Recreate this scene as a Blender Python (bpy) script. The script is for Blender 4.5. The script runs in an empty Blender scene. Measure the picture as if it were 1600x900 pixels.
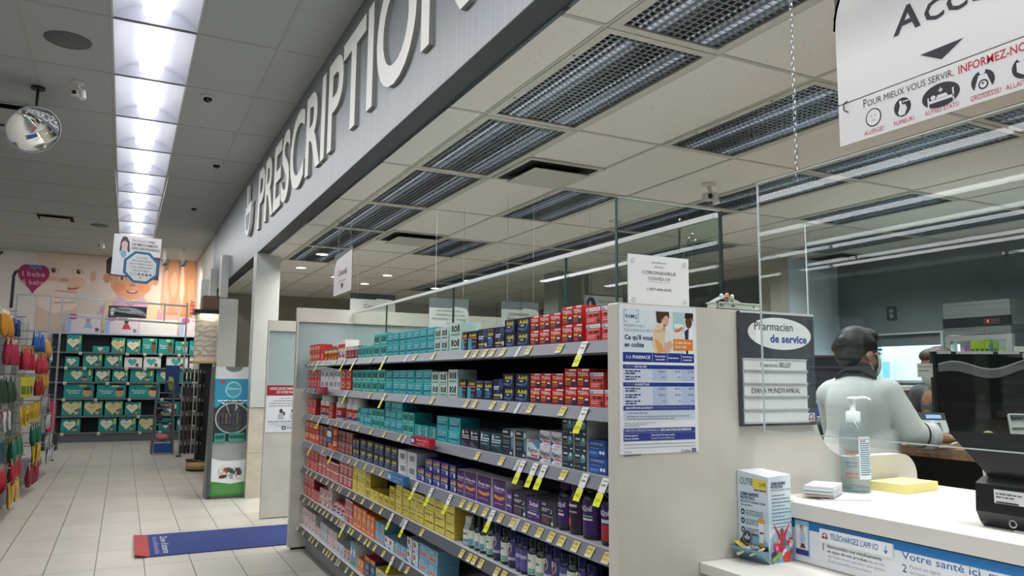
import bpy, bmesh, math, random
from mathutils import Vector, Matrix
random.seed(7)
S = bpy.context.scene
COL = S.collection
PI = math.pi
EYE = 1.43                      # camera height; also the datum the heights below were measured from

# ---------------------------------------------------------------- camera
FPX, YAW, PITCH, ROLL = 1193.6, 0.467, 0.118, 0.009
def camera():
    cy, sy, cp, sp = math.cos(YAW), math.sin(YAW), math.cos(PITCH), math.sin(PITCH)
    fwd = Vector((sy*cp, cy*cp, sp)); right = Vector((cy, -sy, 0)); up = right.cross(fwd)
    r = math.cos(ROLL)*right + math.sin(ROLL)*up
    u = -math.sin(ROLL)*right + math.cos(ROLL)*up
    cam = bpy.data.cameras.new('camera'); ob = bpy.data.objects.new('camera', cam); COL.objects.link(ob)
    cam.sensor_width = 36; cam.lens = FPX/1600*36; cam.clip_start = .02; cam.clip_end = 200
    m = Matrix((r, u, -fwd)).transposed().to_4x4(); m.translation = (0, 0, EYE)
    ob.matrix_world = m; S.camera = ob
camera()

# ---------------------------------------------------------------- exposure, world, sun
S.view_settings.view_transform = 'Standard'; S.view_settings.look = 'None'
S.view_settings.gamma = 1; S.view_settings.use_curve_mapping = False
S.view_settings.exposure = 0.0
S.cycles.use_denoising = True
S.cycles.max_bounces = 8; S.cycles.diffuse_bounces = 4; S.cycles.glossy_bounces = 4
S.cycles.transmission_bounces = 6; S.cycles.transparent_max_bounces = 16
S.cycles.caustics_reflective = False; S.cycles.caustics_refractive = False
S.cycles.sample_clamp_indirect = 4.0
W = bpy.data.worlds.new('world'); S.world = W; W.use_nodes = True
W.node_tree.nodes['Background'].inputs[0].default_value = (.72, .92, 1, 1)
W.node_tree.nodes['Background'].inputs[1].default_value = 28.0      # daylight outside the back window
PHARM_W = 17.0       # watts of each louvred ceiling light
STORE_E = 3.2
STORE_W = 10.5      # watts each shop ceiling light throws down       # emission of the shop's ceiling light lenses
OFF_E = 8.0

# ---------------------------------------------------------------- materials
def lin(c):
    c = c.lstrip('#'); v = [int(c[i:i+2], 16)/255 for i in (0, 2, 4)]
    return tuple((x/12.92 if x <= .04045 else ((x+.055)/1.055)**2.4) for x in v) + (1,)
_M = {}
def M(hexc, rough=.5, metal=0., emit=0., coat=0., alpha=1.):
    k = (hexc, rough, metal, emit, coat, alpha)
    if k in _M: return _M[k]
    m = bpy.data.materials.new('surface_%s_%d' % (hexc.strip('#'), len(_M))); m.use_nodes = True
    b = m.node_tree.nodes['Principled BSDF']
    b.inputs['Base Color'].default_value = lin(hexc); b.inputs['Roughness'].default_value = rough
    b.inputs['Metallic'].default_value = metal
    if emit:
        b.inputs['Emission Color'].default_value = lin(hexc); b.inputs['Emission Strength'].default_value = emit
    if coat: b.inputs['Coat Weight'].default_value = coat; b.inputs['Coat Roughness'].default_value = .08
    if alpha < 1: b.inputs['Alpha'].default_value = alpha
    _M[k] = m
    return m
def nodes(name):
    m = bpy.data.materials.new(name); m.use_nodes = True
    t = m.node_tree; return m, t, t.nodes, t.links, t.nodes['Principled BSDF']
def N(t, typ, **kw):
    n = t.nodes.new(typ)
    for k, v in kw.items():
        if k in n.inputs: n.inputs[k].default_value = v
        else: setattr(n, k, v)
    return n
def noisy(name, c1, c2, scale, rough, stretch=(1, 1, 1), metal=0., bump=0., detail=3):
    m, t, n, l, b = nodes(name)
    tc = n.new('ShaderNodeTexCoord'); mp = N(t, 'ShaderNodeMapping'); mp.inputs['Scale'].default_value = stretch
    l.new(tc.outputs['Object'], mp.inputs[0])
    nz = N(t, 'ShaderNodeTexNoise', Scale=scale, Detail=detail); l.new(mp.outputs[0], nz.inputs['Vector'])
    mx = n.new('ShaderNodeValToRGB'); mx.color_ramp.elements[0].color = lin(c1); mx.color_ramp.elements[1].color = lin(c2)
    mx.color_ramp.elements[0].position = .35; mx.color_ramp.elements[1].position = .65
    l.new(nz.outputs[0], mx.inputs[0]); l.new(mx.outputs[0], b.inputs['Base Color'])
    b.inputs['Roughness'].default_value = rough; b.inputs['Metallic'].default_value = metal
    if bump:
        bp = N(t, 'ShaderNodeBump', Strength=bump, Distance=.002); l.new(nz.outputs[0], bp.inputs['Height']); l.new(bp.outputs[0], b.inputs['Normal'])
    return m
def floor_mat():
    m, t, n, l, b = nodes('floor_tiles')
    tc = n.new('ShaderNodeTexCoord'); mp = N(t, 'ShaderNodeMapping'); mp.inputs['Rotation'].default_value = (0, 0, PI/2)
    mp.inputs['Location'].default_value = (0, .10, 0)
    l.new(tc.outputs['Object'], mp.inputs[0])
    br = n.new('ShaderNodeTexBrick'); l.new(mp.outputs[0], br.inputs['Vector'])
    br.offset = .0; br.squash = 1
    br.inputs['Scale'].default_value = 1; br.inputs['Mortar Size'].default_value = .0035; br.inputs['Mortar Smooth'].default_value = .2
    br.inputs['Brick Width'].default_value = .66; br.inputs['Row Height'].default_value = .329
    br.inputs['Color1'].default_value = lin('#cdc9c0'); br.inputs['Color2'].default_value = lin('#c6c2b8'); br.inputs['Mortar'].default_value = lin('#55524c')
    # joints running across the aisle are filled in nearly the colour of the tile
    sx = n.new('ShaderNodeSeparateXYZ'); l.new(tc.outputs['Object'], sx.inputs[0])
    nz = N(t, 'ShaderNodeTexNoise', Scale=2.2, Detail=4); l.new(tc.outputs['Object'], nz.inputs['Vector'])
    mx = n.new('ShaderNodeMix'); mx.data_type = 'RGBA'; mx.blend_type = 'MULTIPLY'; mx.inputs[0].default_value = .25
    l.new(br.outputs[0], mx.inputs[6]); l.new(nz.outputs[0], mx.inputs[7]); l.new(mx.outputs[2], b.inputs['Base Color'])
    b.inputs['Roughness'].default_value = .34; b.inputs['IOR'].default_value = 1.4
    return m
def ceil_mat(name, c1, c2):
    m, t, n, l, b = nodes(name)
    tc = n.new('ShaderNodeTexCoord')
    nz = N(t, 'ShaderNodeTexNoise', Scale=70, Detail=4, Roughness=.7); l.new(tc.outputs['Object'], nz.inputs['Vector'])
    r = n.new('ShaderNodeValToRGB'); r.color_ramp.elements[0].position = .30; r.color_ramp.elements[1].position = .42
    r.color_ramp.elements[0].color = lin(c1); r.color_ramp.elements[1].color = lin(c2)
    l.new(nz.outputs[0], r.inputs[0]); l.new(r.outputs[0], b.inputs['Base Color'])
    bp = N(t, 'ShaderNodeBump', Strength=.35, Distance=.004); l.new(nz.outputs[0], bp.inputs['Height']); l.new(bp.outputs[0], b.inputs['Normal'])
    b.inputs['Roughness'].default_value = .95; b.inputs['Specular IOR Level'].default_value = .1
    return m
def glass_mat(name, tint='#f2f7f5', f0=.045, rough=0.0, haze=0.0, hazecol='#8a9a9c'):
    m = bpy.data.materials.new(name); m.use_nodes = True; t = m.node_tree; n = t.nodes; l = t.links; n.clear()
    o = n.new('ShaderNodeOutputMaterial'); tr = n.new('ShaderNodeBsdfTransparent'); tr.inputs[0].default_value = lin(tint)
    gl = n.new('ShaderNodeBsdfGlossy'); gl.inputs['Roughness'].default_value = rough; gl.inputs[0].default_value = (1, 1, 1, 1)
    lw = n.new('ShaderNodeLayerWeight'); lw.inputs[0].default_value = .5
    pw = n.new('ShaderNodeMath'); pw.operation = 'POWER'; pw.inputs[1].default_value = 4.0; l.new(lw.outputs['Facing'], pw.inputs[0])
    ma = n.new('ShaderNodeMath'); ma.operation = 'MULTIPLY_ADD'; ma.inputs[1].default_value = .5; ma.inputs[2].default_value = f0/2; l.new(pw.outputs[0], ma.inputs[0])
    mx = n.new('ShaderNodeMixShader'); l.new(ma.outputs[0], mx.inputs[0]); l.new(tr.outputs[0], mx.inputs[1]); l.new(gl.outputs[0], mx.inputs[2])
    last = mx
    if haze:
        d = n.new('ShaderNodeBsdfDiffuse'); d.inputs[0].default_value = lin(hazecol)
        m2 = n.new('ShaderNodeMixShader'); m2.inputs[0].default_value = haze; l.new(mx.outputs[0], m2.inputs[1]); l.new(d.outputs[0], m2.inputs[2]); last = m2
    l.new(last.outputs[0], o.inputs[0]); return m

FLOOR = floor_mat()
CEIL = ceil_mat('shop_ceiling_tile', '#9da2a2', '#babfbf')
CEILP = ceil_mat('pharmacy_ceiling_tile', '#bcbcb6', '#dcdcd8')
GRID = M('#aeb0aa', .5)
BULK = noisy('brushed_grey_laminate', '#7f8589', '#878d91', 3.0, .38, (1, 10, .3), metal=.3)
WHITE = M('#dcdbd4', .42); OFFW = M('#c9c7be', .5); WALLW = M('#d6d3ca', .8)
PANELW = noisy('cream_melamine', '#c4c2b9', '#cbc9c0', 6, .38)
DARK = M('#1c1f24', .45); STEEL = M('#a9acac', .28, 1.); CHROME = M('#c8cacb', .12, 1.)
GLASS = glass_mat('clear_glass'); ACRYL = glass_mat('clear_acrylic', '#f3f6f6')
FROST = M('#9fb2b3', .35); WOOD = noisy('brown_wood', '#6b5138', '#8a6a4a', 3, .5, (1, 12, 12))

# ---------------------------------------------------------------- mesh building
_G = {}
def glyphs(s, bold=0., extr=0., res=2):
    k = (s, bold, extr, res)
    if k in _G: return _G[k]
    cu = bpy.data.curves.new('text', 'FONT'); cu.body = s; cu.size = 1; cu.offset = bold; cu.extrude = extr; cu.resolution_u = res
    ob = bpy.data.objects.new('text', cu); COL.objects.link(ob)
    ev = ob.evaluated_get(bpy.context.evaluated_depsgraph_get()); me = ev.to_mesh()
    v = [tuple(p.co) for p in me.vertices]; f = [tuple(p.vertices) for p in me.polygons]
    ev.to_mesh_clear(); bpy.data.objects.remove(ob); bpy.data.curves.remove(cu)
    x0 = min((p[0] for p in v), default=0); x1 = max((p[0] for p in v), default=1)
    _G[k] = (v, f, x0, x1)
    return _G[k]
CAP = max(p[1] for p in glyphs('H')[0])
class F:                                             # a painted plane: origin, right, up
    def __init__(s, o, u, v):
        s.o = Vector(o); s.u = Vector(u).normalized(); s.v = Vector(v).normalized(); s.n = s.u.cross(s.v)
    def p(s, a, b, c=0.): return s.o + s.u*a + s.v*b + s.n*c
class MB:
    def __init__(s): s.v = []; s.f = []; s.m = []; s.mats = []; s.sm = []
    def mi(s, m):
        if m not in s.mats: s.mats.append(m)
        return s.mats.index(m)
    def add(s, vs, fs, mat, smooth=False):
        o = len(s.v); s.v += [tuple(p) for p in vs]; i = s.mi(mat)
        for f in fs: s.f.append(tuple(o+j for j in f)); s.m.append(i); s.sm.append(smooth)
        return s
    def box(s, a, b, mat, bev=0.):
        x0, y0, z0 = [min(p, q) for p, q in zip(a, b)]; x1, y1, z1 = [max(p, q) for p, q in zip(a, b)]
        if bev:
            bm = bmesh.new(); bmesh.ops.create_cube(bm, size=1)
            for v in bm.verts: v.co = ((v.co.x+.5)*(x1-x0)+x0, (v.co.y+.5)*(y1-y0)+y0, (v.co.z+.5)*(z1-z0)+z0)
            bmesh.ops.bevel(bm, geom=bm.edges[:], offset=bev, segments=2, profile=.5, affect='EDGES')
            s.bm(bm, mat); return s
        V = [(x0, y0, z0), (x1, y0, z0), (x1, y1, z0), (x0, y1, z0), (x0, y0, z1), (x1, y0, z1), (x1, y1, z1), (x0, y1, z1)]
        s.add(V, [(0, 3, 2, 1), (4, 5, 6, 7), (0, 1, 5, 4), (1, 2, 6, 5), (2, 3, 7, 6), (3, 0, 4, 7)], mat); return s
    def bm(s, bm, mat, smooth=False, mx=None):
        if mx: bm.transform(mx)
        bm.verts.index_update(); s.add([v.co[:] for v in bm.verts], [[v.index for v in f.verts] for f in bm.faces], mat, smooth); bm.free(); return s
    def fbox(s, fr, u0, v0, u1, v1, d0, d1, mat):        # box in a frame
        V = [fr.p(u, v, d) for d in (d0, d1) for u, v in ((u0, v0), (u1, v0), (u1, v1), (u0, v1))]
        s.add(V, [(0, 3, 2, 1), (4, 5, 6, 7), (0, 1, 5, 4), (1, 2, 6, 5), (2, 3, 7, 6), (3, 0, 4, 7)], mat); return s
    def rect(s, fr, u0, v0, u1, v1, mat, lift=.0005): s.add([fr.p(u0, v0, lift), fr.p(u1, v0, lift), fr.p(u1, v1, lift), fr.p(u0, v1, lift)], [(0, 1, 2, 3)], mat); return s
    def poly(s, fr, pts, mat, lift=.0005):
        if sum(a[0]*b[1]-b[0]*a[1] for a, b in zip(pts, pts[1:]+pts[:1])) < 0: pts = pts[::-1]
        s.add([fr.p(a, b, lift) for a, b in pts], [tuple(range(len(pts)))], mat); return s
    def ell(s, fr, cu, cv, ru, rv, mat, lift=.0005, n=24, a0=0, a1=2*PI, rot=0.):
        c, d = math.cos(rot), math.sin(rot); full = abs(a1-a0-2*PI) < 1e-6
        P = []
        for i in range(n if full else n+1):
            a = a0+(a1-a0)*i/n; x, y = ru*math.cos(a), rv*math.sin(a); P.append((cu+x*c-y*d, cv+x*d+y*c))
        s.add([fr.p(a, b, lift) for a, b in P], [tuple(range(len(P)))], mat); return s
    def ring(s, fr, cu, cv, ru, rv, w, mat, lift=.0005, n=32, a0=0, a1=2*PI):
        V = []; 
        for i in range(n+1):
            a = a0+(a1-a0)*i/n; V += [fr.p(cu+(ru-w)*math.cos(a), cv+(rv-w)*math.sin(a), lift), fr.p(cu+ru*math.cos(a), cv+rv*math.sin(a), lift)]
        s.add(V, [(2*i, 2*i+1, 2*i+3, 2*i+2) for i in range(n)], mat); return s
    def txt(s, fr, t, u, v, h, mat, w=None, al='l', bold=0., shear=0., lift=.0008, cond=1., extr=0., res=2):
        V, Fc, x0, x1 = glyphs(t, bold, extr, res)
        if not V: return s
        sy = h/CAP; sx = sy*cond
        if w: sx = w/max(1e-6, x1-x0)
        off = {'l': 0, 'c': -(x1-x0)*sx/2, 'r': -(x1-x0)*sx}[al]
        s.add([fr.p(u+off+(p[0]-x0)*sx+shear*p[1]*sy, v+p[1]*sy, lift+p[2]) for p in V], Fc, mat); return s
    def greek(s, fr, u0, v, u1, h, mat, lift=.0008, seed=1, fill=1.):     # a line too small to read
        r = random.Random(seed*7919+int(abs(u0*1000))+int(abs(v*3000))); u = u0; end = u0+(u1-u0)*fill
        while u < end-h*.5:
            w = min(end-u, h*r.uniform(1.2, 4.5)); s.rect(fr, u, v, u+w, v+h*r.uniform(.75, 1), mat, lift); u += w+h*.55
        return s
    def cyl(s, p0, p1, r0, mat, r1=None, n=16, caps=True, smooth=True):
        p0, p1 = Vector(p0), Vector(p1); r1 = r0 if r1 is None else r1
        d = (p1-p0).normalized(); a = d.orthogonal().normalized(); b = d.cross(a)
        V = []
        for p, r in ((p0, r0), (p1, r1)):
            for i in range(n): V.append(p+r*(math.cos(2*PI*i/n)*a+math.sin(2*PI*i/n)*b))
        s.add(V, [(i, (i+1) % n, n+(i+1) % n, n+i) for i in range(n)], mat, smooth)
        if caps: s.add(V[:n], [tuple(range(n))[::-1]], mat); s.add(V[n:], [tuple(range(n))], mat)
        return s
    def tube(s, path, r, mat, n=8):
        for a, b in zip(path, path[1:]): s.cyl(a, b, r, mat, n=n)
        return s
    def lathe(s, prof, o, mat, n=20, fr=None, a0=0., a1=2*PI, smooth=True):   # prof [(r,z)]
        o = Vector(o); X, Y, Z = (Vector((1, 0, 0)), Vector((0, 1, 0)), Vector((0, 0, 1))) if fr is None else fr
        full = abs(a1-a0-2*PI) < 1e-6; k = n if full else n+1
        V = [o+X*(r*math.cos(a0+(a1-a0)*i/n))+Y*(r*math.sin(a0+(a1-a0)*i/n))+Z*z for r, z in prof for i in range(k)]
        Fc = []
        for j in range(len(prof)-1):
            for i in range(n):
                q = (i+1) % k if full else i+1
                Fc.append((j*k+i, j*k+q, (j+1)*k+q, (j+1)*k+i))
        s.add(V, Fc, mat, smooth); return s
    def sphere(s, c, r, mat, n=16, rot=None):
        bm = bmesh.new(); bmesh.ops.create_uvsphere(bm, u_segments=n, v_segments=max(6, n//2), radius=1)
        r = (r, r, r) if not isinstance(r, tuple) else r
        mx = Matrix.Translation(Vector(c)) @ ((rot or Matrix()).to_4x4()) @ Matrix.Diagonal((*r, 1)); return s.bm(bm, mat, True, mx)
    def build(s, name, parent=None, loc=None):
        me = bpy.data.meshes.new(name); me.from_pydata(s.v, [], s.f)
        for m in s.mats: me.materials.append(m)
        if s.f:
            me.polygons.foreach_set('material_index', s.m); me.polygons.foreach_set('use_smooth', s.sm)
        me.update(); ob = bpy.data.objects.new(name, me); COL.objects.link(ob)
        if parent: ob.parent = parent
        if loc: ob.location = loc
        return ob
def tag(o, label, cat, group=None):
    o['label'] = label; o['category'] = cat
    if group: o['group'] = group
    return o
def struct(o): o['kind'] = 'structure'; return o
def thing(name, label, cat, loc=(0, 0, 0), rz=0., group=None):
    o = bpy.data.objects.new(name, None); COL.objects.link(o); o.location = loc; o.rotation_euler = (0, 0, rz); o.empty_display_size = .05
    return tag(o, label, cat, group)
def dup(o, loc=None, rz=None, label=None):
    c = o.copy(); COL.objects.link(c)
    if loc: c.location = loc
    if rz is not None: c.rotation_euler = (0, 0, rz)
    if label: c['label'] = label
    for ch in list(o.children):
        k = ch.copy(); COL.objects.link(k); k.parent = c
        for g in list(ch.children): h = g.copy(); COL.objects.link(h); h.parent = k
    return c
def nth(i): return ['first', 'second', 'third', 'fourth', 'fifth', 'sixth', 'seventh', 'eighth', 'ninth', 'tenth', '11th', '12th', '13th', '14th', '15th', '16th', '17th', '18th', '19th', '20th', '21st', '22nd', '23rd', '24th'][i]
def FX(x, y, z): return F((x, y, z), (0, -1, 0), (0, 0, 1))      # facing -X, the aisle
def FY(x, y, z): return F((x, y, z), (1, 0, 0), (0, 0, 1))       # facing -Y, towards the camera

# ================================================================ the setting
ZL, ZP = 4.10, 2.907            # shop ceiling, pharmacy ceiling
XB = 1.37                       # face of the grey bulkhead
struct(MB().box((-13, -7, -.1), (8.2, 19.5, 0), FLOOR).build('floor'))
struct(MB().box((2.75, -4, 0), (7.93, 14.4, .12), M('#6f6a60', .5)).build('floor_platform'))
# shop ceiling, tile by tile so the lights sit in real openings
GX, GY = -.246, 6.239
def ceiling(name, x_lines, y0, y1, z, mat, skip):
    mb = MB(); ks = range(int(math.floor((y0-skip[1])/1.22)), int(math.ceil((y1-skip[1])/1.22)))
    for a, b in zip(x_lines, x_lines[1:]):
        for k in ks:
            ya, yb = max(y0, skip[1]+1.22*k), min(y1, skip[1]+1.22*(k+1))
            if yb <= ya or skip[0](round((a+b)/2, 3), k): continue
            mb.add([(a, ya, z), (b, ya, z), (b, yb, z), (a, yb, z)], [(0, 3, 2, 1)], mat)
    return struct(mb.build(name))
XL = [-12.98]+[round(GX+.61*i, 3) for i in range(-20, 3)]+[XB+.02]
ceiling('ceiling_shop', XL, -7, 19.4, ZL, CEIL, (lambda x, k: abs(x-(GX+.305)) < .02 and -9 <= k < 10, GY))
g = MB()
for x in XL[1:-1]: g.box((x-.012, -7, ZL-.004), (x+.012, 19.4, ZL+.03), GRID)
for k in range(-11, 11): g.box((-12.98, GY+1.22*k-.012, ZL-.0035), (XB, GY+1.22*k+.012, ZL+.03), GRID)
struct(g.build('ceiling_grid_shop'))
PX, PY = 1.723, 2.554
XP = [XB+.14]+[round(PX+.61*i, 3) for i in range(0, 11)]+[8.0]
LIGHTS = [(0, k) for k in range(-3, 6)]+[(2, k) for k in (-2, 0, 2, 4)]+[(4, k) for k in range(-3, 8)]+[(6, k) for k in (-1, 1, 3)]+[(8, k) for k in range(-3, 3)]
OPEN = set((round(PX+.61*i+.305, 2), k) for i, k in LIGHTS)
ceiling('ceiling_pharmacy', XP, -5, 14.4, ZP, CEILP, (lambda x, k: (round(x, 2), k) in OPEN, PY))
g = MB()
for x in XP[1:-1]: g.box((x-.012, -5, ZP-.004), (x+.012, 14.4, ZP+.03), GRID)
for k in range(-7, 10): g.box((XB+.14, PY+1.22*k-.012, ZP-.0035), (8, PY+1.22*k+.012, ZP+.03), GRID)
struct(g.build('ceiling_grid_pharmacy'))
struct(MB().box((1.4, -7, ZL+.25), (8.2, 19.5, ZL+.4), DARK).box((-13.2, -7, ZL+.25), (1.4, 19.5, ZL+.4), DARK).build('roof'))
# walls
mb = MB(); mb.box((-13, 19.4, 0), (1.5, 19.6, ZL+.3), WALLW); struct(mb.build('wall_back_shop'))
struct(MB().box((-13.2, -7, 0), (-13, 19.6, ZL+.3), M('#77787a', .8)).build('wall_left'))
for i, x in enumerate((-3.9, -6.6, -9.4)):  # dark runs out of view, added to darken what the acrylic reflects
    t = thing('added_shelving', 'unseen dark shelving run, %s one left of the aisle, added to darken the acrylic reflection' % nth(i), 'shelves', (x, 0, 0), 0, 'added shelving runs left of the aisle')
    MB().box((-.04, -3, .1), (.04, 13, 1.95), M('#2c2e33', .6)).build('back_panel', t); MB().box((-.42, -3, 0), (.42, 13, .15), M('#3a3c40', .6)).build('base', t)
    for z in (.5, .85, 1.2, 1.55): MB().box((-.4, -3, z), (.4, 13, z+.03), M('#6a6c70', .5)).build('shelf', t)
struct(MB().box((-13.2, -7.2, 0), (8.2, -7, ZL+.3), WALLW).build('wall_behind_camera'))
struct(MB().box((1.5, -5.2, 0), (8.2, -5, ZL), M('#8a8d8c', .8)).build('wall_pharmacy_front'))
FARW = noisy('far_wall_paint', '#8b8c84', '#92938b', 2, .85)
struct(MB().box((1.4, 14.4, 0), (8.2, 14.6, ZL+.3), FARW).build('wall_far_pharmacy'))
struct(MB().box((1.4, 14.6, 0), (1.5, 19.6, ZL+.3), WALLW).build('wall_shop_corner'))
# right wall with its window opening
RW = noisy('blue_grey_wall_paint', '#70797d', '#788185', 2, .7); XR = 7.93
wy0, wy1, wz0, wz1 = 5.33, 6.22, 1.45, 1.97
mb = MB(); mb.box((XR, -5, 0), (XR+.2, wy0, ZP+.3), RW).box((XR, wy1, 0), (XR+.2, 14.5, ZP+.3), RW).box((XR, wy0, 0), (XR+.2, wy1, wz0), RW).box((XR, wy0, wz1), (XR+.2, wy1, ZP+.3), RW)
struct(mb.build('wall_right'))
mb = MB(); fw = M('#c4ccd0', .4)
for a, b in (((XR-.012, wy0-.04, wz1), (XR+.04, wy1+.04, wz1+.02)), ((XR-.012, wy0-.03, wz0-.03), (XR+.04, wy1+.03, wz0)), ((XR-.01, wy0-.03, wz0), (XR+.04, wy0, wz1)), ((XR-.01, wy1, wz0), (XR+.04, wy1+.03, wz1))): mb.box(a, b, fw)
win = struct(mb.build('window_1'))
MB().box((XR+.10, wy0, wz0), (XR+.106, wy1, wz1), GLASS).build('pane', win)
MB().box((XR+.03, wy0, wz1-.13), (XR+.04, wy1, wz1), M('#737d83', .7)).build('blind', win)
# the rendered house wall outside the window, lit by the sky
hw = noisy('white_stucco', '#cfd8dc', '#e6eef0', 60, .9, bump=.6)
t = thing('house', 'white rendered house wall with small window seen through the pharmacy window', 'house', (10.2, 7.0, 0))
MB().box((0, -3, 0), (.2, 6, 4.2), hw).build('wall', t)
fr = FX(-.01, 1.05, 1.30)
MB().fbox(fr, 0, 0, .42, .46, 0, .02, M('#dfe6ea', .4)).fbox(fr, .03, .03, .2, .43, .02, .024, M('#6f9cc4', .15)).fbox(fr, .22, .03, .39, .43, .02, .024, M('#7fa8c8', .15)).build('window', t)
struct(MB().box((8.2, -7, -.12), (24, 20, -.02), M('#8d8f8a', .9)).build('ground_outside'))
# corner piece of wall left of the window
struct(MB().box((7.05, 6.65, 0), (7.93, 6.8, ZP), M('#c6d6de', .7)).box((6.75, 6.62, 0), (7.05, 6.8, ZP), M('#aaa79a', .7)).build('wall_corner_pharmacy'))
struct(MB().box((5.25, 9.0, 0), (5.62, 9.4, ZP), M('#7d8784', .7)).build('column_pharmacy'))
struct(MB().box((5.80, 9.0, 0), (6.3, 9.2, ZP), M('#cfcec6', .7)).build('wall_screen_pharmacy'))
# bulkhead
struct(MB().box((XB, -5, 2.93), (XB+.14, 15.1, ZL+.05), BULK).box((XB+.001, -5, 2.925), (XB+.139, 15.1, 2.931), M('#2c3136', .5)).box((XB-.0006, 9.58, 2.93), (XB, 9.586, ZL), M('#4a4f53', .5)).build('wall_bulkhead'))
# pillars
PIL = noisy('white_pillar_laminate', '#b9bdbb', '#c3c7c5', 3, .4); TILE = noisy('beige_wall_tile', '#b8b2a4', '#c4beb0', 8, .35)
mb = MB().box((XB-.004, 9.62, 1.06), (XB+.28, 9.88, 2.925), PIL).box((XB-.006, 9.63, 0), (XB+.285, 9.9, 1.05), TILE)
for z in (.52, 1.05): mb.box((XB-.0065, 9.629, z), (XB+.286, 9.9, z+.006), M('#8d887c', .8))
struct(mb.build('pillar_near'))
for i, y in enumerate((12.5, 14.2, 15.9)):
    struct(MB().box((XB-.11, y, 0), (XB+.16, y+.25, 2.62), PIL).box((XB-.11, y+.003, 2.635), (XB-.001 if y < 15 else XB+.16, y+.25, 3.30), PIL).box((XB-.105, y+.006, 2.6), (XB+.155, y+.24, 2.64), M('#55585a', .6)).build('pillar_far'))
struct(MB().box((XB+.02, 9.9, 0), (XB+.1, 14.4, 1.0), M('#b5b3a8', .6)).build('wall_low_pharmacy'))

# ---------------------------------------------------------------- lights
def area(name, loc, sx, sy, w, spread, col=(1, 1, .975)):
    L = bpy.data.lights.new(name, 'AREA'); L.shape = 'RECTANGLE'; L.size = sx; L.size_y = sy; L.energy = w; L.color = col; L.spread = spread
    o = bpy.data.objects.new(name, L); COL.objects.link(o); o.location = loc; return o
# shop troffers: white basket lens between curved reflectors
REFL = M('#c9ccd6', .4); LENS = M('#fdfcff', .5, 0, STORE_E); GAP = M('#8b9096', .6)
def troffer():
    t = thing('ceiling_light', '', 'ceiling light', (GX+.305, 0, ZL))
    mb = MB(); n = 10; a, b, y0, y1 = .100, .29, .02, 1.2
    for sgn in (-1, 1):                                         # curved side reflectors
        P = [(sgn*(a*.6+(b-a*.6)*i/n), .004+.115*math.cos(PI/2*(i/n)**1.5)) for i in range(n+1)]
        V = [(x, y, z) for x, z in P for y in (y0, y1)]
        mb.add(V, [(2*i, 2*i+1, 2*i+3, 2*i+2) for i in range(n)], REFL, True)
    for y in (y0, y1): mb.add([(-b, y, .0), (b, y, .0), (b, y, .13), (-b, y, .13)], [(0, 1, 2, 3)], REFL)
    mb.box((-.295, .012, .13), (.295, 1.208, .14), REFL)
    mb.build('reflector', t)
    mb = MB(); n = 14; r = .098
    rings = [(y0+.02, .2), (y0+.05, .75), (y0+.10, 1), (y1-.10, 1), (y1-.05, .75), (y1-.02, .2)]
    V = [(r*k*math.cos(PI+2*PI*i/n), y, .052+r*.6*k*math.sin(PI+2*PI*i/n)) for y, k in rings for i in range(n+1)]
    mb.add(V, [(j*(n+1)+i, j*(n+1)+i+1, (j+1)*(n+1)+i+1, (j+1)*(n+1)+i) for j in range(len(rings)-1) for i in range(n)], LENS, True)
    mb.build('lens', t)
    mb = MB()
    for y in (.002, 1.208): mb.box((-.305, y, -.006), (.305, y+.010, .03), GAP)
    for x in (-.305, .29): mb.box((x, 0, -.005), (x+.015, 1.22, .03), M('#c9ccd2', .5))
    mb.build('frame', t)
    return t
T0 = troffer()
order = list(range(9, -10, -1))
for j, k in enumerate(order):
    o = T0 if j == 0 else dup(T0)
    area('lamp', (GX+.305, GY+1.22*k+.61, ZL-.02), .42, 1.1, STORE_W, PI, (1, 1, 1)); o.location = (GX+.305, GY+1.22*k, ZL); o['group'] = 'shop ceiling lights in one row'
    vis = [q for q in order if q <= 9]
    o['label'] = 'recessed shop ceiling light, %s from the far wall' % nth(j)
# the shop's other light rows, off to the left; only their reflections show
sl0 = None
for j, (x, y0, y1) in enumerate(((-4.4, -4, 18), (-6.4, -4, 18), (-8.5, -2, 18), (-10.6, -4, 18), (-2.25, -6, 5.0))):
    t = thing('strip_light', 'long shop strip light, %s row left of the aisle, mirrored in the acrylic' % nth(j), 'ceiling light', (x, 0, ZL-.009), 0, 'shop strip lights left of the aisle')
    MB().box((-.1, y0, -.03), (.1, y1, 0), REFL).build('body', t)
    mb = MB(); yy = y0+.02; L2 = M('#fdfcff', .5, 0, OFF_E)
    while yy < y1-.1: mb.box((-.09, yy, -.06), (.09, min(y1, yy+1.19)-.02, -.031), L2); yy += 1.22
    mb.build('lens', t)
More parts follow.
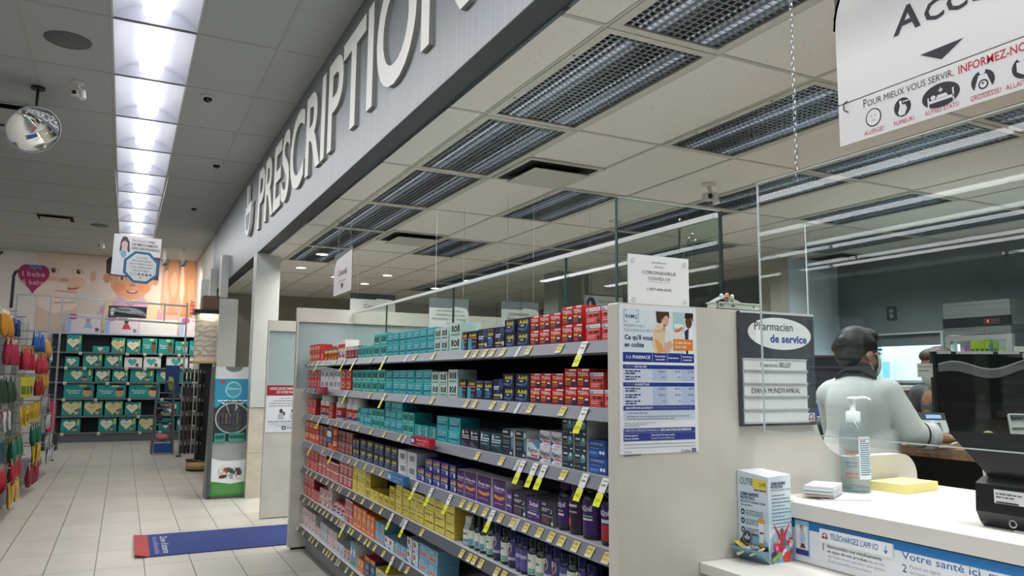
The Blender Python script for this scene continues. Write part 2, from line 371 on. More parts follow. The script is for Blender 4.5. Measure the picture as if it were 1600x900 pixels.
# louvred pharmacy lights
LOUV = M('#a4a9ad', .30, 1.); TUBE = M('#eef4ff', .4, 0, 5.0); HOUS = M('#5a6066', .4, .3); PFR = M('#b9bab2', .5)
def louvre():
    t = thing('louvred_ceiling_light', '', 'ceiling light', (0, 0, 0))
    mb = MB()
    for a, b in (((.005, .005, -.008), (.05, 1.215, .02)), ((.56, .005, -.008), (.605, 1.215, .02)), ((.05, .005, -.008), (.56, .045, .02)), ((.05, 1.175, -.008), (.56, 1.215, .02))): mb.box(a, b, PFR)
    for y in (.3, .9): mb.box((.02, y, -.0095), (.032, y+.012, -.008), DARK)
    mb.build('frame', t)
    mb = MB(); nx, ny = 14, 31
    for i in range(nx+1):
        x = .05+.51*i/nx; mb.add([(x-.0042, .045, .0), (x+.0042, .045, .0), (x, .045, .03), (x-.0042, 1.175, .0), (x+.0042, 1.175, .0), (x, 1.175, .03)], [(0, 1, 4, 3), (0, 3, 5, 2), (1, 2, 5, 4)], LOUV)
    for i in range(ny+1):
        y = .045+1.13*i/ny; mb.add([(.05, y-.0042, .0), (.05, y+.0042, .0), (.05, y, .03), (.56, y-.0042, .0), (.56, y+.0042, .0), (.56, y, .03)], [(0, 1, 4, 3), (0, 3, 5, 2), (1, 2, 5, 4)], LOUV)
    mb.build('louvre', t)
    mb = MB()
    mb.add([(.03, .03, .02), (.58, .03, .02), (.58, 1.19, .02), (.03, 1.19, .02), (.06, .06, .11), (.55, .06, .11), (.55, 1.16, .11), (.06, 1.16, .11)], [(0, 1, 5, 4), (1, 2, 6, 5), (2, 3, 7, 6), (3, 0, 4, 7), (4, 5, 6, 7)], HOUS)
    mb.build('housing', t)
    for x in (.17, .44): MB().cyl((x, .07, .07), (x, 1.15, .07), .013, TUBE, n=8).build('tube', t)
    return t
L0 = louvre(); used = False
colname = {0: 'beside the grey bulkhead', 2: 'in the second row from the bulkhead', 4: 'in the third row from the bulkhead', 6: 'in the fourth row from the bulkhead', 8: 'in the row by the back wall'}
LC = {}
for i, k in LIGHTS:
    ks = sorted(q for a, q in LIGHTS if a == i)
    o = dup(L0) if used else L0; used = True
    o.location = (PX+.61*i, PY+1.22*k, ZP); o['group'] = 'louvred pharmacy ceiling lights'
    o['label'] = 'dark louvred ceiling light %s, %s from the near end' % (colname[i], nth(ks.index(k)))
    area('lamp', (PX+.61*i+.305, PY+1.22*k+.61, ZP-.012), .5, 1.1, PHARM_W, math.radians(125))

# ================================================================ the medicine shelves
SZ = [1.556, 1.338, 1.122, 0.900, 0.687, 0.463, 0.215]
SHN = ['top', 'second', 'third', 'middle', 'fifth', 'sixth', 'bottom']
JO = [6.62, 5.30, 4.0, 2.68, 1.96]
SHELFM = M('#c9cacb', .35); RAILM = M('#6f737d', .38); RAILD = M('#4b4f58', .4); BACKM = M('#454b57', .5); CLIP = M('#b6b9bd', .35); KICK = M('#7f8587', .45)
XF = 1.385
gon = thing('shelving_unit', 'long dark shelving unit stocked with medicine boxes between white end panels', 'shelves', (1.6, 4.3, 0))
def kid(mb, name, parent): 
    o = mb.build(name); o.parent = parent; o.matrix_parent_inverse = Matrix.Translation(-parent.location); return o
kid(MB().box((1.80, 1.96, .17), (1.83, 6.64, 1.60), BACKM).box((1.83, 1.96, .0), (1.88, 6.64, 1.1), M('#a5a8a6', .5)), 'back_panel', gon)
kid(MB().box((1.44, 1.96, 0), (1.8, 6.64, .18), KICK).box((1.438, 1.96, .17), (1.8, 6.64, .18), M('#5d6164', .5)), 'kick_base', gon)
for a in JO:
    mb = MB(); mb.box((1.785, a-.02, .18), (1.80, a+.02, 1.60), M('#2c3038', .5))
    for z in range(26): mb.box((1.784, a-.006, .24+z*.052), (1.786, a+.006, .27+z*.052), M('#0c0d10', .6))
    kid(mb, 'upright', gon)
for s, z in enumerate(SZ):
    xs = XF if s < 6 else 1.375
    for a, b in zip(JO, JO[1:]):
        a -= .004; b += .004
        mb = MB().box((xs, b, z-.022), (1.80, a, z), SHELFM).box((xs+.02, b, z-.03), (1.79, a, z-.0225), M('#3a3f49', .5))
        sh = kid(mb, 'shelf', gon)
        if z > .4:
            for y in (a-.02, b+.014): kid(MB().add([(1.795, y, z-.09), (1.795, y, z-.03), (1.5, y, z-.03), (1.795, y+.004, z-.09), (1.795, y+.004, z-.03), (1.5, y+.004, z-.03)], [(0, 2, 1), (3, 4, 5), (0, 1, 4, 3), (1, 2, 5, 4), (2, 0, 3, 5)], M('#30343c', .5)), 'bracket', gon)
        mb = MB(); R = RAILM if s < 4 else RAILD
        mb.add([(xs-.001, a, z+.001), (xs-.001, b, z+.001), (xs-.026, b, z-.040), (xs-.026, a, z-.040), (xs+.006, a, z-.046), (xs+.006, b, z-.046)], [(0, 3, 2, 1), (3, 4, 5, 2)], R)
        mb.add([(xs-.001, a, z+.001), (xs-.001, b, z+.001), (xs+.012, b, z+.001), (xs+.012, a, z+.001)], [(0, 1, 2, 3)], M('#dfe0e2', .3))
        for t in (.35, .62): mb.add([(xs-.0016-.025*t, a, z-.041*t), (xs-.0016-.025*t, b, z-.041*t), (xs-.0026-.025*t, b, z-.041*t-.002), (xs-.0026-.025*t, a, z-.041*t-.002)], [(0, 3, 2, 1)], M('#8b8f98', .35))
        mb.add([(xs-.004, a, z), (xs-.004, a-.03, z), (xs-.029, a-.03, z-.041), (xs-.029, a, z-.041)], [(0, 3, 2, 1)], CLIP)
        r = kid(mb, 'price_rail', gon); r.parent = sh; r.matrix_parent_inverse = sh.matrix_world.inverted() if False else Matrix()
# ---- printed box fronts.  ops: r rect, t text, e ellipse, p polygon, g unreadable line (fractions of width and height)
K = {}
def kind(k, base, side, depth, desc, cat, ops, top=None): K[k] = (base, side, depth, desc, cat, ops, top)
W_, Y_ = '#f1efe9', '#e9dc3c'
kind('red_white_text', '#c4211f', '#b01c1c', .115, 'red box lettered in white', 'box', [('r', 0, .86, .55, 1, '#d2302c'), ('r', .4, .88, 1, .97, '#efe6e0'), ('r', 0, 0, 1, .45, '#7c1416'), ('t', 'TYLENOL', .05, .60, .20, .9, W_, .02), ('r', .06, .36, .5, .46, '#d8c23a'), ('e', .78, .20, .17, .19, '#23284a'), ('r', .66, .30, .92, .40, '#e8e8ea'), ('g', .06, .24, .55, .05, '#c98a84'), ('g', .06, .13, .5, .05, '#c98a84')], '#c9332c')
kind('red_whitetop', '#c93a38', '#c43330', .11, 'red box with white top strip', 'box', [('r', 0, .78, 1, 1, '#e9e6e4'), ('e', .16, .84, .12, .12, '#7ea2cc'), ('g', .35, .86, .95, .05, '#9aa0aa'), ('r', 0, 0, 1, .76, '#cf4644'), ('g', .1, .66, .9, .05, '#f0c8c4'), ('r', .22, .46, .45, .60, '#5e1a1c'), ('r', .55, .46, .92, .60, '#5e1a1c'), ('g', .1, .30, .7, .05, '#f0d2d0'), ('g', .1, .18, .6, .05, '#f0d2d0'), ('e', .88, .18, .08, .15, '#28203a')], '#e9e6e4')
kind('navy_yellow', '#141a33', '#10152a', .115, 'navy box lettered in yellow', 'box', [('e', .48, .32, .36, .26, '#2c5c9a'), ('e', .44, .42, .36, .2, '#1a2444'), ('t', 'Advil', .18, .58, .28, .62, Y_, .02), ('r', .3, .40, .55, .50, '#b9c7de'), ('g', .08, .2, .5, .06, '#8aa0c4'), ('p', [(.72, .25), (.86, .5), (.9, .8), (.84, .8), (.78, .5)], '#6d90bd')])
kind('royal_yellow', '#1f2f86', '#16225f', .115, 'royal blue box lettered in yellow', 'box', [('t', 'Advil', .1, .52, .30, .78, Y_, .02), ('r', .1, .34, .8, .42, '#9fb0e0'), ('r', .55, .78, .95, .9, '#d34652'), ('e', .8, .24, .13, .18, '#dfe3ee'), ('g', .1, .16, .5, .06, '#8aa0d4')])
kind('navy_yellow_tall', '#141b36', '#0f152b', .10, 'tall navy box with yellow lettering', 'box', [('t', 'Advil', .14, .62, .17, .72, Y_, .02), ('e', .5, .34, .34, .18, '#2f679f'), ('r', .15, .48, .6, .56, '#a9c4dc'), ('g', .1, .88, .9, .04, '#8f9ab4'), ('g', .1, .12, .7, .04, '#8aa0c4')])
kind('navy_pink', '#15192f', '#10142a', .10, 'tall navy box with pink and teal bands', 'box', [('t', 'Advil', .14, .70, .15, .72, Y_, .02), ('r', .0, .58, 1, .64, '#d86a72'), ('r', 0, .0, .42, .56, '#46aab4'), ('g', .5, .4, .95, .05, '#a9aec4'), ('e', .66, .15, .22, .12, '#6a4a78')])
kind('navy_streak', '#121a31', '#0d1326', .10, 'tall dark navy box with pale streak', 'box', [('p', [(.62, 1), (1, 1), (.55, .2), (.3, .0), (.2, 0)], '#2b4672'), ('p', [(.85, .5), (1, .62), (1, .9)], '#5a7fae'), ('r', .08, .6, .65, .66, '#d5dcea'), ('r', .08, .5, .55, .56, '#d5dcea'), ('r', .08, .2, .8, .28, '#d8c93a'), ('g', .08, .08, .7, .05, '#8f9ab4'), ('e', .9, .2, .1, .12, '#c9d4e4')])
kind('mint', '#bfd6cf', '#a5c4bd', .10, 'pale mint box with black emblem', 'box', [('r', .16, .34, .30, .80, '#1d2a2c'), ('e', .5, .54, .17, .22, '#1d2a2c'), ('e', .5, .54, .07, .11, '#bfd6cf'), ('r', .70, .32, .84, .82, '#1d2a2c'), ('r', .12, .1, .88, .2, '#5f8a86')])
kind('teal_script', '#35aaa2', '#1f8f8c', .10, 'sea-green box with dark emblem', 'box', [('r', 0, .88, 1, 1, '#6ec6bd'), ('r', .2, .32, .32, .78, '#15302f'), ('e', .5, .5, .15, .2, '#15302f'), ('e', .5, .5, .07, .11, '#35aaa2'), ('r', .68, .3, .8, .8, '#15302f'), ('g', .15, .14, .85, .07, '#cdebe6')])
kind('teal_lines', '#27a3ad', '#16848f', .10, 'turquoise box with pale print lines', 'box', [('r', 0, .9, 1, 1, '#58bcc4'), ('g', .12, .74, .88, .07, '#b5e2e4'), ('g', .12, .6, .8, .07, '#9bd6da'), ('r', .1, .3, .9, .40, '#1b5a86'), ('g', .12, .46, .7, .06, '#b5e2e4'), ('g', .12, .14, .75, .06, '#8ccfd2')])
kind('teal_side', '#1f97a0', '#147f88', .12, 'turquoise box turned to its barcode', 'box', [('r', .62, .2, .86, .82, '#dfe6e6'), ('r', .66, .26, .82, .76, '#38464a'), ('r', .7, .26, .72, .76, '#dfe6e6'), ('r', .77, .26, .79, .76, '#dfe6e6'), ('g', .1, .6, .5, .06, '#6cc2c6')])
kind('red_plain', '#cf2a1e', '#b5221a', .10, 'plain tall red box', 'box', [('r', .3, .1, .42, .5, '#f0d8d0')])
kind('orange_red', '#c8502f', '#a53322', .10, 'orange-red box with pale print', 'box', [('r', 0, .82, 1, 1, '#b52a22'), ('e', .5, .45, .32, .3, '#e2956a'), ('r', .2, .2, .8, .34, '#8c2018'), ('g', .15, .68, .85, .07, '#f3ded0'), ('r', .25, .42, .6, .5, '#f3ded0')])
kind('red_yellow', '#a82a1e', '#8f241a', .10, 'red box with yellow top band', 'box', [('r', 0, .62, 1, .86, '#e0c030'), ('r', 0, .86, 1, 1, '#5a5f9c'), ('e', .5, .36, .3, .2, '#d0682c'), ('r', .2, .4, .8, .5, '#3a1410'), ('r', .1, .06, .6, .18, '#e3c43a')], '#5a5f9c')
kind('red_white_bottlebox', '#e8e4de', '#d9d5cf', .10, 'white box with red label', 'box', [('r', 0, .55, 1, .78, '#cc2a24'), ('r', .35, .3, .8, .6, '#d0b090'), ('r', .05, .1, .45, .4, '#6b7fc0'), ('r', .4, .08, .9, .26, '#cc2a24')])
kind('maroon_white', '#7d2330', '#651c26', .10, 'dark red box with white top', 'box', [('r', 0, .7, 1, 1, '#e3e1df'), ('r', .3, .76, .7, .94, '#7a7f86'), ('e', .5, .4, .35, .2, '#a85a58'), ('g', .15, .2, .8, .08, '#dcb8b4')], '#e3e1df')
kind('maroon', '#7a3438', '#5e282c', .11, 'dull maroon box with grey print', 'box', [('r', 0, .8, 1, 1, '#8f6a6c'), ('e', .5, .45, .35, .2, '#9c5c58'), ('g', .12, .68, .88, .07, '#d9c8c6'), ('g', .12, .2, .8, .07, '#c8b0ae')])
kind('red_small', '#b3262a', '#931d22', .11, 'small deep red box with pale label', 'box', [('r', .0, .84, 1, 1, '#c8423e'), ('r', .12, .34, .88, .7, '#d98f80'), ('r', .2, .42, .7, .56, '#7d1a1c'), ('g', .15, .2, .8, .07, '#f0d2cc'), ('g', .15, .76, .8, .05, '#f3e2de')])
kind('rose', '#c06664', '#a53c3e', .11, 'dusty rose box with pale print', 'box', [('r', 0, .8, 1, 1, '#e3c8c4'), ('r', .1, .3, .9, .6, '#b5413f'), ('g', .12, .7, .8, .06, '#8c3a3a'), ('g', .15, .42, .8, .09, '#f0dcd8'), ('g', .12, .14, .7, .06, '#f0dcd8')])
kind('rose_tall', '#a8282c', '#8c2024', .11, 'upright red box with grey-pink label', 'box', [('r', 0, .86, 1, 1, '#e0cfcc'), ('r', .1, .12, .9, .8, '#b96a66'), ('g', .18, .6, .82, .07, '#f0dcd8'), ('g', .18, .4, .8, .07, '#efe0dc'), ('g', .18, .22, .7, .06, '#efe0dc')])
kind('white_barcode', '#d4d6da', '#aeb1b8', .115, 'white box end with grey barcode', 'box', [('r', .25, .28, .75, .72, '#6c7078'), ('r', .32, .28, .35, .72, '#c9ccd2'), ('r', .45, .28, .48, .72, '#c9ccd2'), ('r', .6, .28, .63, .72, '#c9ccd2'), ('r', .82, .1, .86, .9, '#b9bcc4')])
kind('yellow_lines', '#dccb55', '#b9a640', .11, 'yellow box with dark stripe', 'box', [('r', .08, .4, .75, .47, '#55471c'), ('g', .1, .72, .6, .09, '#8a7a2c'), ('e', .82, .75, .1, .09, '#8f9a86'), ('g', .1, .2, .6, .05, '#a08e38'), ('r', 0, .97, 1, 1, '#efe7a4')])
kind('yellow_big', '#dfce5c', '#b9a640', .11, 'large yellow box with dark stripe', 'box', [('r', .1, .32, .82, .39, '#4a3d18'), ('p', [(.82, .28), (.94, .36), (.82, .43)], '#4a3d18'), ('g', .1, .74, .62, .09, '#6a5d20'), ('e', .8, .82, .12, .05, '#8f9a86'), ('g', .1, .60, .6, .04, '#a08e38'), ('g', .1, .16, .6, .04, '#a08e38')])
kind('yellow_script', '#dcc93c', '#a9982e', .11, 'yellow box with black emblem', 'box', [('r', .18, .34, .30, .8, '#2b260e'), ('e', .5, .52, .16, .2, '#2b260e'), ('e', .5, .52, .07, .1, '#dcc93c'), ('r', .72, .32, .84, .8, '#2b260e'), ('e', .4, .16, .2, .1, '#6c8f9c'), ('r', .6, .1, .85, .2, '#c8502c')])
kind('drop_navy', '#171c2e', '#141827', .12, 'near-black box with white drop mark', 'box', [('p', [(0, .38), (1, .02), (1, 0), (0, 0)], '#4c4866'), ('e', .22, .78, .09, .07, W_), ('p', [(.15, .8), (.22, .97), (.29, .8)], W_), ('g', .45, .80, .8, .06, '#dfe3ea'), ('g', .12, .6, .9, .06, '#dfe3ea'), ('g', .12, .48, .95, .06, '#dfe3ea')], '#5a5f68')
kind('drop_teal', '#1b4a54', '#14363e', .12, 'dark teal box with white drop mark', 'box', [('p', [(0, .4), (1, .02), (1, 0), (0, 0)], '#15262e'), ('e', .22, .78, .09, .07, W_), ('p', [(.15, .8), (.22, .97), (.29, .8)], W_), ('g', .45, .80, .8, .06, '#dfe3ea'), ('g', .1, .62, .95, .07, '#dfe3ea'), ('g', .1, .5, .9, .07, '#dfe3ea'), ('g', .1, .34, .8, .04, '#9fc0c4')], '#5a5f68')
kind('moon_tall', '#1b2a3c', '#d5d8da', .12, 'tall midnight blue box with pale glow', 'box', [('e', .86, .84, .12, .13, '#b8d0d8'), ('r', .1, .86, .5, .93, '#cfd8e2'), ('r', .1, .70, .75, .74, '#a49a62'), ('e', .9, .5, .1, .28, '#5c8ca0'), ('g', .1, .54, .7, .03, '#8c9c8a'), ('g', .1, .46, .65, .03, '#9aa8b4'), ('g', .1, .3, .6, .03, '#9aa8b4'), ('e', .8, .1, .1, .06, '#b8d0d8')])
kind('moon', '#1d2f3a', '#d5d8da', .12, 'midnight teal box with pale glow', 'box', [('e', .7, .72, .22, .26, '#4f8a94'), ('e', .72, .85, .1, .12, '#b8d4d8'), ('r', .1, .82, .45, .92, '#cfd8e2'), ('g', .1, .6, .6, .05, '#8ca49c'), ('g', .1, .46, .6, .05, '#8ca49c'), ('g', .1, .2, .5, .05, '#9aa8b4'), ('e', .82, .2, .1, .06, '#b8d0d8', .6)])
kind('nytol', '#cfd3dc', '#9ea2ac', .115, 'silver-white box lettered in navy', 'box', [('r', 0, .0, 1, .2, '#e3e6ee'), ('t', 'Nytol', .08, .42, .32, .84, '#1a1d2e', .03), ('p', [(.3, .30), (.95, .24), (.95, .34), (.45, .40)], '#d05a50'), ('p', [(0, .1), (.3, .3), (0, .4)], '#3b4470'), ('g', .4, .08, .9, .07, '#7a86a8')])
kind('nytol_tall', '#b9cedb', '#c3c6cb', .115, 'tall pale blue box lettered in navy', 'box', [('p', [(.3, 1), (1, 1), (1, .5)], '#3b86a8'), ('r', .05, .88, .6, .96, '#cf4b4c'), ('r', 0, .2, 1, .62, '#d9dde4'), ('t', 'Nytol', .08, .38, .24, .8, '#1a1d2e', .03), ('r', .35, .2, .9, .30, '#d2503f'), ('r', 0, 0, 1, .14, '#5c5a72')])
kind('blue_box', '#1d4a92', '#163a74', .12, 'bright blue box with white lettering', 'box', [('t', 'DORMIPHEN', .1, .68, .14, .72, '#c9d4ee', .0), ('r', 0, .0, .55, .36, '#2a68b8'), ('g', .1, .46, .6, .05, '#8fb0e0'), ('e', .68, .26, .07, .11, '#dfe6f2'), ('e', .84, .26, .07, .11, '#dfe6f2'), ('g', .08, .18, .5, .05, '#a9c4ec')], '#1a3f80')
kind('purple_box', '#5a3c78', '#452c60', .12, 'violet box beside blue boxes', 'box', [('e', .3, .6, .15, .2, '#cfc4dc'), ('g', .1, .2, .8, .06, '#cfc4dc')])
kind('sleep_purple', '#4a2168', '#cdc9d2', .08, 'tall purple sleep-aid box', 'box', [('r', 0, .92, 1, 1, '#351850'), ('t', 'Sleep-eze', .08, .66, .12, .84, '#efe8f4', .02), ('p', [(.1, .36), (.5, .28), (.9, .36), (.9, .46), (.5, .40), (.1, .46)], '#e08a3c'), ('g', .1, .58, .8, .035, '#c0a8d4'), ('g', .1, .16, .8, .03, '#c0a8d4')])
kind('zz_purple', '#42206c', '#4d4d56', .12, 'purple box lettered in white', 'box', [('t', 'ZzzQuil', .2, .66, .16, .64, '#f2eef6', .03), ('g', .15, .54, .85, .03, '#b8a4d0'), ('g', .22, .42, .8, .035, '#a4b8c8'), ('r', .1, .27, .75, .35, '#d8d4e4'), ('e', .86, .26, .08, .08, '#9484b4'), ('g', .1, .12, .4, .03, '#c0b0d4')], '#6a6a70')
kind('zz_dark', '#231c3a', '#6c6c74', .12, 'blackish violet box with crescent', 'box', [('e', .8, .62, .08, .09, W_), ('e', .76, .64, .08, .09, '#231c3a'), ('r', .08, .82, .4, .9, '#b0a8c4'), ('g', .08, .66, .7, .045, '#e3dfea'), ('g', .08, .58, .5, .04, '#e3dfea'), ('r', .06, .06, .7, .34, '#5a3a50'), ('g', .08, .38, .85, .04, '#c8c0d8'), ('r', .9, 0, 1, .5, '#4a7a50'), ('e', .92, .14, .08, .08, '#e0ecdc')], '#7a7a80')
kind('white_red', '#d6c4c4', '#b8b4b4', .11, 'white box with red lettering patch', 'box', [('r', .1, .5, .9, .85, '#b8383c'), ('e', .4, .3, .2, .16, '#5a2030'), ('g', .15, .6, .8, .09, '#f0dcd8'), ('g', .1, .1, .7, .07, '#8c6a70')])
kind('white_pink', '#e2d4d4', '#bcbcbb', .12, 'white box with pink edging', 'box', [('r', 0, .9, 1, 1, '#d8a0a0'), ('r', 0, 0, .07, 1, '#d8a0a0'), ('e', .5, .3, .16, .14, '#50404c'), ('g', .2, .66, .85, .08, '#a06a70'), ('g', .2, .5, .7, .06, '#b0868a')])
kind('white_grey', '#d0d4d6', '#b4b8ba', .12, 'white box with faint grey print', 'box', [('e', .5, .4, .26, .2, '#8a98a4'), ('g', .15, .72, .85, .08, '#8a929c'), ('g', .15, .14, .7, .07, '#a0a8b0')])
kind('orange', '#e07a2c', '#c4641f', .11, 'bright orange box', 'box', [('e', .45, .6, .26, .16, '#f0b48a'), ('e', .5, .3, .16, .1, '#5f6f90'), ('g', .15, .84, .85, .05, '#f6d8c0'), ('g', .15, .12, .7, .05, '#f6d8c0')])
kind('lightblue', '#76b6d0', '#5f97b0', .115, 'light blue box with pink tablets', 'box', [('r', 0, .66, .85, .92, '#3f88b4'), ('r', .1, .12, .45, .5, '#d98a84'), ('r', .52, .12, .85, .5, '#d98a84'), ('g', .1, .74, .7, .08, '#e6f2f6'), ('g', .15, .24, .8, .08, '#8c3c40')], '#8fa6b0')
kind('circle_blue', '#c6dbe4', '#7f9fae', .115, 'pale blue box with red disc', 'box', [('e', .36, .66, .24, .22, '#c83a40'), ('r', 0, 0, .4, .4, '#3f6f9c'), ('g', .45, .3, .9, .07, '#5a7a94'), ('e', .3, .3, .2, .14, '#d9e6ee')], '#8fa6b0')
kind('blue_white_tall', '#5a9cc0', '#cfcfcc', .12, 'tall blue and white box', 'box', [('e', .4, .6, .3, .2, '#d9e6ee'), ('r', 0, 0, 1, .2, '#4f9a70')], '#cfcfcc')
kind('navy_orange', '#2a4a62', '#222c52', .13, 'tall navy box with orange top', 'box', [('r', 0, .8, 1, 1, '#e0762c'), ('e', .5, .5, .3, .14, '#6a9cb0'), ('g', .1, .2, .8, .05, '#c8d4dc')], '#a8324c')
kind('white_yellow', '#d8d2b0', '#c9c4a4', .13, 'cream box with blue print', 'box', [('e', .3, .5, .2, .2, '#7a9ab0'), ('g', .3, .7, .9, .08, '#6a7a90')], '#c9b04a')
SLEEP = ('drop_navy', 'drop_teal', 'moon_tall', 'moon', 'nytol', 'nytol_tall', 'blue_box', 'purple_box', 'sleep_purple', 'zz_purple', 'zz_dark')
BOXC = {}
def box_mesh(k, w, h):
    key = (k, round(w, 3), round(h, 3))
    if key in BOXC: return BOXC[key]
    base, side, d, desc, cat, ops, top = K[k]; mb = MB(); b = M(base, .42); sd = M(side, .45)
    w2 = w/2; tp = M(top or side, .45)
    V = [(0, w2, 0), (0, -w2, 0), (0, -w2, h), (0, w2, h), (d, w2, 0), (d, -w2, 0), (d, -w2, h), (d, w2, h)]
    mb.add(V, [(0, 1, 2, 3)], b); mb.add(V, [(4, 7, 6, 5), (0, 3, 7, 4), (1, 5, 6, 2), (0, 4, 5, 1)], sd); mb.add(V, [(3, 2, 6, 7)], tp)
    fr = FX(0, w2, 0)
    for i, o in enumerate(ops):
        c = M(o[5] if o[0] == 'r' else o[6] if o[0] == 't' else o[5] if o[0] in 'eg' else o[2], .42); L = .0003+.00012*i
        if o[0] == 'r': mb.rect(fr, o[1]*w, o[2]*h, o[3]*w, o[4]*h, c, L)
        elif o[0] == 't': mb.txt(fr, o[1], o[2]*w, o[3]*h, o[4]*h, c, w=o[5]*w, bold=o[7], lift=L, res=1)
        elif o[0] == 'e': mb.ell(fr, o[1]*w, o[2]*h, o[3]*w, o[4]*h, c, L, 12)
        elif o[0] == 'p': mb.poly(fr, [(a*w, q*h) for a, q in o[1]], c, L)
        elif o[0] == 'g': mb.greek(fr, o[1]*w, o[2]*h, o[3]*w, o[4]*h, c, L, i)
    ob = mb.build('medicine_box'); me = ob.data; bpy.data.objects.remove(ob); BOXC[key] = me
    return me
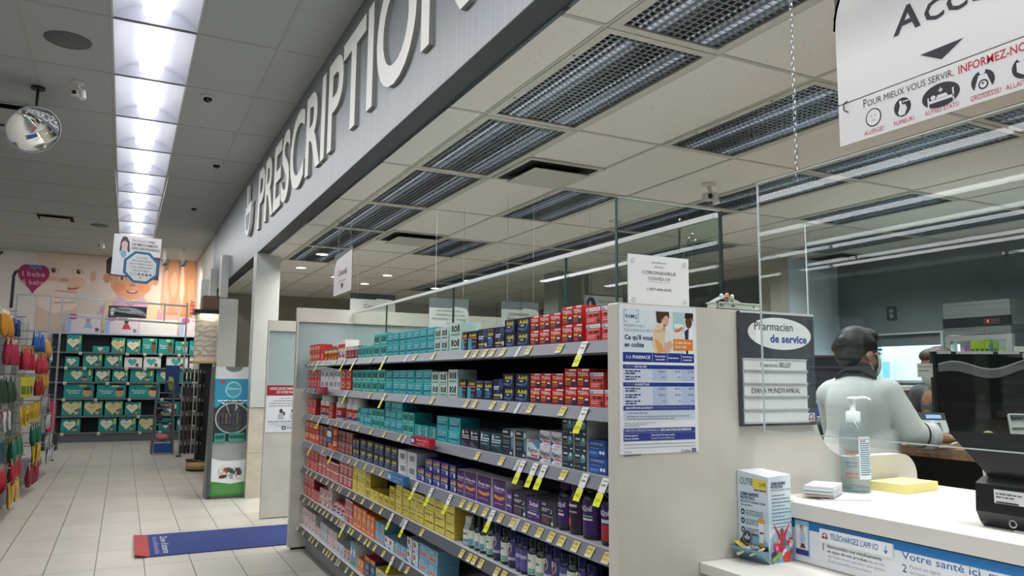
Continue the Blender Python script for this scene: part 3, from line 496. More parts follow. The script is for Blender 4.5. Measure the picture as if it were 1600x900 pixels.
PROD = [
(0,6.589,6.203,4,2,0.068,'orange_red'),
(0,6.193,6.047,1,1,0.115,'red_plain'),
(0,6.037,5.628,4,1,0.085,'red_yellow'),
(0,5.614,5.416,1,1,0.14,'red_white_bottlebox'),
(0,5.403,5.242,2,1,0.085,'maroon_white'),
(0,5.237,5.088,2,1,0.085,'maroon_white'),
(0,5.076,4.736,4,1,0.075,'teal_script'),
(0,4.728,4.441,2,2,0.07,'teal_script'),
(0,4.436,3.644,7,2,0.065,'teal_lines'),
(0,3.649,3.467,2,2,0.06,'mint'),
(0,3.451,3.308,1,2,0.068,'mint'),
(0,3.293,3.233,1,1,0.085,'navy_pink'),
(0,3.226,3.122,1,1,0.085,'navy_pink'),
(0,3.12,3.021,1,1,0.088,'navy_streak'),
(0,3.019,2.944,1,1,0.088,'navy_yellow_tall'),
(0,2.941,2.847,1,1,0.088,'navy_streak'),
(0,2.844,2.748,1,2,0.056,'navy_yellow'),
(0,2.739,2.626,1,2,0.056,'navy_yellow'),
(0,2.621,2.552,1,2,0.056,'red_white_text'),
(0,2.55,2.472,1,2,0.056,'red_white_text'),
(0,2.464,2.385,1,2,0.056,'red_white_text'),
(0,2.378,2.302,1,2,0.064,'red_white_text'),
(0,2.3,2.24,1,2,0.064,'red_white_text'),
(0,2.215,2.124,1,2,0.056,'red_whitetop'),
(0,2.122,2.042,1,2,0.056,'red_whitetop'),
(1,6.612,6.384,1,2,0.072,'red_small'),
(1,6.373,6.169,1,2,0.072,'red_small'),
(1,6.155,5.734,1,2,0.074,'white_barcode'),
(1,5.717,5.523,1,2,0.074,'white_barcode'),
(1,5.512,5.219,1,2,0.07,'red_small'),
(1,5.194,4.748,4,2,0.068,'teal_script'),
(1,4.742,4.455,2,2,0.068,'teal_script'),
(1,4.447,3.679,6,2,0.065,'teal_lines'),
(1,3.681,3.469,2,2,0.06,'mint'),
(1,3.456,3.337,1,2,0.065,'mint'),
(1,3.321,3.239,1,1,0.085,'navy_pink'),
(1,3.228,3.135,1,1,0.085,'navy_pink'),
(1,3.135,3.051,1,1,0.082,'navy_yellow_tall'),
(1,3.048,2.957,1,1,0.082,'navy_yellow_tall'),
(1,2.953,2.858,1,1,0.088,'navy_streak'),
(1,2.855,2.753,1,2,0.055,'navy_yellow'),
(1,2.748,2.623,1,2,0.055,'navy_yellow'),
(1,2.618,2.536,1,2,0.055,'red_white_text'),
(1,2.533,2.454,1,2,0.055,'red_white_text'),
(1,2.452,2.368,1,2,0.055,'red_white_text'),
(1,2.361,2.279,1,2,0.063,'red_white_text'),
(1,2.275,2.197,1,2,0.063,'red_white_text'),
(1,2.195,2.111,1,2,0.056,'red_whitetop'),
(1,2.109,2.044,1,1,0.056,'red_whitetop'),
(2,6.594,6.281,2,2,0.062,'red_small'),
(2,5.845,5.707,1,2,0.055,'red_small'),
(2,5.035,4.972,1,2,0.055,'teal_script'),
(2,4.968,4.71,3,2,0.055,'teal_lines'),
(2,4.702,4.453,3,2,0.056,'teal_script'),
(2,4.445,4.121,3,3,0.055,'teal_lines'),
(2,4.116,3.928,2,2,0.058,'teal_script'),
(2,3.922,3.605,2,1,0.062,'teal_side'),
(2,3.597,3.296,2,2,0.06,'teal_lines'),
(2,3.289,3.089,2,1,0.078,'drop_navy'),
(2,3.082,2.866,2,1,0.078,'drop_teal'),
(2,2.862,2.752,1,1,0.102,'moon_tall'),
(2,2.748,2.649,1,1,0.102,'moon_tall'),
(2,2.646,2.546,1,1,0.075,'nytol_tall'),
(2,2.541,2.459,1,2,0.058,'nytol'),
(2,2.456,2.379,1,2,0.058,'nytol'),
(2,2.376,2.298,1,3,0.055,'moon'),
(2,2.294,2.21,1,3,0.055,'moon'),
(2,2.205,2.093,1,2,0.054,'blue_box'),
(2,2.09,2.015,1,2,0.054,'purple_box'),
(3,6.615,6.127,3,2,0.085,'orange_red'),
(3,6.113,5.858,2,2,0.075,'maroon'),
(3,5.846,5.548,2,2,0.08,'orange_red'),
(3,5.537,5.326,1,2,0.075,'maroon'),
(3,5.318,5.143,2,2,0.075,'maroon'),
(3,5.131,4.973,1,2,0.062,'navy_yellow'),
(3,4.962,4.666,2,2,0.066,'navy_yellow'),
(3,4.654,4.444,1,2,0.066,'navy_yellow'),
(3,4.435,4.193,2,2,0.066,'navy_yellow'),
(3,4.182,3.877,2,2,0.065,'white_barcode'),
(3,3.87,3.754,1,1,0.07,'royal_yellow'),
(3,3.75,3.434,2,2,0.062,'royal_yellow'),
(3,3.418,3.339,1,2,0.062,'royal_yellow'),
(3,3.332,3.249,1,1,0.112,'sleep_purple'),
(3,3.242,3.108,1,1,0.112,'sleep_purple'),
(3,3.102,2.958,1,1,0.112,'sleep_purple'),
(3,2.939,2.819,1,1,0.115,'sleep_purple'),
(3,2.813,2.761,1,1,0.085,'zz_purple'),
(3,2.759,2.652,1,1,0.085,'zz_dark'),
(3,2.648,2.536,1,1,0.082,'zz_purple'),
(3,2.533,2.439,1,1,0.085,'zz_dark'),
(4,6.547,6.123,3,2,0.078,'red_small'),
(4,6.11,5.867,2,2,0.078,'rose'),
(4,5.854,5.473,3,2,0.062,'rose'),
(4,5.463,5.125,3,3,0.066,'rose_tall'),
(4,5.111,4.814,3,3,0.055,'yellow_lines'),
(4,4.808,4.704,1,3,0.055,'yellow_script'),
(4,4.696,4.532,2,1,0.06,'yellow_lines'),
(4,4.524,4.323,2,1,0.06,'yellow_script'),
(4,4.318,4.222,1,2,0.062,'yellow_script'),
(4,4.208,4.093,1,3,0.06,'yellow_lines'),
(4,4.085,3.75,3,2,0.07,'yellow_lines'),
(4,3.74,3.471,2,2,0.085,'yellow_big'),
(4,3.463,3.352,1,2,0.082,'yellow_big'),
(5,6.579,6.225,3,2,0.082,'red_small'),
(5,6.211,6.041,1,1,0.085,'red_small'),
(5,6.031,5.776,2,2,0.062,'white_red'),
(5,5.764,5.652,1,2,0.08,'white_red'),
(5,5.284,5.082,2,3,0.048,'rose'),
(5,5.07,4.767,3,1,0.135,'orange'),
(5,4.755,4.587,2,1,0.125,'orange'),
(5,4.575,4.402,2,2,0.056,'lightblue'),
(5,4.396,4.216,2,1,0.06,'circle_blue'),
(5,4.204,4.009,2,1,0.062,'lightblue'),
(5,3.999,3.917,1,2,0.062,'circle_blue'),
(5,3.907,3.819,1,2,0.062,'circle_blue'),
(5,3.81,3.55,2,2,0.064,'lightblue'),
(6,6.633,6.146,4,2,0.07,'white_pink'),
(6,6.133,5.982,2,1,0.07,'white_pink'),
(6,5.969,5.751,3,2,0.062,'white_grey'),
(6,5.736,5.48,3,2,0.062,'white_pink'),
(6,5.467,5.27,2,1,0.075,'white_grey'),
(6,5.257,5.109,2,1,0.07,'white_red'),
(6,5.121,4.965,1,1,0.14,'blue_white_tall'),
(6,4.935,4.788,2,1,0.075,'orange'),
(6,4.774,4.557,2,1,0.12,'navy_orange'),
(6,4.544,4.309,2,1,0.1,'white_yellow')
]
CNT = {}
def plural(d): return d.replace(' box', ' boxes', 1) if ' box' in d else d+'s'
def put_box(me, k, s, y, z, lv, LV):
    desc = K[k][3]; ob = bpy.data.objects.new('sleep_aid_box' if k in SLEEP else 'painkiller_box' if k.startswith(('red', 'navy', 'royal')) else 'medicine_box', me); COL.objects.link(ob)
    ob.location = (XF+.016+random.uniform(0, .004), y, z); ob.rotation_euler = (0, 0, math.radians(random.uniform(-.5, .5)))
    c = CNT.setdefault((s, desc, lv), [0]); i = c[0]; c[0] += 1
    lay = {1: 'single layer', 2: ('bottom layer', 'top layer')[lv] if LV == 2 else '', 3: ''}[LV] or ('bottom layer', 'middle layer', 'top layer')[lv]
    tag(ob, '%s %s from left, %s, %s shelf' % (nth(i), desc, lay, SHN[s]), 'box', '%s on the %s shelf' % (plural(desc), SHN[s]))
for s, y0, y1, n, LV, h, k in PROD:
    n = max(n, int(math.ceil((y0-y1)/.155))); w = (y0-y1)/n; me = box_mesh(k, w*.955, h)
    for lv in range(LV):
        for i in range(n): put_box(me, k, s, y0-w*(i+.5), SZ[s]+.0016+lv*(h+.0006), lv, LV)
# ---- bottles
def bottle(name, prof, cap, body, lab, art, capm, seg=18):
    mb = MB().lathe(prof, (0, 0, 0), body, seg)
    if lab:
        z0, z1, r, lm = lab; mb.lathe([(r+.0006, z0), (r+.0006, z1)], (0, 0, 0), lm, seg)
        if art:                                   # art wraps round the cylinder
            for (t, a0, a1, v0, v1, c) in art:
                m = M(c, .4); q = 8
                if t == 'r':
                    mb.lathe([(r+.0010, z0+(z1-z0)*v0), (r+.0010, z0+(z1-z0)*v1)], (0, 0, 0), m, q, None, PI-a1, PI-a0)
                elif t == 'e':
                    V = []; ca = (a0+a1)/2; cv = (v0+v1)/2
                    for i in range(14): a = PI-(ca+(a1-a0)/2*math.cos(2*PI*i/14)); z = z0+(z1-z0)*(cv+(v1-v0)/2*math.sin(2*PI*i/14)); V.append(((r+.0014)*math.cos(a), (r+.0014)*math.sin(a), z))
                    mb.add(V, [tuple(range(14))], m)
                else:
                    g, f, x0, x1 = glyphs(t, .02, 0, 1); V = []
                    for p in g: a = PI+ -(a0+(a1-a0)*(p[0]-x0)/(x1-x0)); a = PI-(-(a0+(a1-a0)*(p[0]-x0)/(x1-x0))); V.append(((r+.0018)*math.cos(a), (r+.0018)*math.sin(a), z0+(z1-z0)*(v0+(v1-v0)*p[1]/CAP)))
                    mb.add(V, f, m)
    o = mb.build(name); MB().lathe(cap, (0, 0, 0), capm, seg).build('cap', o); return o
def cyl_prof(r, h, neck=.5, nh=.02): return [(0, 0), (r*.96, 0), (r, .004), (r, h-.02), (r*.85, h-.006), (r*neck, h), (r*neck, h+nh)]
def cap_prof(r, z0, z1): return [(r, z0), (r, z1-.003), (r*.94, z1), (0, z1)]
def place_bottles(proto, ys, s, label, group, x=None, names=None, depth=0):
    for i, y in enumerate(ys):
        o = proto if i == 0 else dup(proto)
        o.location = ((x or XF+.02)+depth+max(abs(c[0]) for c in proto.bound_box), y, SZ[s]+.0016)
        tag(o, label % nth(i) if '%s' in label else label, 'bottle', group)
WB = M('#d8d7d2', .35); 
b = bottle('pill_bottle', cyl_prof(.062, .135, .8, .01), cap_prof(.052, .137, .172), WB, (.012, .085, .062, M('#b5322c', .4)), [('r', -.9, .9, .3, .7, '#d99a8c'), ('r', -.5, .4, .4, .6, '#8c1a18'), ('r', -1.2, -.3, .02, .3, '#3f4f8c')], WB)
place_bottles(b, [6.12, 5.97, 5.62, 5.33, 5.18], 2, '%s big white pill bottle with red label from left on third shelf', 'white pill bottles on the third shelf')
b = bottle('pill_bottle', cyl_prof(.032, .072, .8, .006), cap_prof(.027, .073, .092), WB, (.008, .055, .032, M('#cfcdd2', .4)), [('r', -.9, .9, .6, .98, '#b8323a'), ('r', -.7, .3, .1, .4, '#4a3f7c')], M('#b8322c', .4))
place_bottles(b, [5.59, 5.48, 5.38, 5.30], 5, '%s small white bottle with red cap from left on sixth shelf', 'small bottles on the sixth shelf')
BLK = M('#15131c', .25); PUR = M('#34185a', .3)
b = bottle('syrup_bottle', cyl_prof(.034, .135, .55, .01), cap_prof(.026, .143, .183), BLK, (.02, .11, .034, M('#3e1f66', .35)), [('ZzzQuil', -.75, .75, .68, .86, '#f2eef6'), ('r', -.6, .6, .34, .42, '#d0cadc'), ('r', -.5, .5, .5, .54, '#9cc0b4')], PUR)
place_bottles(b, [2.40], 3, 'slim dark syrup bottle with purple cap beside the dark violet boxes', 'syrup bottles on the middle shelf')
b = bottle('syrup_bottle', cyl_prof(.037, .14, .75, .01), cap_prof(.030, .146, .183), M('#1b1420', .25), (.02, .12, .037, M('#2a1a34', .35)), [('r', -.7, .5, .72, .8, '#d8d0de'), ('r', -.7, .4, .52, .58, '#b0a8b8'), ('e', -.1, .6, .05, .35, '#b83a40')], M('#3a3844', .3))
place_bottles(b, [2.322], 3, 'dark syrup bottle with grey cap and red dot on middle shelf', 'syrup bottles on the middle shelf')
b = bottle('syrup_bottle', cyl_prof(.041, .148, .6, .01), cap_prof(.03, .156, .184), BLK, (.015, .125, .041, M('#3a1d63', .35)), [('ZzzQuil', -.85, .75, .70, .86, '#f2eef6'), ('r', -.8, .3, .52, .57, '#79b4a0'), ('r', -.8, .3, .42, .48, '#d8d4e4')], BLK)
place_bottles(b, [2.235], 3, 'large purple-labelled syrup bottle next to the red-based one, middle shelf', 'syrup bottles on the middle shelf')
b = bottle('syrup_bottle', cyl_prof(.036, .146, .6, .01), cap_prof(.027, .154, .183), BLK, (.015, .125, .036, M('#3a1d63', .35)), [('ZzzQuil', -.85, .75, .72, .88, '#f2eef6'), ('r', -1.2, 1.2, .0, .46, '#a32430'), ('r', -.8, .4, .5, .6, '#d8d4e4')], BLK)
place_bottles(b, [2.123], 3, 'syrup bottle with purple and red label near the end panel', 'syrup bottles on the middle shelf')
b = bottle('syrup_bottle', cyl_prof(.028, .13, .6, .01), cap_prof(.02, .138, .17), M('#1a1840', .25), (.015, .1, .028, M('#c9cddc', .35)), [('r', -.8, .8, .3, .7, '#3a4a8c')], BLK)
place_bottles(b, [2.05], 3, 'white-labelled dark bottle touching the end panel on middle shelf', 'syrup bottles on the middle shelf')
GRB = M('#12281f', .2); BLB = M('#161a48', .2); LABW = M('#dfe6dc', .4)
b = bottle('supplement_bottle', cyl_prof(.04, .09, .8, .008), cap_prof(.03, .092, .125), M('#aab6b0', .25), (.012, .07, .04, M('#dde2da', .4)), [('r', -1, 1, .05, .3, '#5f9cb0'), ('r', -.5, .6, .6, .75, '#4f8a5c')], M('#c9cdca', .4))
place_bottles(b, [3.245], 4, 'clear bottle with grey-white cap beside the yellow boxes', 'supplement bottles on the fifth shelf')
b = bottle('dropper_bottle', cyl_prof(.024, .095, .6, .008), [(.013, .103), (.013, .118), (.009, .122), (.008, .15), (.004, .158), (0, .158)], GRB, (.012, .075, .024, LABW), [('r', -.9, .9, .03, .35, '#4f8fae'), ('r', -.9, .9, .35, .45, '#6aa37a')], DARK)
place_bottles(b, [3.185, 3.125, 3.068], 4, '%s green dropper bottle with black bulb from left', 'dropper bottles on the fifth shelf')
b = bottle('supplement_bottle', cyl_prof(.03, .105, .7, .008), cap_prof(.023, .113, .14), GRB, (.012, .085, .03, LABW), [('r', -1, 1, .03, .3, '#5a9cb8'), ('r', -1, .2, .12, .26, '#86b06a'), ('r', -.4, .5, .62, .72, '#3f7a50'), ('e', -.3, .2, .78, 1.05, '#dfe6dc')], GRB)
place_bottles(b, [3.0, 2.862, 2.63, 2.565, 2.34], 4, '%s dark green supplement bottle with white label from left', 'supplement bottles on the fifth shelf')
b = bottle('supplement_bottle', cyl_prof(.028, .11, .75, .008), cap_prof(.022, .116, .145), BLB, (.03, .098, .028, M('#4a4786', .4)), [('e', -.6, .6, .35, .95, '#e6dcc4'), ('e', -.25, .4, .3, .65, '#8a5a3c'), ('e', -.5, .5, .72, .95, '#efe8d6'), ('r', -1.2, 1.2, .0, .16, '#b9a8d4')], BLB)
place_bottles(b, [2.935, 2.795, 2.505, 2.445, 2.28], 4, '%s blue bottle with cream picture label from left', 'supplement bottles on the fifth shelf')
b = bottle('supplement_bottle', cyl_prof(.026, .105, .75, .008), cap_prof(.021, .111, .135), BLB, (.012, .09, .026, M('#544e90', .4)), [('r', -1, 1, .55, .72, '#b4acd4'), ('r', -1, 1, .2, .3, '#5a5494')], BLB)
place_bottles(b, [2.73, 2.69, 2.39, 2.22], 4, '%s blue bottle with lilac label from left', 'supplement bottles on the fifth shelf', depth=.0)
# ---- back rows of bottles, half in shadow under the shelf above
b = bottle('supplement_bottle', cyl_prof(.027, .115, .75, .008), cap_prof(.022, .121, .15), BLB, None, None, BLB)
place_bottles(b, [2.90-.075*i for i in range(9)], 4, '%s plain dark blue bottle from left in the back row', 'dark bottles behind the labelled ones', depth=.075)
# ---- price tags in the rails
TAGS={0:[6.421,6.295,5.91,5.551,5.386,4.634,3.844,3.577,3.156,3.062,2.967,2.891,2.791,2.571,2.337],1:[6.435,6.203,4.651,3.851,3.577,3.153,3.064,2.884,2.777,2.553,2.317],2:[6.233,5.687,5.445,5.121,4.886,4.597,4.337,4.06,3.026,2.793,2.31],3:[5.833,5.08,4.916,4.707,4.533,4.371,3.183,3.104,3.038,2.941,2.796,2.691,2.581,2.478,2.394,2.322,2.231,2.144,2.048],4:[6.347,6.205,6.036,5.843,5.662,5.504,5.341,5.064,4.923,4.736,4.54,4.359,3.683,3.179,3.095,3.045,2.977,2.826,2.765],5:[6.413,6.216,6.096,5.98,5.852,5.73,5.626,5.484,5.348,5.219,5.168,5.022,4.952,4.774,4.647,4.576,4.458,4.292,3.887],6:[6.552,6.346,6.101,6.001,5.872,5.644,5.558,5.487,5.392,5.222,5.025,4.898]}
SALE={0:[6.105,5.293,5.02,4.36,2.179],1:[5.2,4.358,2.176],2:[5.965,2.615,2.516,2.448,2.174,2.056],3:[6.21,5.537,3.782,3.563,3.326,2.872],4:[4.156,3.93],5:[5.156,4.127],6:[]}

yt = M('#dccf7c', .45); yd = M('#b59a35', .45); wt = M('#e6e5e0', .4); gt = M('#2f6b38', .4); yl = M('#e6ea2c', .4)
def rail_frame(s): xs = XF if s < 6 else 1.375; return F((xs-.0035, 0, SZ[s]+.0008), (0, -1, 0), Vector((.025, 0, .041)))
pm = MB(); fr = F((0, 0, 0), (0, -1, 0), Vector((.025, 0, .041)))
pm.fbox(fr, -.019, -.042, .019, -.006, .0008, .0016, yt).rect(fr, -.015, -.020, .013, -.010, yd, .0019).greek(fr, -.016, -.030, .014, .0045, yd, .0019, 3).rect(fr, -.019, -.042, .019, -.0375, wt, .0019)
po = pm.build('price_tag'); first = True
for s, ys in TAGS.items():
    f0 = rail_frame(s)
    for i, y in enumerate(sorted(ys, reverse=True)):
        o = po if first else dup(po); first = False
        o.location = (f0.o.x, y, f0.o.z); tag(o, '%s yellow price tag from left in the %s shelf rail' % (nth(i), SHN[s]), 'price tag', 'yellow price tags in the shelf rails')
fr = F((0, 0, 0), (0, -1, 0), Vector((.042, 0, .085)))
def sale_mesh(price):
    sm = MB()
    sm.fbox(fr, -.019, -.052, .019, .0, .0020, .0026, wt).fbox(fr, -.019, -.056, .019, -.048, .0024, .003, gt).fbox(fr, -.019, -.094, .019, -.056, .0020, .0026, yl).ell(fr, 0, -.057, .019, .009, yl, .0032, 14)
    sm.greek(fr, -.008, -.012, .015, .004, M('#77777a'), .0032, 4).greek(fr, -.012, -.028, .012, .007, M('#8c8c8c'), .0032, 5).greek(fr, -.015, -.053, .015, .003, wt, .0034, 6)
    sm.txt(fr, price, 0, -.080, .011, M('#3a3a2c'), w=.004+.0045*len(price), al='c', lift=.0034, res=1)
    return sm.build('sale_tag')
protos = {}
for s, ys in SALE.items():
    f0 = rail_frame(s)
    for i, y in enumerate(sorted(ys, reverse=True)):
        p = '12.99' if s < 2 else ('8.87', '8.99', '8.87', '8.69', '8.69', '9.69')[i % 6] if s == 2 else '6.69'
        if p in protos: o = dup(protos[p])
        else: o = protos[p] = sale_mesh(p)
        o.location = (f0.o.x-.004, y, f0.o.z-.002); tag(o, '%s hanging white and yellow sale tag from left, %s shelf' % (nth(i), SHN[s]), 'sale tag', 'hanging sale tags')
# promotional strips pushed into the rails
def promo(y, s, c1, c2, label, w=.26):
    mb = MB(); fr = FX(XF-.06, y+w/2, SZ[s]-.028); mb.fbox(fr, 0, 0, w, .045, -.03, 0, M(c1, .4)).fbox(fr, 0, .004, .06, .041, 0, .002, M(c2, .4)).rect(fr, .008, .014, .05, .03, M('#c9d4ee'), .003)
    mb.txt(fr, 'Prenez et confiez', .08, .026, .010, wt, w=.15, lift=.002, res=1).txt(fr, 'pour 2.4.$', .10, .010, .009, wt, w=.10, lift=.002, res=1)
    tag(mb.build('promotion_strip'), label, 'promotion sign', 'promotion strips clipped to the rails')
promo(5.86, 1, '#a81f3c', '#4a4f9c', 'far crimson promotion strip clipped to the second shelf rail', .34)
promo(3.62, 2, '#c21f3c', '#6a4a8c', 'near crimson promotion strip clipped to the third shelf rail', .26)
promo(3.98, 3, '#1c6ca8', '#4a9cc8', 'blue promotion strip clipped to the middle shelf rail', .26)
mb = MB(); fr = FX(XF-.05, 5.60, SZ[2]-.16); mb.fbox(fr, 0, 0, .16, .10, -.004, 0, M('#2a3a5c', .5)).rect(fr, .02, .045, .14, .085, M('#cfd0c4')).rect(fr, .02, .01, .14, .035, M('#4a6f9c')).tube([fr.p(.08, .10, -.002), fr.p(.05, .15, -.02)], .002, STEEL)
tag(mb.build('shelf_card'), 'small navy card hanging below the third shelf', 'card')

# ================================================================ panels, counter, signs
YN, YFAR = 1.89, 6.67
INK = M('#16181c', .5); NAVY = M('#1f2c6b', .45); BLU = M('#1d62a8', .45)
# near end panel: tall on the left, a swept curve down to a low rounded end over the counter
def xz_prism(pts, y0, y1, mat):
    mb = MB(); n = len(pts); V = [(x, y0, z) for x, z in pts]+[(x, y1, z) for x, z in pts]
    mb.add(V, [tuple(range(n)), tuple(range(2*n-1, n-1, -1))]+[(i, n+i, n+(i+1) % n, (i+1) % n) for i in range(n)], mat); return mb
out = [(1.305, 0), (2.63, 0), (2.63, 1.08)]
out += [(2.55+.08*math.cos(a), 1.09+.08*math.sin(a)) for a in [PI/2*i/8 for i in range(9)]]
out += [(2.27+.15*math.cos(a), 1.32+.15*math.sin(a)) for a in [-PI/2-PI/2*i/10 for i in range(11)]]
out += [(2.115, 1.655), (2.11, 1.660), (1.31, 1.660), (1.305, 1.655)]
ob = xz_prism(out, YN, YN+.05, PANELW).build('partition_panel')
tag(ob, 'cream end panel with swept curve between the shelves and the service counter', 'partition')
# far end panel with frosted insert
t = thing('partition_panel', 'white panel with long frosted insert at the far end of the shelves', 'partition', (1.3, YFAR, 0))
def bx(a, b, m, bev=0): return MB().box(a, b, m, bev)
kid(bx((1.305, YFAR, 1.90), (4.6, YFAR+.06, 2.02), PANELW), 'top_rail', t)
kid(bx((1.305, YFAR, 0.02), (4.6, YFAR+.06, 1.33), PANELW), 'lower_panel', t)
kid(bx((1.305, YFAR+.02, 1.33), (4.6, YFAR+.035, 1.90), FROST), 'frosted_pane', t)
kid(bx((1.305, YFAR, 1.33), (1.318, YFAR+.06, 1.90), PANELW), 'edge_post', t)
kid(bx((1.33, YFAR+.005, 0), (1.5, YFAR+.055, .02), DARK), 'foot', t)
t = thing('partition_panel', 'white panel with frosted insert behind, carrying the red-headed notice', 'partition', (1.3, 8.2, 0))
kid(bx((1.315, 8.2, 1.90), (2.1, 8.26, 2.01), PANELW), 'top_rail', t)
kid(bx((1.315, 8.2, 0.01), (2.1, 8.26, 1.33), PANELW), 'lower_panel', t)
kid(bx((1.315, 8.22, 1.33), (2.1, 8.235, 1.90), FROST), 'frosted_pane', t)
kid(bx((1.315, 8.2, 1.33), (1.327, 8.26, 1.90), PANELW), 'edge_post', t)
# glass screens above the shelves
t = thing('glass_screen', 'long clear glass screen with white top trim above the shelves', 'glass screen', (1.79, 4.3, 1.6))
kid(bx((1.786, 1.99, 1.601), (1.794, 6.66, 1.985), GLASS), 'pane', t)
kid(bx((1.782, 1.99, 1.985), (1.798, 6.66, 2.003), M('#eceeec', .35)), 'trim', t)
SEAM = M('#2f4a48', .2)
for y in (3.0, 4.35, 5.7): kid(bx((1.784, y-.003, 1.601), (1.796, y+.003, 1.985), SEAM), 'joint', t)
t = thing('glass_screen', 'short glass pane with dark green edges standing behind the cream end panel', 'glass screen', (1.57, 1.97, 1.6))
kid(bx((1.362, 1.966, 1.601), (1.785, 1.974, 2.003), GLASS), 'pane', t)
kid(bx((1.358, 1.965, 1.601), (1.362, 1.975, 2.004), SEAM), 'edge', t); kid(bx((1.785, 1.962, 1.601), (1.789, 1.978, 2.004), M('#10201f', .2)), 'edge', t)
kid(bx((1.362, 1.966, 2.003), (1.785, 1.974, 2.0055), M('#b9c8c4', .2)), 'edge', t)
# hotline notice on the short pane
t = thing('notice', 'white coronavirus telephone notice fixed on the short glass pane', 'notice', (1.51, 1.96, 1.67))
o = MB().box((1.392, 1.953, 1.662), (1.632, 1.957, 1.824), M('#eef0f2', .3)); fr = FY(1.392, 1.953, 1.662)
o.txt(fr, 'Ligne téléphonique', .12, .138, .0055, INK, al='c').txt(fr, 'Information', .12, .124, .0055, INK, al='c').txt(fr, 'CORONAVIRUS', .12, .102, .0105, INK, w=.135, al='c').txt(fr, 'COVID-19', .12, .083, .0105, INK, w=.085, al='c').rect(fr, .075, .077, .165, .0776, INK).txt(fr, '1-877-644-4545', .12, .050, .0085, INK, w=.095, al='c')
kid(o, 'sheet', t)
for u, v in ((.018, .144), (.222, .144), (.018, .018), (.222, .018)): kid(MB().cyl((1.392+u, 1.9655, 1.662+v), (1.392+u, 1.949, 1.662+v), .007, M('#d5d9dc', .2)), 'standoff', t)
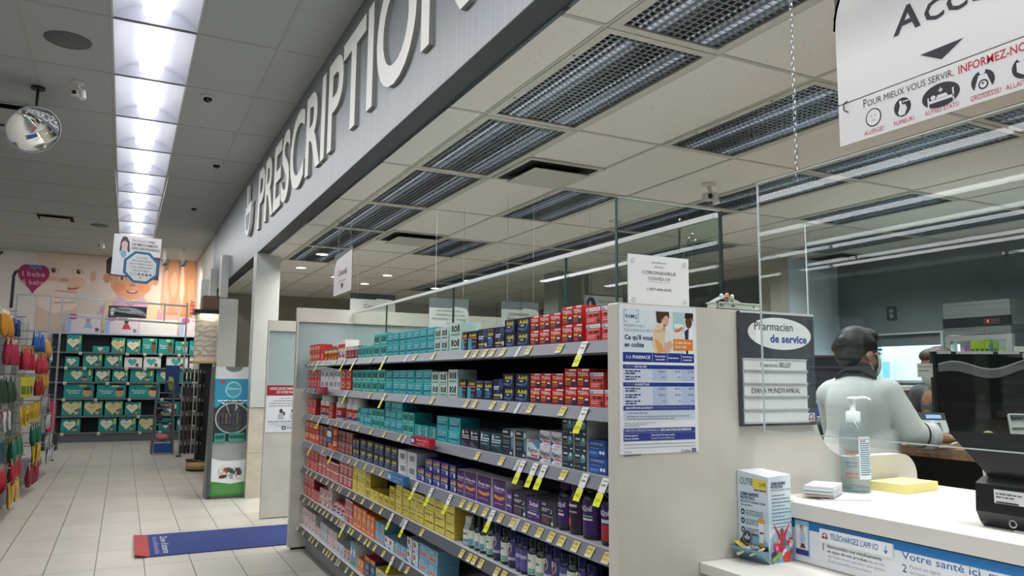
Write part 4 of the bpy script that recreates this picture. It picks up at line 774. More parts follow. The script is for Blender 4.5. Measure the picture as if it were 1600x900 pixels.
# drug insurance poster
def ramq():
    mb = MB().box((1.311, 1.8875, 1.211), (1.604, 1.8895, 1.656), M('#e4e8ee', .35)); fr = FY(1.311, 1.8875, 1.211); w, h = .293, .445
    q = lambda x, y: (x/969*.338*.876, 0)
    fr = F((1.311, 1.8875, 1.211), (1, 0, 0), (0, 0, 1))
    L = M('#c4d0e4', .4); L2 = M('#b0bfdc', .4); NB = M('#22368a', .4); WH = M('#eef1f5', .4); GR = M('#8b95a5', .4)
    mb.rect(fr, .012, .300, .280, .430, M('#dbe6ee', .4), .0003)
    for u, s in ((.017, 1), (.070, -1)): mb.rect(fr, u-.0006, .392, u+.0006, .428, NB, .0006).rect(fr, min(u, u+.010*s), .427, max(u, u+.010*s), .4285, NB, .0006).rect(fr, min(u, u+.010*s), .3915, max(u, u+.010*s), .393, NB, .0006)
    mb.txt(fr, 'RAMQ', .0225, .403, .0115, NB, w=.043, bold=.01)
    mb.txt(fr, 'RÉGIME PUBLIC', .018, .3765, .0078, GR, w=.078).txt(fr, "D'ASSURANCE MÉDICAMENTS", .018, .363, .0078, GR, w=.155)
    mb.txt(fr, "Ce qu'il vous", .018, .339, .0135, NAVY, w=.104, bold=.03).txt(fr, 'en coûte', .018, .317, .0135, NAVY, w=.071, bold=.03)
    # photograph on the poster: a customer and a pharmacist in a white coat
    P = lambda pts, c, l: mb.poly(fr, pts, M(c, .4), l)
    P([(.115, .300), (.28, .300), (.28, .428), (.135, .428), (.12, .37)], '#dfe4e4', .0005)
    P([(.2, .37), (.245, .37), (.245, .428), (.2, .428)], '#a9cdd6', .0006); P([(.205, .38), (.24, .38), (.24, .392), (.205, .392)], '#e8ece8', .0007)
    P([(.118, .34), (.135, .385), (.155, .39), (.17, .36), (.165, .30), (.128, .30)], '#e3c9a8', .0007); P([(.13, .345), (.155, .33), (.168, .305), (.14, .30)], '#dca366', .0008)
    P([(.138, .395), (.135, .428), (.185, .428), (.187, .41), (.165, .40), (.15, .39)], '#4a342c', .0008)
    mb.ell(fr, .170, .402, .014, .019, M('#d6ab92', .4), .0009, 16); P([(.162, .385), (.172, .388), (.17, .37), (.158, .372)], '#cfa289', .0009); P([(.155, .428), (.186, .428), (.186, .418), (.168, .414), (.158, .40)], '#4a342c', .0010)
    P([(.240, .345), (.255, .375), (.28, .39), (.28, .30), (.24, .30)], '#f0f3f7', .0007); P([(.245, .37), (.25, .30), (.258, .30), (.262, .38)], '#28324c', .0008)
    mb.ell(fr, .262, .400, .013, .021, M('#5c3a2c', .4), .0009, 16); P([(.246, .41), (.248, .428), (.28, .428), (.28, .40), (.272, .415)], '#231a18', .0010)
    P([(.205, .372), (.222, .376), (.235, .385), (.238, .38), (.225, .368), (.207, .366)], '#d9653f', .0010); P([(.165, .33), (.19, .34), (.2, .325), (.18, .30), (.165, .30)], '#d8b09a', .0009)
    P([(.2, .31), (.277, .31), (.277, .345), (.2, .345)], '#e0822e', .0013)
    mb.txt(fr, '1er juillet 2021 au', .206, .331, .0065, WH, w=.06, bold=.02, lift=.0016).txt(fr, '30 juin 2022', .206, .318, .0065, WH, w=.045, bold=.02, lift=.0016)
    # cost table
    def band(v0, v1): mb.rect(fr, .012, v0, .281, v1, NB, .0006)
    band(.272, .301); mb.txt(fr, 'À LA', .022, .282, .0095, WH, w=.02).txt(fr, 'PHARMACIE', .047, .282, .0095, WH, w=.065, bold=.02)
    for u, a, b in ((.150, 'Franchise', 'mensuelle'), (.2, 'Coassurance', ''), (.255, 'Contribution', 'maximale')): mb.txt(fr, a, u, .288 if b else .284, .0055, WH, w=.04, al='c', bold=.02).txt(fr, b or ' ', u, .2785, .0055, WH, w=.034, al='c', bold=.02)
    for u in (.120, .176, .230): mb.rect(fr, u, .274, u+.001, .299, WH, .0009)
    rows = [(.216, .252), (.150, .198)]
    mb.rect(fr, .012, .2635, .281, .2635+.0085, WH, .0004); band(.252, .264); mb.txt(fr, 'POUR LES', .020, .2555, .0055, GR, w=.032).txt(fr, '18 À 64 ANS', .055, .2555, .0055, WH, w=.043, bold=.03)
    for v0, v1, k in ((.216, .250, 2), (.143, .199, 3)):
        mb.rect(fr, .012, v0, .281, v1, M('#cbd6e6', .4), .0004)
        for u0, u1, c in ((.12, .175, L2), (.23, .281, L2), (.176, .229, L)): mb.rect(fr, u0, v0, u1, v1, c, .0006)
        for i in range(k):
            v = v1-(i+.5)*(v1-v0)/k; mb.greek(fr, .02, v+.001, .075, .0045, NAVY, .0008, i, 1).greek(fr, .02, v-.006, .06, .0045, NAVY, .0008, i+3)
            for u, s in ((.155, '32,35 $'), (.216, '35 %'), (.268, '96,74 $')): mb.txt(fr, s if i < k-1 else ('0 $', '0 %', '0 $')[int(u > .2)+int(u > .25)], u+.01, v, .0052, NAVY, w=.022 if i < k-1 else .009, al='r', bold=.02)
    band(.199, .211); mb.txt(fr, 'POUR LES', .020, .2025, .0055, GR, w=.032).txt(fr, '65 ANS ET PLUS', .055, .2025, .0055, WH, w=.052, bold=.03)
    band(.128, .142); mb.txt(fr, 'GRATUITÉ POUR LES ENFANTS', .02, .1325, .0052, WH, w=.1, bold=.03).txt(fr, 'DES PERSONNES ASSURÉES AU RÉGIME PUBLIC', .124, .1325, .0052, GR, w=.15)
    mb.rect(fr, .012, .098, .281, .126, L, .0004)
    for i, (v, e) in enumerate(((.118, .10), (.108, .26), (.101, .2))): mb.greek(fr, .025, v, e, .004, GR, .0007, i)
    for i, v in enumerate((.090, .085, .080)): mb.greek(fr, .015, v, .13-.03*i, .0025, GR, .0007, i+9)
    band(.062, .0755); mb.txt(fr, 'LORS DE LA PRODUCTION DE LA', .016, .066, .0062, WH, w=.125).txt(fr, 'DÉCLARATION DE REVENUS', .146, .066, .0062, WH, w=.118, bold=.03)
    band(.038, .061); mb.rect(fr, .113, .040, .114, .059, WH, .0009).txt(fr, 'Prime payée à', .016, .052, .005, WH, w=.048, bold=.02).txt(fr, 'Revenu Québec', .016, .043, .005, WH, w=.052, bold=.02).txt(fr, 'De 0 $ à 710 $ par année', .118, .052, .005, WH, w=.083, bold=.02).txt(fr, '(selon le revenu familial net)', .118, .043, .005, WH, w=.08)
    mb.greek(fr, .014, .027, .28, .0026, GR, .0007, 31).greek(fr, .014, .0175, .28, .0022, GR, .0007, 32)
    mb.txt(fr, 'Votre', .014, -.008+.012, .007, M('#5a6a86', .4), w=.026).txt(fr, 'gouvernement', .014, -.0135+.009, .0065, NAVY, w=.06, bold=.02)
    mb.txt(fr, 'Québec', .224, .0005, .009, NAVY, w=.038)
    for a in range(2):
        for b in range(2): mb.rect(fr, .266+.009*a, .0005+.006*b, .2735+.009*a, .0055+.006*b, NB, .0008)
    o = mb.build('poster'); return tag(o, 'white and blue drug insurance poster taped on the cream end panel', 'poster')
ramq()
# duty pharmacist board
t = thing('name_board', 'dark grey duty pharmacist name board on the cream end panel', 'sign', (1.94, 1.885, 1.47))
bc = M('#41474e', .4); o = MB().box((1.772, 1.872, 1.284), (2.105, 1.8885, 1.657), bc, .002).box((1.772, 1.871, 1.650), (2.105, 1.8885, 1.658), M('#c7cbcd', .3)); kid(o, 'board', t)
fr = FY(1.772, 1.8715, 1.284); wp = M('#e6e8ea', .35)
o = MB().ell(fr, .174, .302, .143, .053, wp, .0006, 40, rot=-.03).txt(fr, 'Pharmacien', .060, .312, .027, M('#22242c', .4), w=.172, bold=.004, lift=.001).txt(fr, 'de service', .128, .273, .025, M('#21509a', .4), w=.168, bold=.03, lift=.001); kid(o, 'emblem', t)
for i in range(5):
    v = .178-.0420*i; o = MB()
    o.fbox(fr, .006, v, .283, v+.040, 0, .007, wp).fbox(fr, .004, v-.001, .285, v+.004, 0, .012, M('#b4b8bb', .3)).fbox(fr, .004, v+.037, .285, v+.0405, 0, .010, M('#c4c8ca', .3))
    if i == 0: o.txt(fr, 'M', .075, v+.013, .014, INK, w=.012, lift=.008).txt(fr, 'ARIE-FRANCE', .089, v+.013, .009, INK, w=.062, lift=.008).txt(fr, 'BELLEY', .160, v+.013, .0145, INK, w=.052, lift=.008)
    if i == 2: o.txt(fr, 'DIANA MUNDIYAMKAL', .035, v+.012, .0165, INK, w=.215, lift=.008)
    kid(o, 'name_slot', t)
o = MB().fbox(fr, .287, .012, .320, .040, 0, .002, wp).poly(fr, [(.2905, .027), (.297, .0375), (.310, .0375), (.3165, .027), (.312, .027), (.307, .034), (.300, .034), (.295, .027)], M('#2a4a9c', .4), .0028).poly(fr, [(.2905, .015), (.2905, .025), (.302, .025), (.302, .021), (.296, .021), (.296, .0185), (.302, .0185), (.302, .015)], M('#b52a34', .4), .0028).poly(fr, [(.305, .015), (.305, .025), (.3165, .025), (.3165, .021), (.311, .021), (.311, .0185), (.3165, .0185), (.3165, .015)], M('#b52a34', .4), .0028)
kid(o, 'badge', t)
# service counter, its ledge and its printed front
CT = noisy('white_laminate', '#d9d8d2', '#dedcd6', 5, .3)
t = thing('service_counter', 'white service counter with a thick top and a lower front ledge', 'counter', (2.2, .4, 0))
kid(MB().box((1.87, -1.6, 1.012), (2.66, YN-.002, 1.06), CT, .002), 'worktop', t)
kid(MB().box((1.885, -1.55, .05), (2.6, YN-.004, 1.012), M('#c9c7c0', .45)), 'body', t)
kid(MB().box((1.60, -1.6, .849), (1.884, YN-.002, .881), CT, .002), 'ledge', t)
kid(MB().box((1.72, -1.5, .0), (1.884, YN-.004, .848), M('#3b3d42', .5)), 'base', t)
fr = FX(1.8845, 1.888, .885); ln = 3.4
mb = MB().fbox(fr, 0, 0, ln, .122, -.0, .0015, M('#e6eaee', .3)).fbox(fr, 0, .097, ln, .127, .0015, .002, M('#2272b4', .35)).fbox(fr, 0, .1225, ln, .127, .002, .005, M('#23262a', .3))
# phone picture at the left end
mb.fbox(fr, .115, .018, .168, .121, .0015, .004, M('#8cc0dc', .3)).rect(fr, .118, .022, .164, .106, M('#dfe6ea', .35), .0045).rect(fr, .116, .020, .166, .036, M('#253d80', .35), .0048)
mb.poly(fr, [(.132, .07), (.136, .092), (.146, .096), (.152, .085), (.156, .07), (.15, .055), (.136, .055)], M('#a9c4d8', .4), .005).ell(fr, .143, .098, .006, .008, M('#c9a08c', .4), .0053, 12).ell(fr, .142, .101, .0075, .0075, M('#2a2222', .4), .0051, 12)
mb.poly(fr, [(.134, .04), (.138, .054), (.15, .054), (.155, .04)], M('#6a3a40', .4), .0052)
mb.fbox(fr, .212, .073, .455, .111, .002, .008, M('#eef1f4', .3)).txt(fr, "TÉLÉCHARGEZ L'APP ICI", .25, .086, .0155, BLU, w=.160, bold=.01, lift=.0085)
mb.poly(fr, [(.2205, .093), (.226, .1005), (.236, .1005), (.2415, .093), (.237, .093), (.233, .098), (.229, .098), (.225, .093)], M('#2a4a9c', .4), .0085).rect(fr, .2205, .0835, .230, .0915, M('#b52a34', .4), .0085).rect(fr, .232, .0835, .2415, .0915, M('#b52a34', .4), .0085)
mb.rect(fr, .4335, .083, .4355, .103, BLU, .0085).poly(fr, [(.428, .09), (.4345, .081), (.441, .09), (.438, .0915), (.4345, .086), (.431, .0915)], BLU, .0085)
mb.txt(fr, '1', .217, .048, .020, INK, lift=.002).txt(fr, 'Renouvelez vos médicaments', .234, .059, .0082, INK, w=.182, bold=.01, lift=.002).txt(fr, 'et ceux de vos proches', .234, .0455, .0082, INK, w=.135, bold=.01, lift=.002).txt(fr, 'en un clic', .374, .0455, .0082, M('#8a8f94'), w=.05, lift=.002).txt(fr, 'ou faites-nous parvenir une photo', .234, .032, .0082, M('#9a9fa4'), w=.19, lift=.002).txt(fr, "d'une nouvelle ordonnance.", .234, .0185, .0082, M('#9a9fa4'), w=.150, lift=.002)
mb.txt(fr, 'Votre santé ici, maintenant, en tout temps.', .478, .078, .0185, BLU, w=.62, bold=.004, lift=.002)
mb.txt(fr, '2', .478, .044, .020, INK, lift=.002).txt(fr, 'Payez en ligne', .50, .058, .0085, M('#8a8f94'), w=.085, lift=.002).txt(fr, 'en toute sécurité', .50, .044, .0085, M('#8a8f94'), w=.1, lift=.002).txt(fr, '3', .62, .044, .02, INK, lift=.002)
tag(mb.build('counter_sign'), 'white and blue printed sign along the counter front', 'sign')
# acrylic shield hung on chains
def chain(x, y, z0, z1, name, par, r=.0035):
    mb = MB(); z = z1; i = 0; L = .021
    while z > z0:
        a, b = ((1, 0, 0), (0, 1, 0))[i % 2], (0, 0, 1); P = []
        for k in range(8): q = 2*PI*k/8; P.append((x+a[0]*.0055*math.cos(q), y+a[1]*.0055*math.cos(q), z-L*.42+.0125*math.sin(q)))
        mb.tube(P+[P[0]], .0014, STEEL, 5); z -= L*.86; i += 1
    o = mb.build(name)
    if par: o.parent = par; o.matrix_parent_inverse = Matrix.Translation(-par.location)
    return o
t = thing('acrylic_shield', 'large clear acrylic shield hanging on chains over the counter front', 'shield', (1.84, .8, 1.3))
kid(MB().box((1.838, -.9, 1.272), (1.843, 1.848, 2.079), ACRYL), 'pane', t)
ED = M('#c9d2d4', .15)
kid(MB().box((1.8375, 1.846, 1.272), (1.8435, 1.8495, 2.079), ED), 'edge', t); kid(MB().box((1.8375, -.9, 2.078), (1.8435, 1.848, 2.081), ED), 'edge', t); kid(MB().box((1.8375, -.9, 1.27), (1.8435, 1.848, 1.273), ED), 'edge', t)
chain(1.8405, 1.68, 2.065, ZP-.005, 'chain', t); chain(1.8405, -.5, 2.065, ZP-.005, 'chain', t)
# the second shield, further in
t = thing('acrylic_shield', 'second clear acrylic shield standing further in behind the counter', 'shield', (2.62, .8, 1.1))
kid(MB().box((2.598, -.9, 1.178), (2.602, 2.337, 2.103), ACRYL), 'pane', t); kid(MB().box((2.597, 2.335, 1.06), (2.603, 2.339, 2.103), ED), 'edge', t)
# welcome sign
t = thing('hanging_sign', 'large white welcome sign with red and black print hanging over the counter', 'sign', (1.9, 1.0, 2.15))
fr = FX(1.898, 1.561, 2.136); wsg = M('#e4e4e6', .35); W0 = 1.25
mb = MB().fbox(fr, 0, .13, W0, .60, -.004, 0, M('#5d6468', .4)); kid(mb, 'back_board', t)
pts = [(.0, .13), (W0, .13), (W0, .58)]+[(.22-.22*math.sin(a)+0.0, .365+.215*math.cos(a)) for a in [PI/2*i/10 for i in range(11)]]
pts[-1] = (.0, .365)
mb = MB().poly(fr, pts, wsg, .0012)
arc = pts[3:]
for (a, b), (c, d) in zip(arc, arc[1:]): mb.add([fr.p(a, b, .0018), fr.p(c, d, .0018), fr.p(c-.008, d+.005, .0018), fr.p(a-.005, b+.009, .0018)], [(0, 1, 2, 3), (3, 2, 1, 0)], INK)
mb.txt(fr, 'A', .195, .270, .072, M('#1d1b2b', .4), w=.085, bold=.02, shear=.12, lift=.0018).txt(fr, 'CCUEIL', .288, .268, .056, M('#1d1b2b', .4), w=.30, bold=.02, shear=.12, lift=.0018)
mb.poly(fr, [(.272, .185), (.395, .185), (.333, .150)], M('#1d1b2b', .4), .0018); kid(mb, 'welcome_plate', t)
mb = MB().fbox(fr, 0, .0, W0, .126, .0, .0012, wsg)
BK = M('#1d1b2b', .4); RD = M('#c0272d', .4); SL = .0018
mb.txt(fr, 'P', .088, .094, .025, BK, w=.011, lift=SL).txt(fr, 'OUR MIEUX VOUS SERVIR,', .101, .094, .0185, BK, w=.262, lift=SL).txt(fr, 'INFORMEZ-NOUS', .376, .093, .0215, RD, w=.20, bold=.015, lift=SL)
for s, u, w in (('ALLERGIE?', .086, .066), ('FUMEUR?', .184, .062), ('AUTRES ÉTATS?', .277, .096), ('GROSSESSE?', .402, .078), ('ALLAITEMENT?', .491, .1)): mb.txt(fr, s, u, .0095, .0125, RD, w=w, lift=SL)
mb.ell(fr, .119, .056, .026, .027, BK, SL, 28).ell(fr, .119, .056, .0225, .0235, wsg, SL+.0004, 28).rect(fr, .110, .060, .114, .062, BK, SL+.0008).rect(fr, .123, .060, .127, .062, BK, SL+.0008).ring(fr, .119, .043, .008, .005, .0012, BK, SL+.0008, 10, .5, 2.6)
mb.ell(fr, .212, .057, .026, .027, BK, SL, 28).poly(fr, [(.198, .042), (.205, .062), (.203, .075), (.209, .078), (.212, .064), (.222, .062), (.226, .05), (.218, .034), (.204, .034)], wsg, SL+.0004).rect(fr, .213, .070, .236, .073, wsg, SL+.0004)
mb.ell(fr, .324, .054, .053, .033, BK, SL, 32).rect(fr, .29, .038, .36, .046, wsg, SL+.0004).rect(fr, .287, .026, .291, .056, wsg, SL+.0004).rect(fr, .357, .03, .361, .064, wsg, SL+.0004).ell(fr, .303, .053, .007, .006, wsg, SL+.0004, 12).poly(fr, [(.31, .047), (.345, .047), (.34, .056), (.316, .056)], wsg, SL+.0004).rect(fr, .319, .066, .331, .070, wsg, SL+.0004).rect(fr, .323, .062, .327, .074, wsg, SL+.0004)
mb.ell(fr, .437, .053, .030, .029, BK, SL, 28).ell(fr, .437, .078, .008, .008, wsg, SL+.0004, 14).poly(fr, [(.427, .07), (.447, .07), (.459, .036), (.466, .022), (.408, .022), (.415, .036)], wsg, SL+.0004).ell(fr, .438, .044, .013, .013, BK, SL+.0007, 18).ell(fr, .438, .044, .009, .009, wsg, SL+.001, 14).ell(fr, .437, .047, .003, .003, BK, SL+.0013, 8)
mb.ell(fr, .54, .053, .032, .029, BK, SL, 28).ell(fr, .532, .078, .009, .009, wsg, SL+.0004, 14).poly(fr, [(.52, .068), (.545, .07), (.56, .04), (.54, .03), (.52, .045)], wsg, SL+.0004)
kid(mb, 'information_plate', t)
kid(MB().tube([fr.p(.035, .132, .004), fr.p(.026, .125, .010), fr.p(.026, .105, .010), fr.p(.036, .097, .003)], .0018, INK), 'hook', t)
chain(1.8995, 1.05, 2.735, ZP-.005, 'chain', t); chain(1.8995, .5, 2.735, ZP-.005, 'chain', t)
# things on the counter -----------------------------------------------------------------
ZC = 1.0605
t = thing('pump_bottle', 'clear pump bottle of hand sanitizer standing at the counter edge', 'bottle', (2.24, 1.838, ZC))
t.scale = (1.13, 1.13, 1.13)
gel = glass_mat('sanitizer_bottle', '#eef3f5', haze=.10, hazecol='#c4d0d4')
mb = MB().lathe([(0, .0), (.040, 0), (.042, .006), (.042, .165), (.036, .195), (.02, .21), (.016, .216), (.016, .225)], (0, 0, 0), gel, 28); mb.build('body', t)
MB().lathe([(.0, .003), (.039, .003), (.039, .016), (.0, .016)], (0, 0, 0), glass_mat('sanitizer_gel', '#d5e0e4', haze=.1, hazecol='#9fadb2'), 20).build('gel', t)
mb = MB(); lb = M('#dfe9ef', .4)
mb.lathe([(.0424, .04), (.0424, .165)], (0, 0, 0), lb, 12, None, math.radians(-125), math.radians(-50))
tx = M('#6d8494', .5); rdx = M('#b8424c', .5)
for i in range(16): mb.lathe([(.0428, .150-.0065*i), (.0428, .1535-.0065*i)], (0, 0, 0), tx if i else rdx, 6, None, math.radians(-120), math.radians(-60-random.randint(0, 18)) if i else math.radians(-95))
mb.build('label', t)
mb = MB()
def wrap(mb, s, r, a0, a1, z, h, m):
    g, f, x0, x1 = glyphs(s, .02, 0, 1); mb.add([(r*math.cos(a0+(a1-a0)*(p[0]-x0)/(x1-x0)), r*math.sin(a0+(a1-a0)*(p[0]-x0)/(x1-x0)), z+h*p[1]/CAP) for p in g], f, m)
for i, (s, c) in enumerate((('Antibacterial', rdx), ('Désinfectant', rdx), ('Aloe Vera', BLU), ('Vitamine B5', BLU), ('Hand', rdx), ('Sanitizer Gel', rdx))): wrap(mb, s, .0426, math.radians(-178), math.radians(-133), (.118, .108, .085, .075, .053, .043)[i], .006, c)
mb.build('print', t)
pw = M('#eceff0', .3); mb = MB().lathe([(.021, .205), (.021, .235), (.017, .238), (.008, .240), (.008, .268), (.012, .272), (.012, .280), (0, .282)], (0, 0, 0), pw, 20)
fr2 = [(0, 0, .276), (.028, -.022, .279), (.040, -.031, .272)]; mb.tube([(-.012, .009, .276)]+fr2, .0045, pw, 8); mb.build('pump', t)
# pad of yellow slips
t = thing('paper_pad', 'thick pad of yellow paper lying on the white counter', 'paper pad', (2.43, 1.80, ZC), math.radians(6))
ylw = noisy('yellow_paper', '#dccf85', '#e6da94', 2, .6, (1, 1, 90)); MB().box((-.10, -.065, 0), (.10, .065, .03), ylw).build('sheets', t)
# stack of cards and the loose leaflet under it
mb = MB()
for i in range(9): mb.box((-.045+random.uniform(-.003, .003), -.07+random.uniform(-.004, .004), .004+.0036*i), (.045, .07, .0074+.0036*i), M('#e3e4e6' if i > 5 else '#cfdde4' if i % 2 else '#c7b7b0', .5))
o = mb.build('card_stack'); o.location = (2.04, 1.80, ZC+.004); o.rotation_euler = (0, 0, math.radians(-60)); tag(o, 'small stack of white and printed cards behind the cream box', 'cards')
o = MB().box((-.075, -.06, 0), (.075, .06, .0035), M('#dfe2e8', .5)).rect(F((0, 0, .0036), (1, 0, 0), (0, 1, 0)), -.07, -.055, -.05, .05, M('#30406c')).build('leaflet'); o.location = (2.07, 1.765, ZC); o.rotation_euler = (0, 0, math.radians(-25)); tag(o, 'thin white leaflet under the stack of cards', 'leaflet')
# cream sample dispenser on the ledge
t = thing('dispenser_box', 'pale blue cardboard cream dispenser standing on the front ledge', 'box', (1.768, 1.768, .8815), math.radians(5))
bw, bd, bh = .104, .12, .268           # width along X (right face), along Y (left face)
pale = noisy('pale_blue_card', '#b9d3df', '#e0e8ec', 1.2, .45, (1, 1, 9)); wc = M('#e2e5e6', .45)
mb = MB(); V = [(0, 0, 0), (bw, 0, 0), (bw, bd, 0), (0, bd, 0), (0, 0, bh-.012), (bw, 0, bh-.008), (bw, bd, bh), (0, bd, bh)]
mb.add(V, [(0, 1, 5, 4), (1, 2, 6, 5), (2, 3, 7, 6), (0, 4, 7, 3), (0, 3, 2, 1)], pale); mb.add(V, [(4, 5, 6, 7)], wc)
fl = F((0, bd, 0), (0, -1, 0), (0, 0, 1))            # left face, facing the aisle
mb.poly(fl, [(.004, .0)]+[(.06+.056*math.cos(a), .045+.035*math.sin(a)) for a in [PI-PI*i/12 for i in range(13)]]+[(.116, .0)], M('#4a4038', .7), .0006)
mb.txt(fl, 'CUTIB', .012, .226, .020, M('#3a3f55', .4), w=.052).rect(fl, .062, .218, .114, .246, M('#e0cf52', .4), .0012).txt(fl, '2.99', .088, .226, .011, INK, w=.024, lift=.0016).rect(fl, .064, .2105, .114, .218, M('#cfd2d2', .4), .0011).greek(fl, .068, .212, .112, .004, INK, .0016, 8)
mb.txt(fl, 'CRÈME BARRIÈRE', .012, .193, .009, NAVY, w=.072, bold=.03).txt(fl, 'PROTECTRICE', .012, .181, .009, NAVY, w=.056, bold=.03).txt(fl, 'PROTECTIVE BARRIER CREAM', .012, .171, .006, NAVY, w=.096, bold=.01)
for i in range(3):
    v = .142-.027*i; mb.ell(fl, .020, v, .0075, .009, M('#1e2338', .4), .0008, 16).ell(fl, .020, v, .003, .004, wc, .0012, 8)
    for j in range(3): mb.greek(fl, .032, v+.004-.006*j, .10, .003, M('#5a6a80'), .0008, i*3+j)
mb.greek(fl, .012, .162, .06, .0035, M('#5a6a80'), .0008, 21)
mb.ell(fl, .036, .066, .020, .023, M('#263060', .4), .0010, 24).ring(fl, .036, .066, .018, .021, .0012, wc, .0014, 24)
mb.poly(fl, [(.036, .082), (.039, .07), (.036, .056), (.033, .07)], wc, .0016).poly(fl, [(.028, .072), (.033, .066), (.03, .058), (.025, .066)], wc, .0016).poly(fl, [(.044, .072), (.039, .066), (.042, .058), (.047, .066)], wc, .0016)
mb.ell(fl, .072, .05, .045, .025, M('#7fb0cc', .4), .0009, 20, 0, PI)
mb.poly(fl, [(.083, .055), (.099, .055), (.104, .128), (.082, .128)], M('#e6e9ea', .4), .0018).poly(fl, [(.082, .116), (.104, .116), (.104, .130), (.082, .130)], M('#e39a3c', .4), .0022).poly(fl, [(.084, .045), (.098, .045), (.098, .058), (.084, .058)], M('#d98a30', .4), .0022).greek(fl, .086, .085, .1, .005, INK, .0024, 4)
fr2 = F((0, 0, 0), (1, 0, 0), (0, 0, 1))             # right face, towards the camera
mb.txt(fr2, 'CRÈME BARRIÈRE', .012, .232, .008, NAVY, w=.066, bold=.03).txt(fr2, 'PROTECTRICE', .012, .222, .008, NAVY, w=.054, bold=.03).txt(fr2, 'PROTECTIVE BARRIER CREAM', .012, .214, .0045, NAVY, w=.09)
for i in range(10): mb.greek(fr2, .014, .199-.0105*i, .075+.02*((i*7) % 3), .0036, M('#6a7d92'), .0008, i+40)
mb.rect(fr2, .002, .002, .110, .05, M('#6f9cc0', .45), .0005).ell(fr2, .056, .055, .054, .045, M('#8fb3cc', .45), .0006, 24)
rr = random.Random(4); cols = ['#b02838', '#c23a6a', '#23305c', '#7a2a3c', '#e0e4ea', '#c2402c', '#3f6a9c', '#5a8a3c', '#401c2c']
mb.poly(fr2, [(.044, .03), (.04, .075), (.020, .112), (.024, .113), (.048, .085), (.064, .085), (.088, .113), (.092, .112), (.072, .075), (.07, .03)], M('#b5283c', .45), .0009).ell(fr2, .056, .093, .008, .010, M('#7a4a3c', .45), .0012, 14)
for i in range(26):
    u, v = rr.uniform(.012, .1), rr.uniform(.012, .068); mb.ell(fr2, u, v, rr.uniform(.007, .013), rr.uniform(.008, .015), M(rr.choice(cols), .45), .0012+.00005*i, 10, rot=rr.uniform(0, 3))
for u, v in ((.022, .07), (.04, .064), (.078, .07), (.092, .06), (.03, .045)): mb.ell(fr2, u, v, .0055, .007, M('#d0a090', .45), .0028, 12)
mb.poly(fr2, [(.004, .004), (.05, .02), (.046, .034), (.006, .016)], M('#7fae4a', .45), .003).ell(fr2, .075, .016, .018, .016, M('#c8442c', .45), .003, 14)
mb.build('carton', t)
mb = MB()                                            # tray lip in front of the opening
lip = [(-.058, -.0, .048), (-.058, bd, .048), (-.008, bd, 0), (-.008, 0, 0)]
mb.add([(-.050, .004, .045), (-.050, bd-.004, .045), (0, bd, .0), (0, 0, .0), (0, bd, .036), (0, 0, .036)], [(0, 1, 2, 3), (0, 3, 5), (1, 4, 2), (3, 2, 1, 0), (5, 3, 0), (2, 4, 1)], M('#9fc0d0', .5)); mb.build('tray', t)
rr = random.Random(3)
for i, (c, x, y, z, a) in enumerate((('#e0dccf', -.020, .03, .034, .5), ('#c9cdd0', -.022, .06, .037, -.3), ('#d8c04a', -.016, .092, .041, .2), ('#ded2b8', -.026, .078, .030, .9), ('#8a8f96', -.014, .045, .045, -.7))):
    o = MB().box((-.012, -.024, -.003), (.012, .024, .003), M(c, .35), .002).build('sample_packet'); w_ = Matrix.Translation((1.768, 1.768, .8815)) @ Matrix.Rotation(math.radians(5), 4, 'Z') @ Matrix.Translation((x, y, z)) @ Matrix.Rotation(a, 4, 'Z') @ Matrix.Rotation(.5*(i % 3-1), 4, 'X'); o.matrix_world = w_
    tag(o, '%s cream sample packet in the dispenser tray' % ('white', 'light grey', 'yellow', 'beige', 'dark grey')[i], 'packet', 'sample packets in the dispenser tray')
# label printer at the right end
t = thing('printer', 'black label printer with raised translucent cover at the counter end', 'printer', (2.02, 1.25, ZC))
bk = M('#17181a', .35); sm_ = glass_mat('smoked_cover', '#22252a', haze=.25, hazecol='#1c1f24')
pr = [(.0, .012), (.012, .0), (.30, .0), (.30, .09), (.26, .125), (.02, .125), (-.012, .11), (-.016, .04)]
n = len(pr); mb = MB(); V = [(x, .028, z) for x, z in pr]+[(x, -.36, z) for x, z in pr]
mb.add(V, [tuple(range(n))[::-1], tuple(range(n, 2*n))]+[(i, (i+1) % n, n+(i+1) % n, n+i) for i in range(n)], bk)
fr = FX(-.016, .028, 0)
for i in range(26): mb.ell(fr, .08+.008*(i % 13), .045+.008*(i//13), .0025, .0025, M('#050506', .6), .0006, 8)
mb.ell(fr, .014, .02, .003, .003, M('#050506'), .0008, 8)
mb.build('body', t)
MB().fbox(fr, .050, .066, .20, .100, .0, .0012, M('#dfe0e2', .4)).greek(fr, .055, .088, .12, .004, M('#55585c'), .0016, 3).greek(fr, .055, .08, .1, .004, M('#55585c'), .0016, 5).greek(fr, .13, .078, .19, .008, M('#2c2f33'), .0016, 6).rect(fr, .055, .067, .11, .071, INK, .0018).build('rating_label', t)
MB().ring(fr, .093, .020, .010, .010, .003, M('#b9bcbe', .25, .8), .0016, 16).build('power_inlet', t)
MB().box((-.005, -.33, .0), (-.012, -.062, .004), M('#c4c8ca', .2)).build('front_strip', t)
mb = MB(); mb.add([(.03, .008, .115), (.03, -.36, .115), (-.004, -.36, .248), (-.004, .100, .238), (.036, .008, .115), (.036, -.36, .115), (.002, -.36, .248), (.002, .100, .238)], [(0, 3, 2, 1), (4, 5, 6, 7), (0, 4, 7, 3), (3, 7, 6, 2)], M('#1d2024', .25)); mb.build('cover', t)
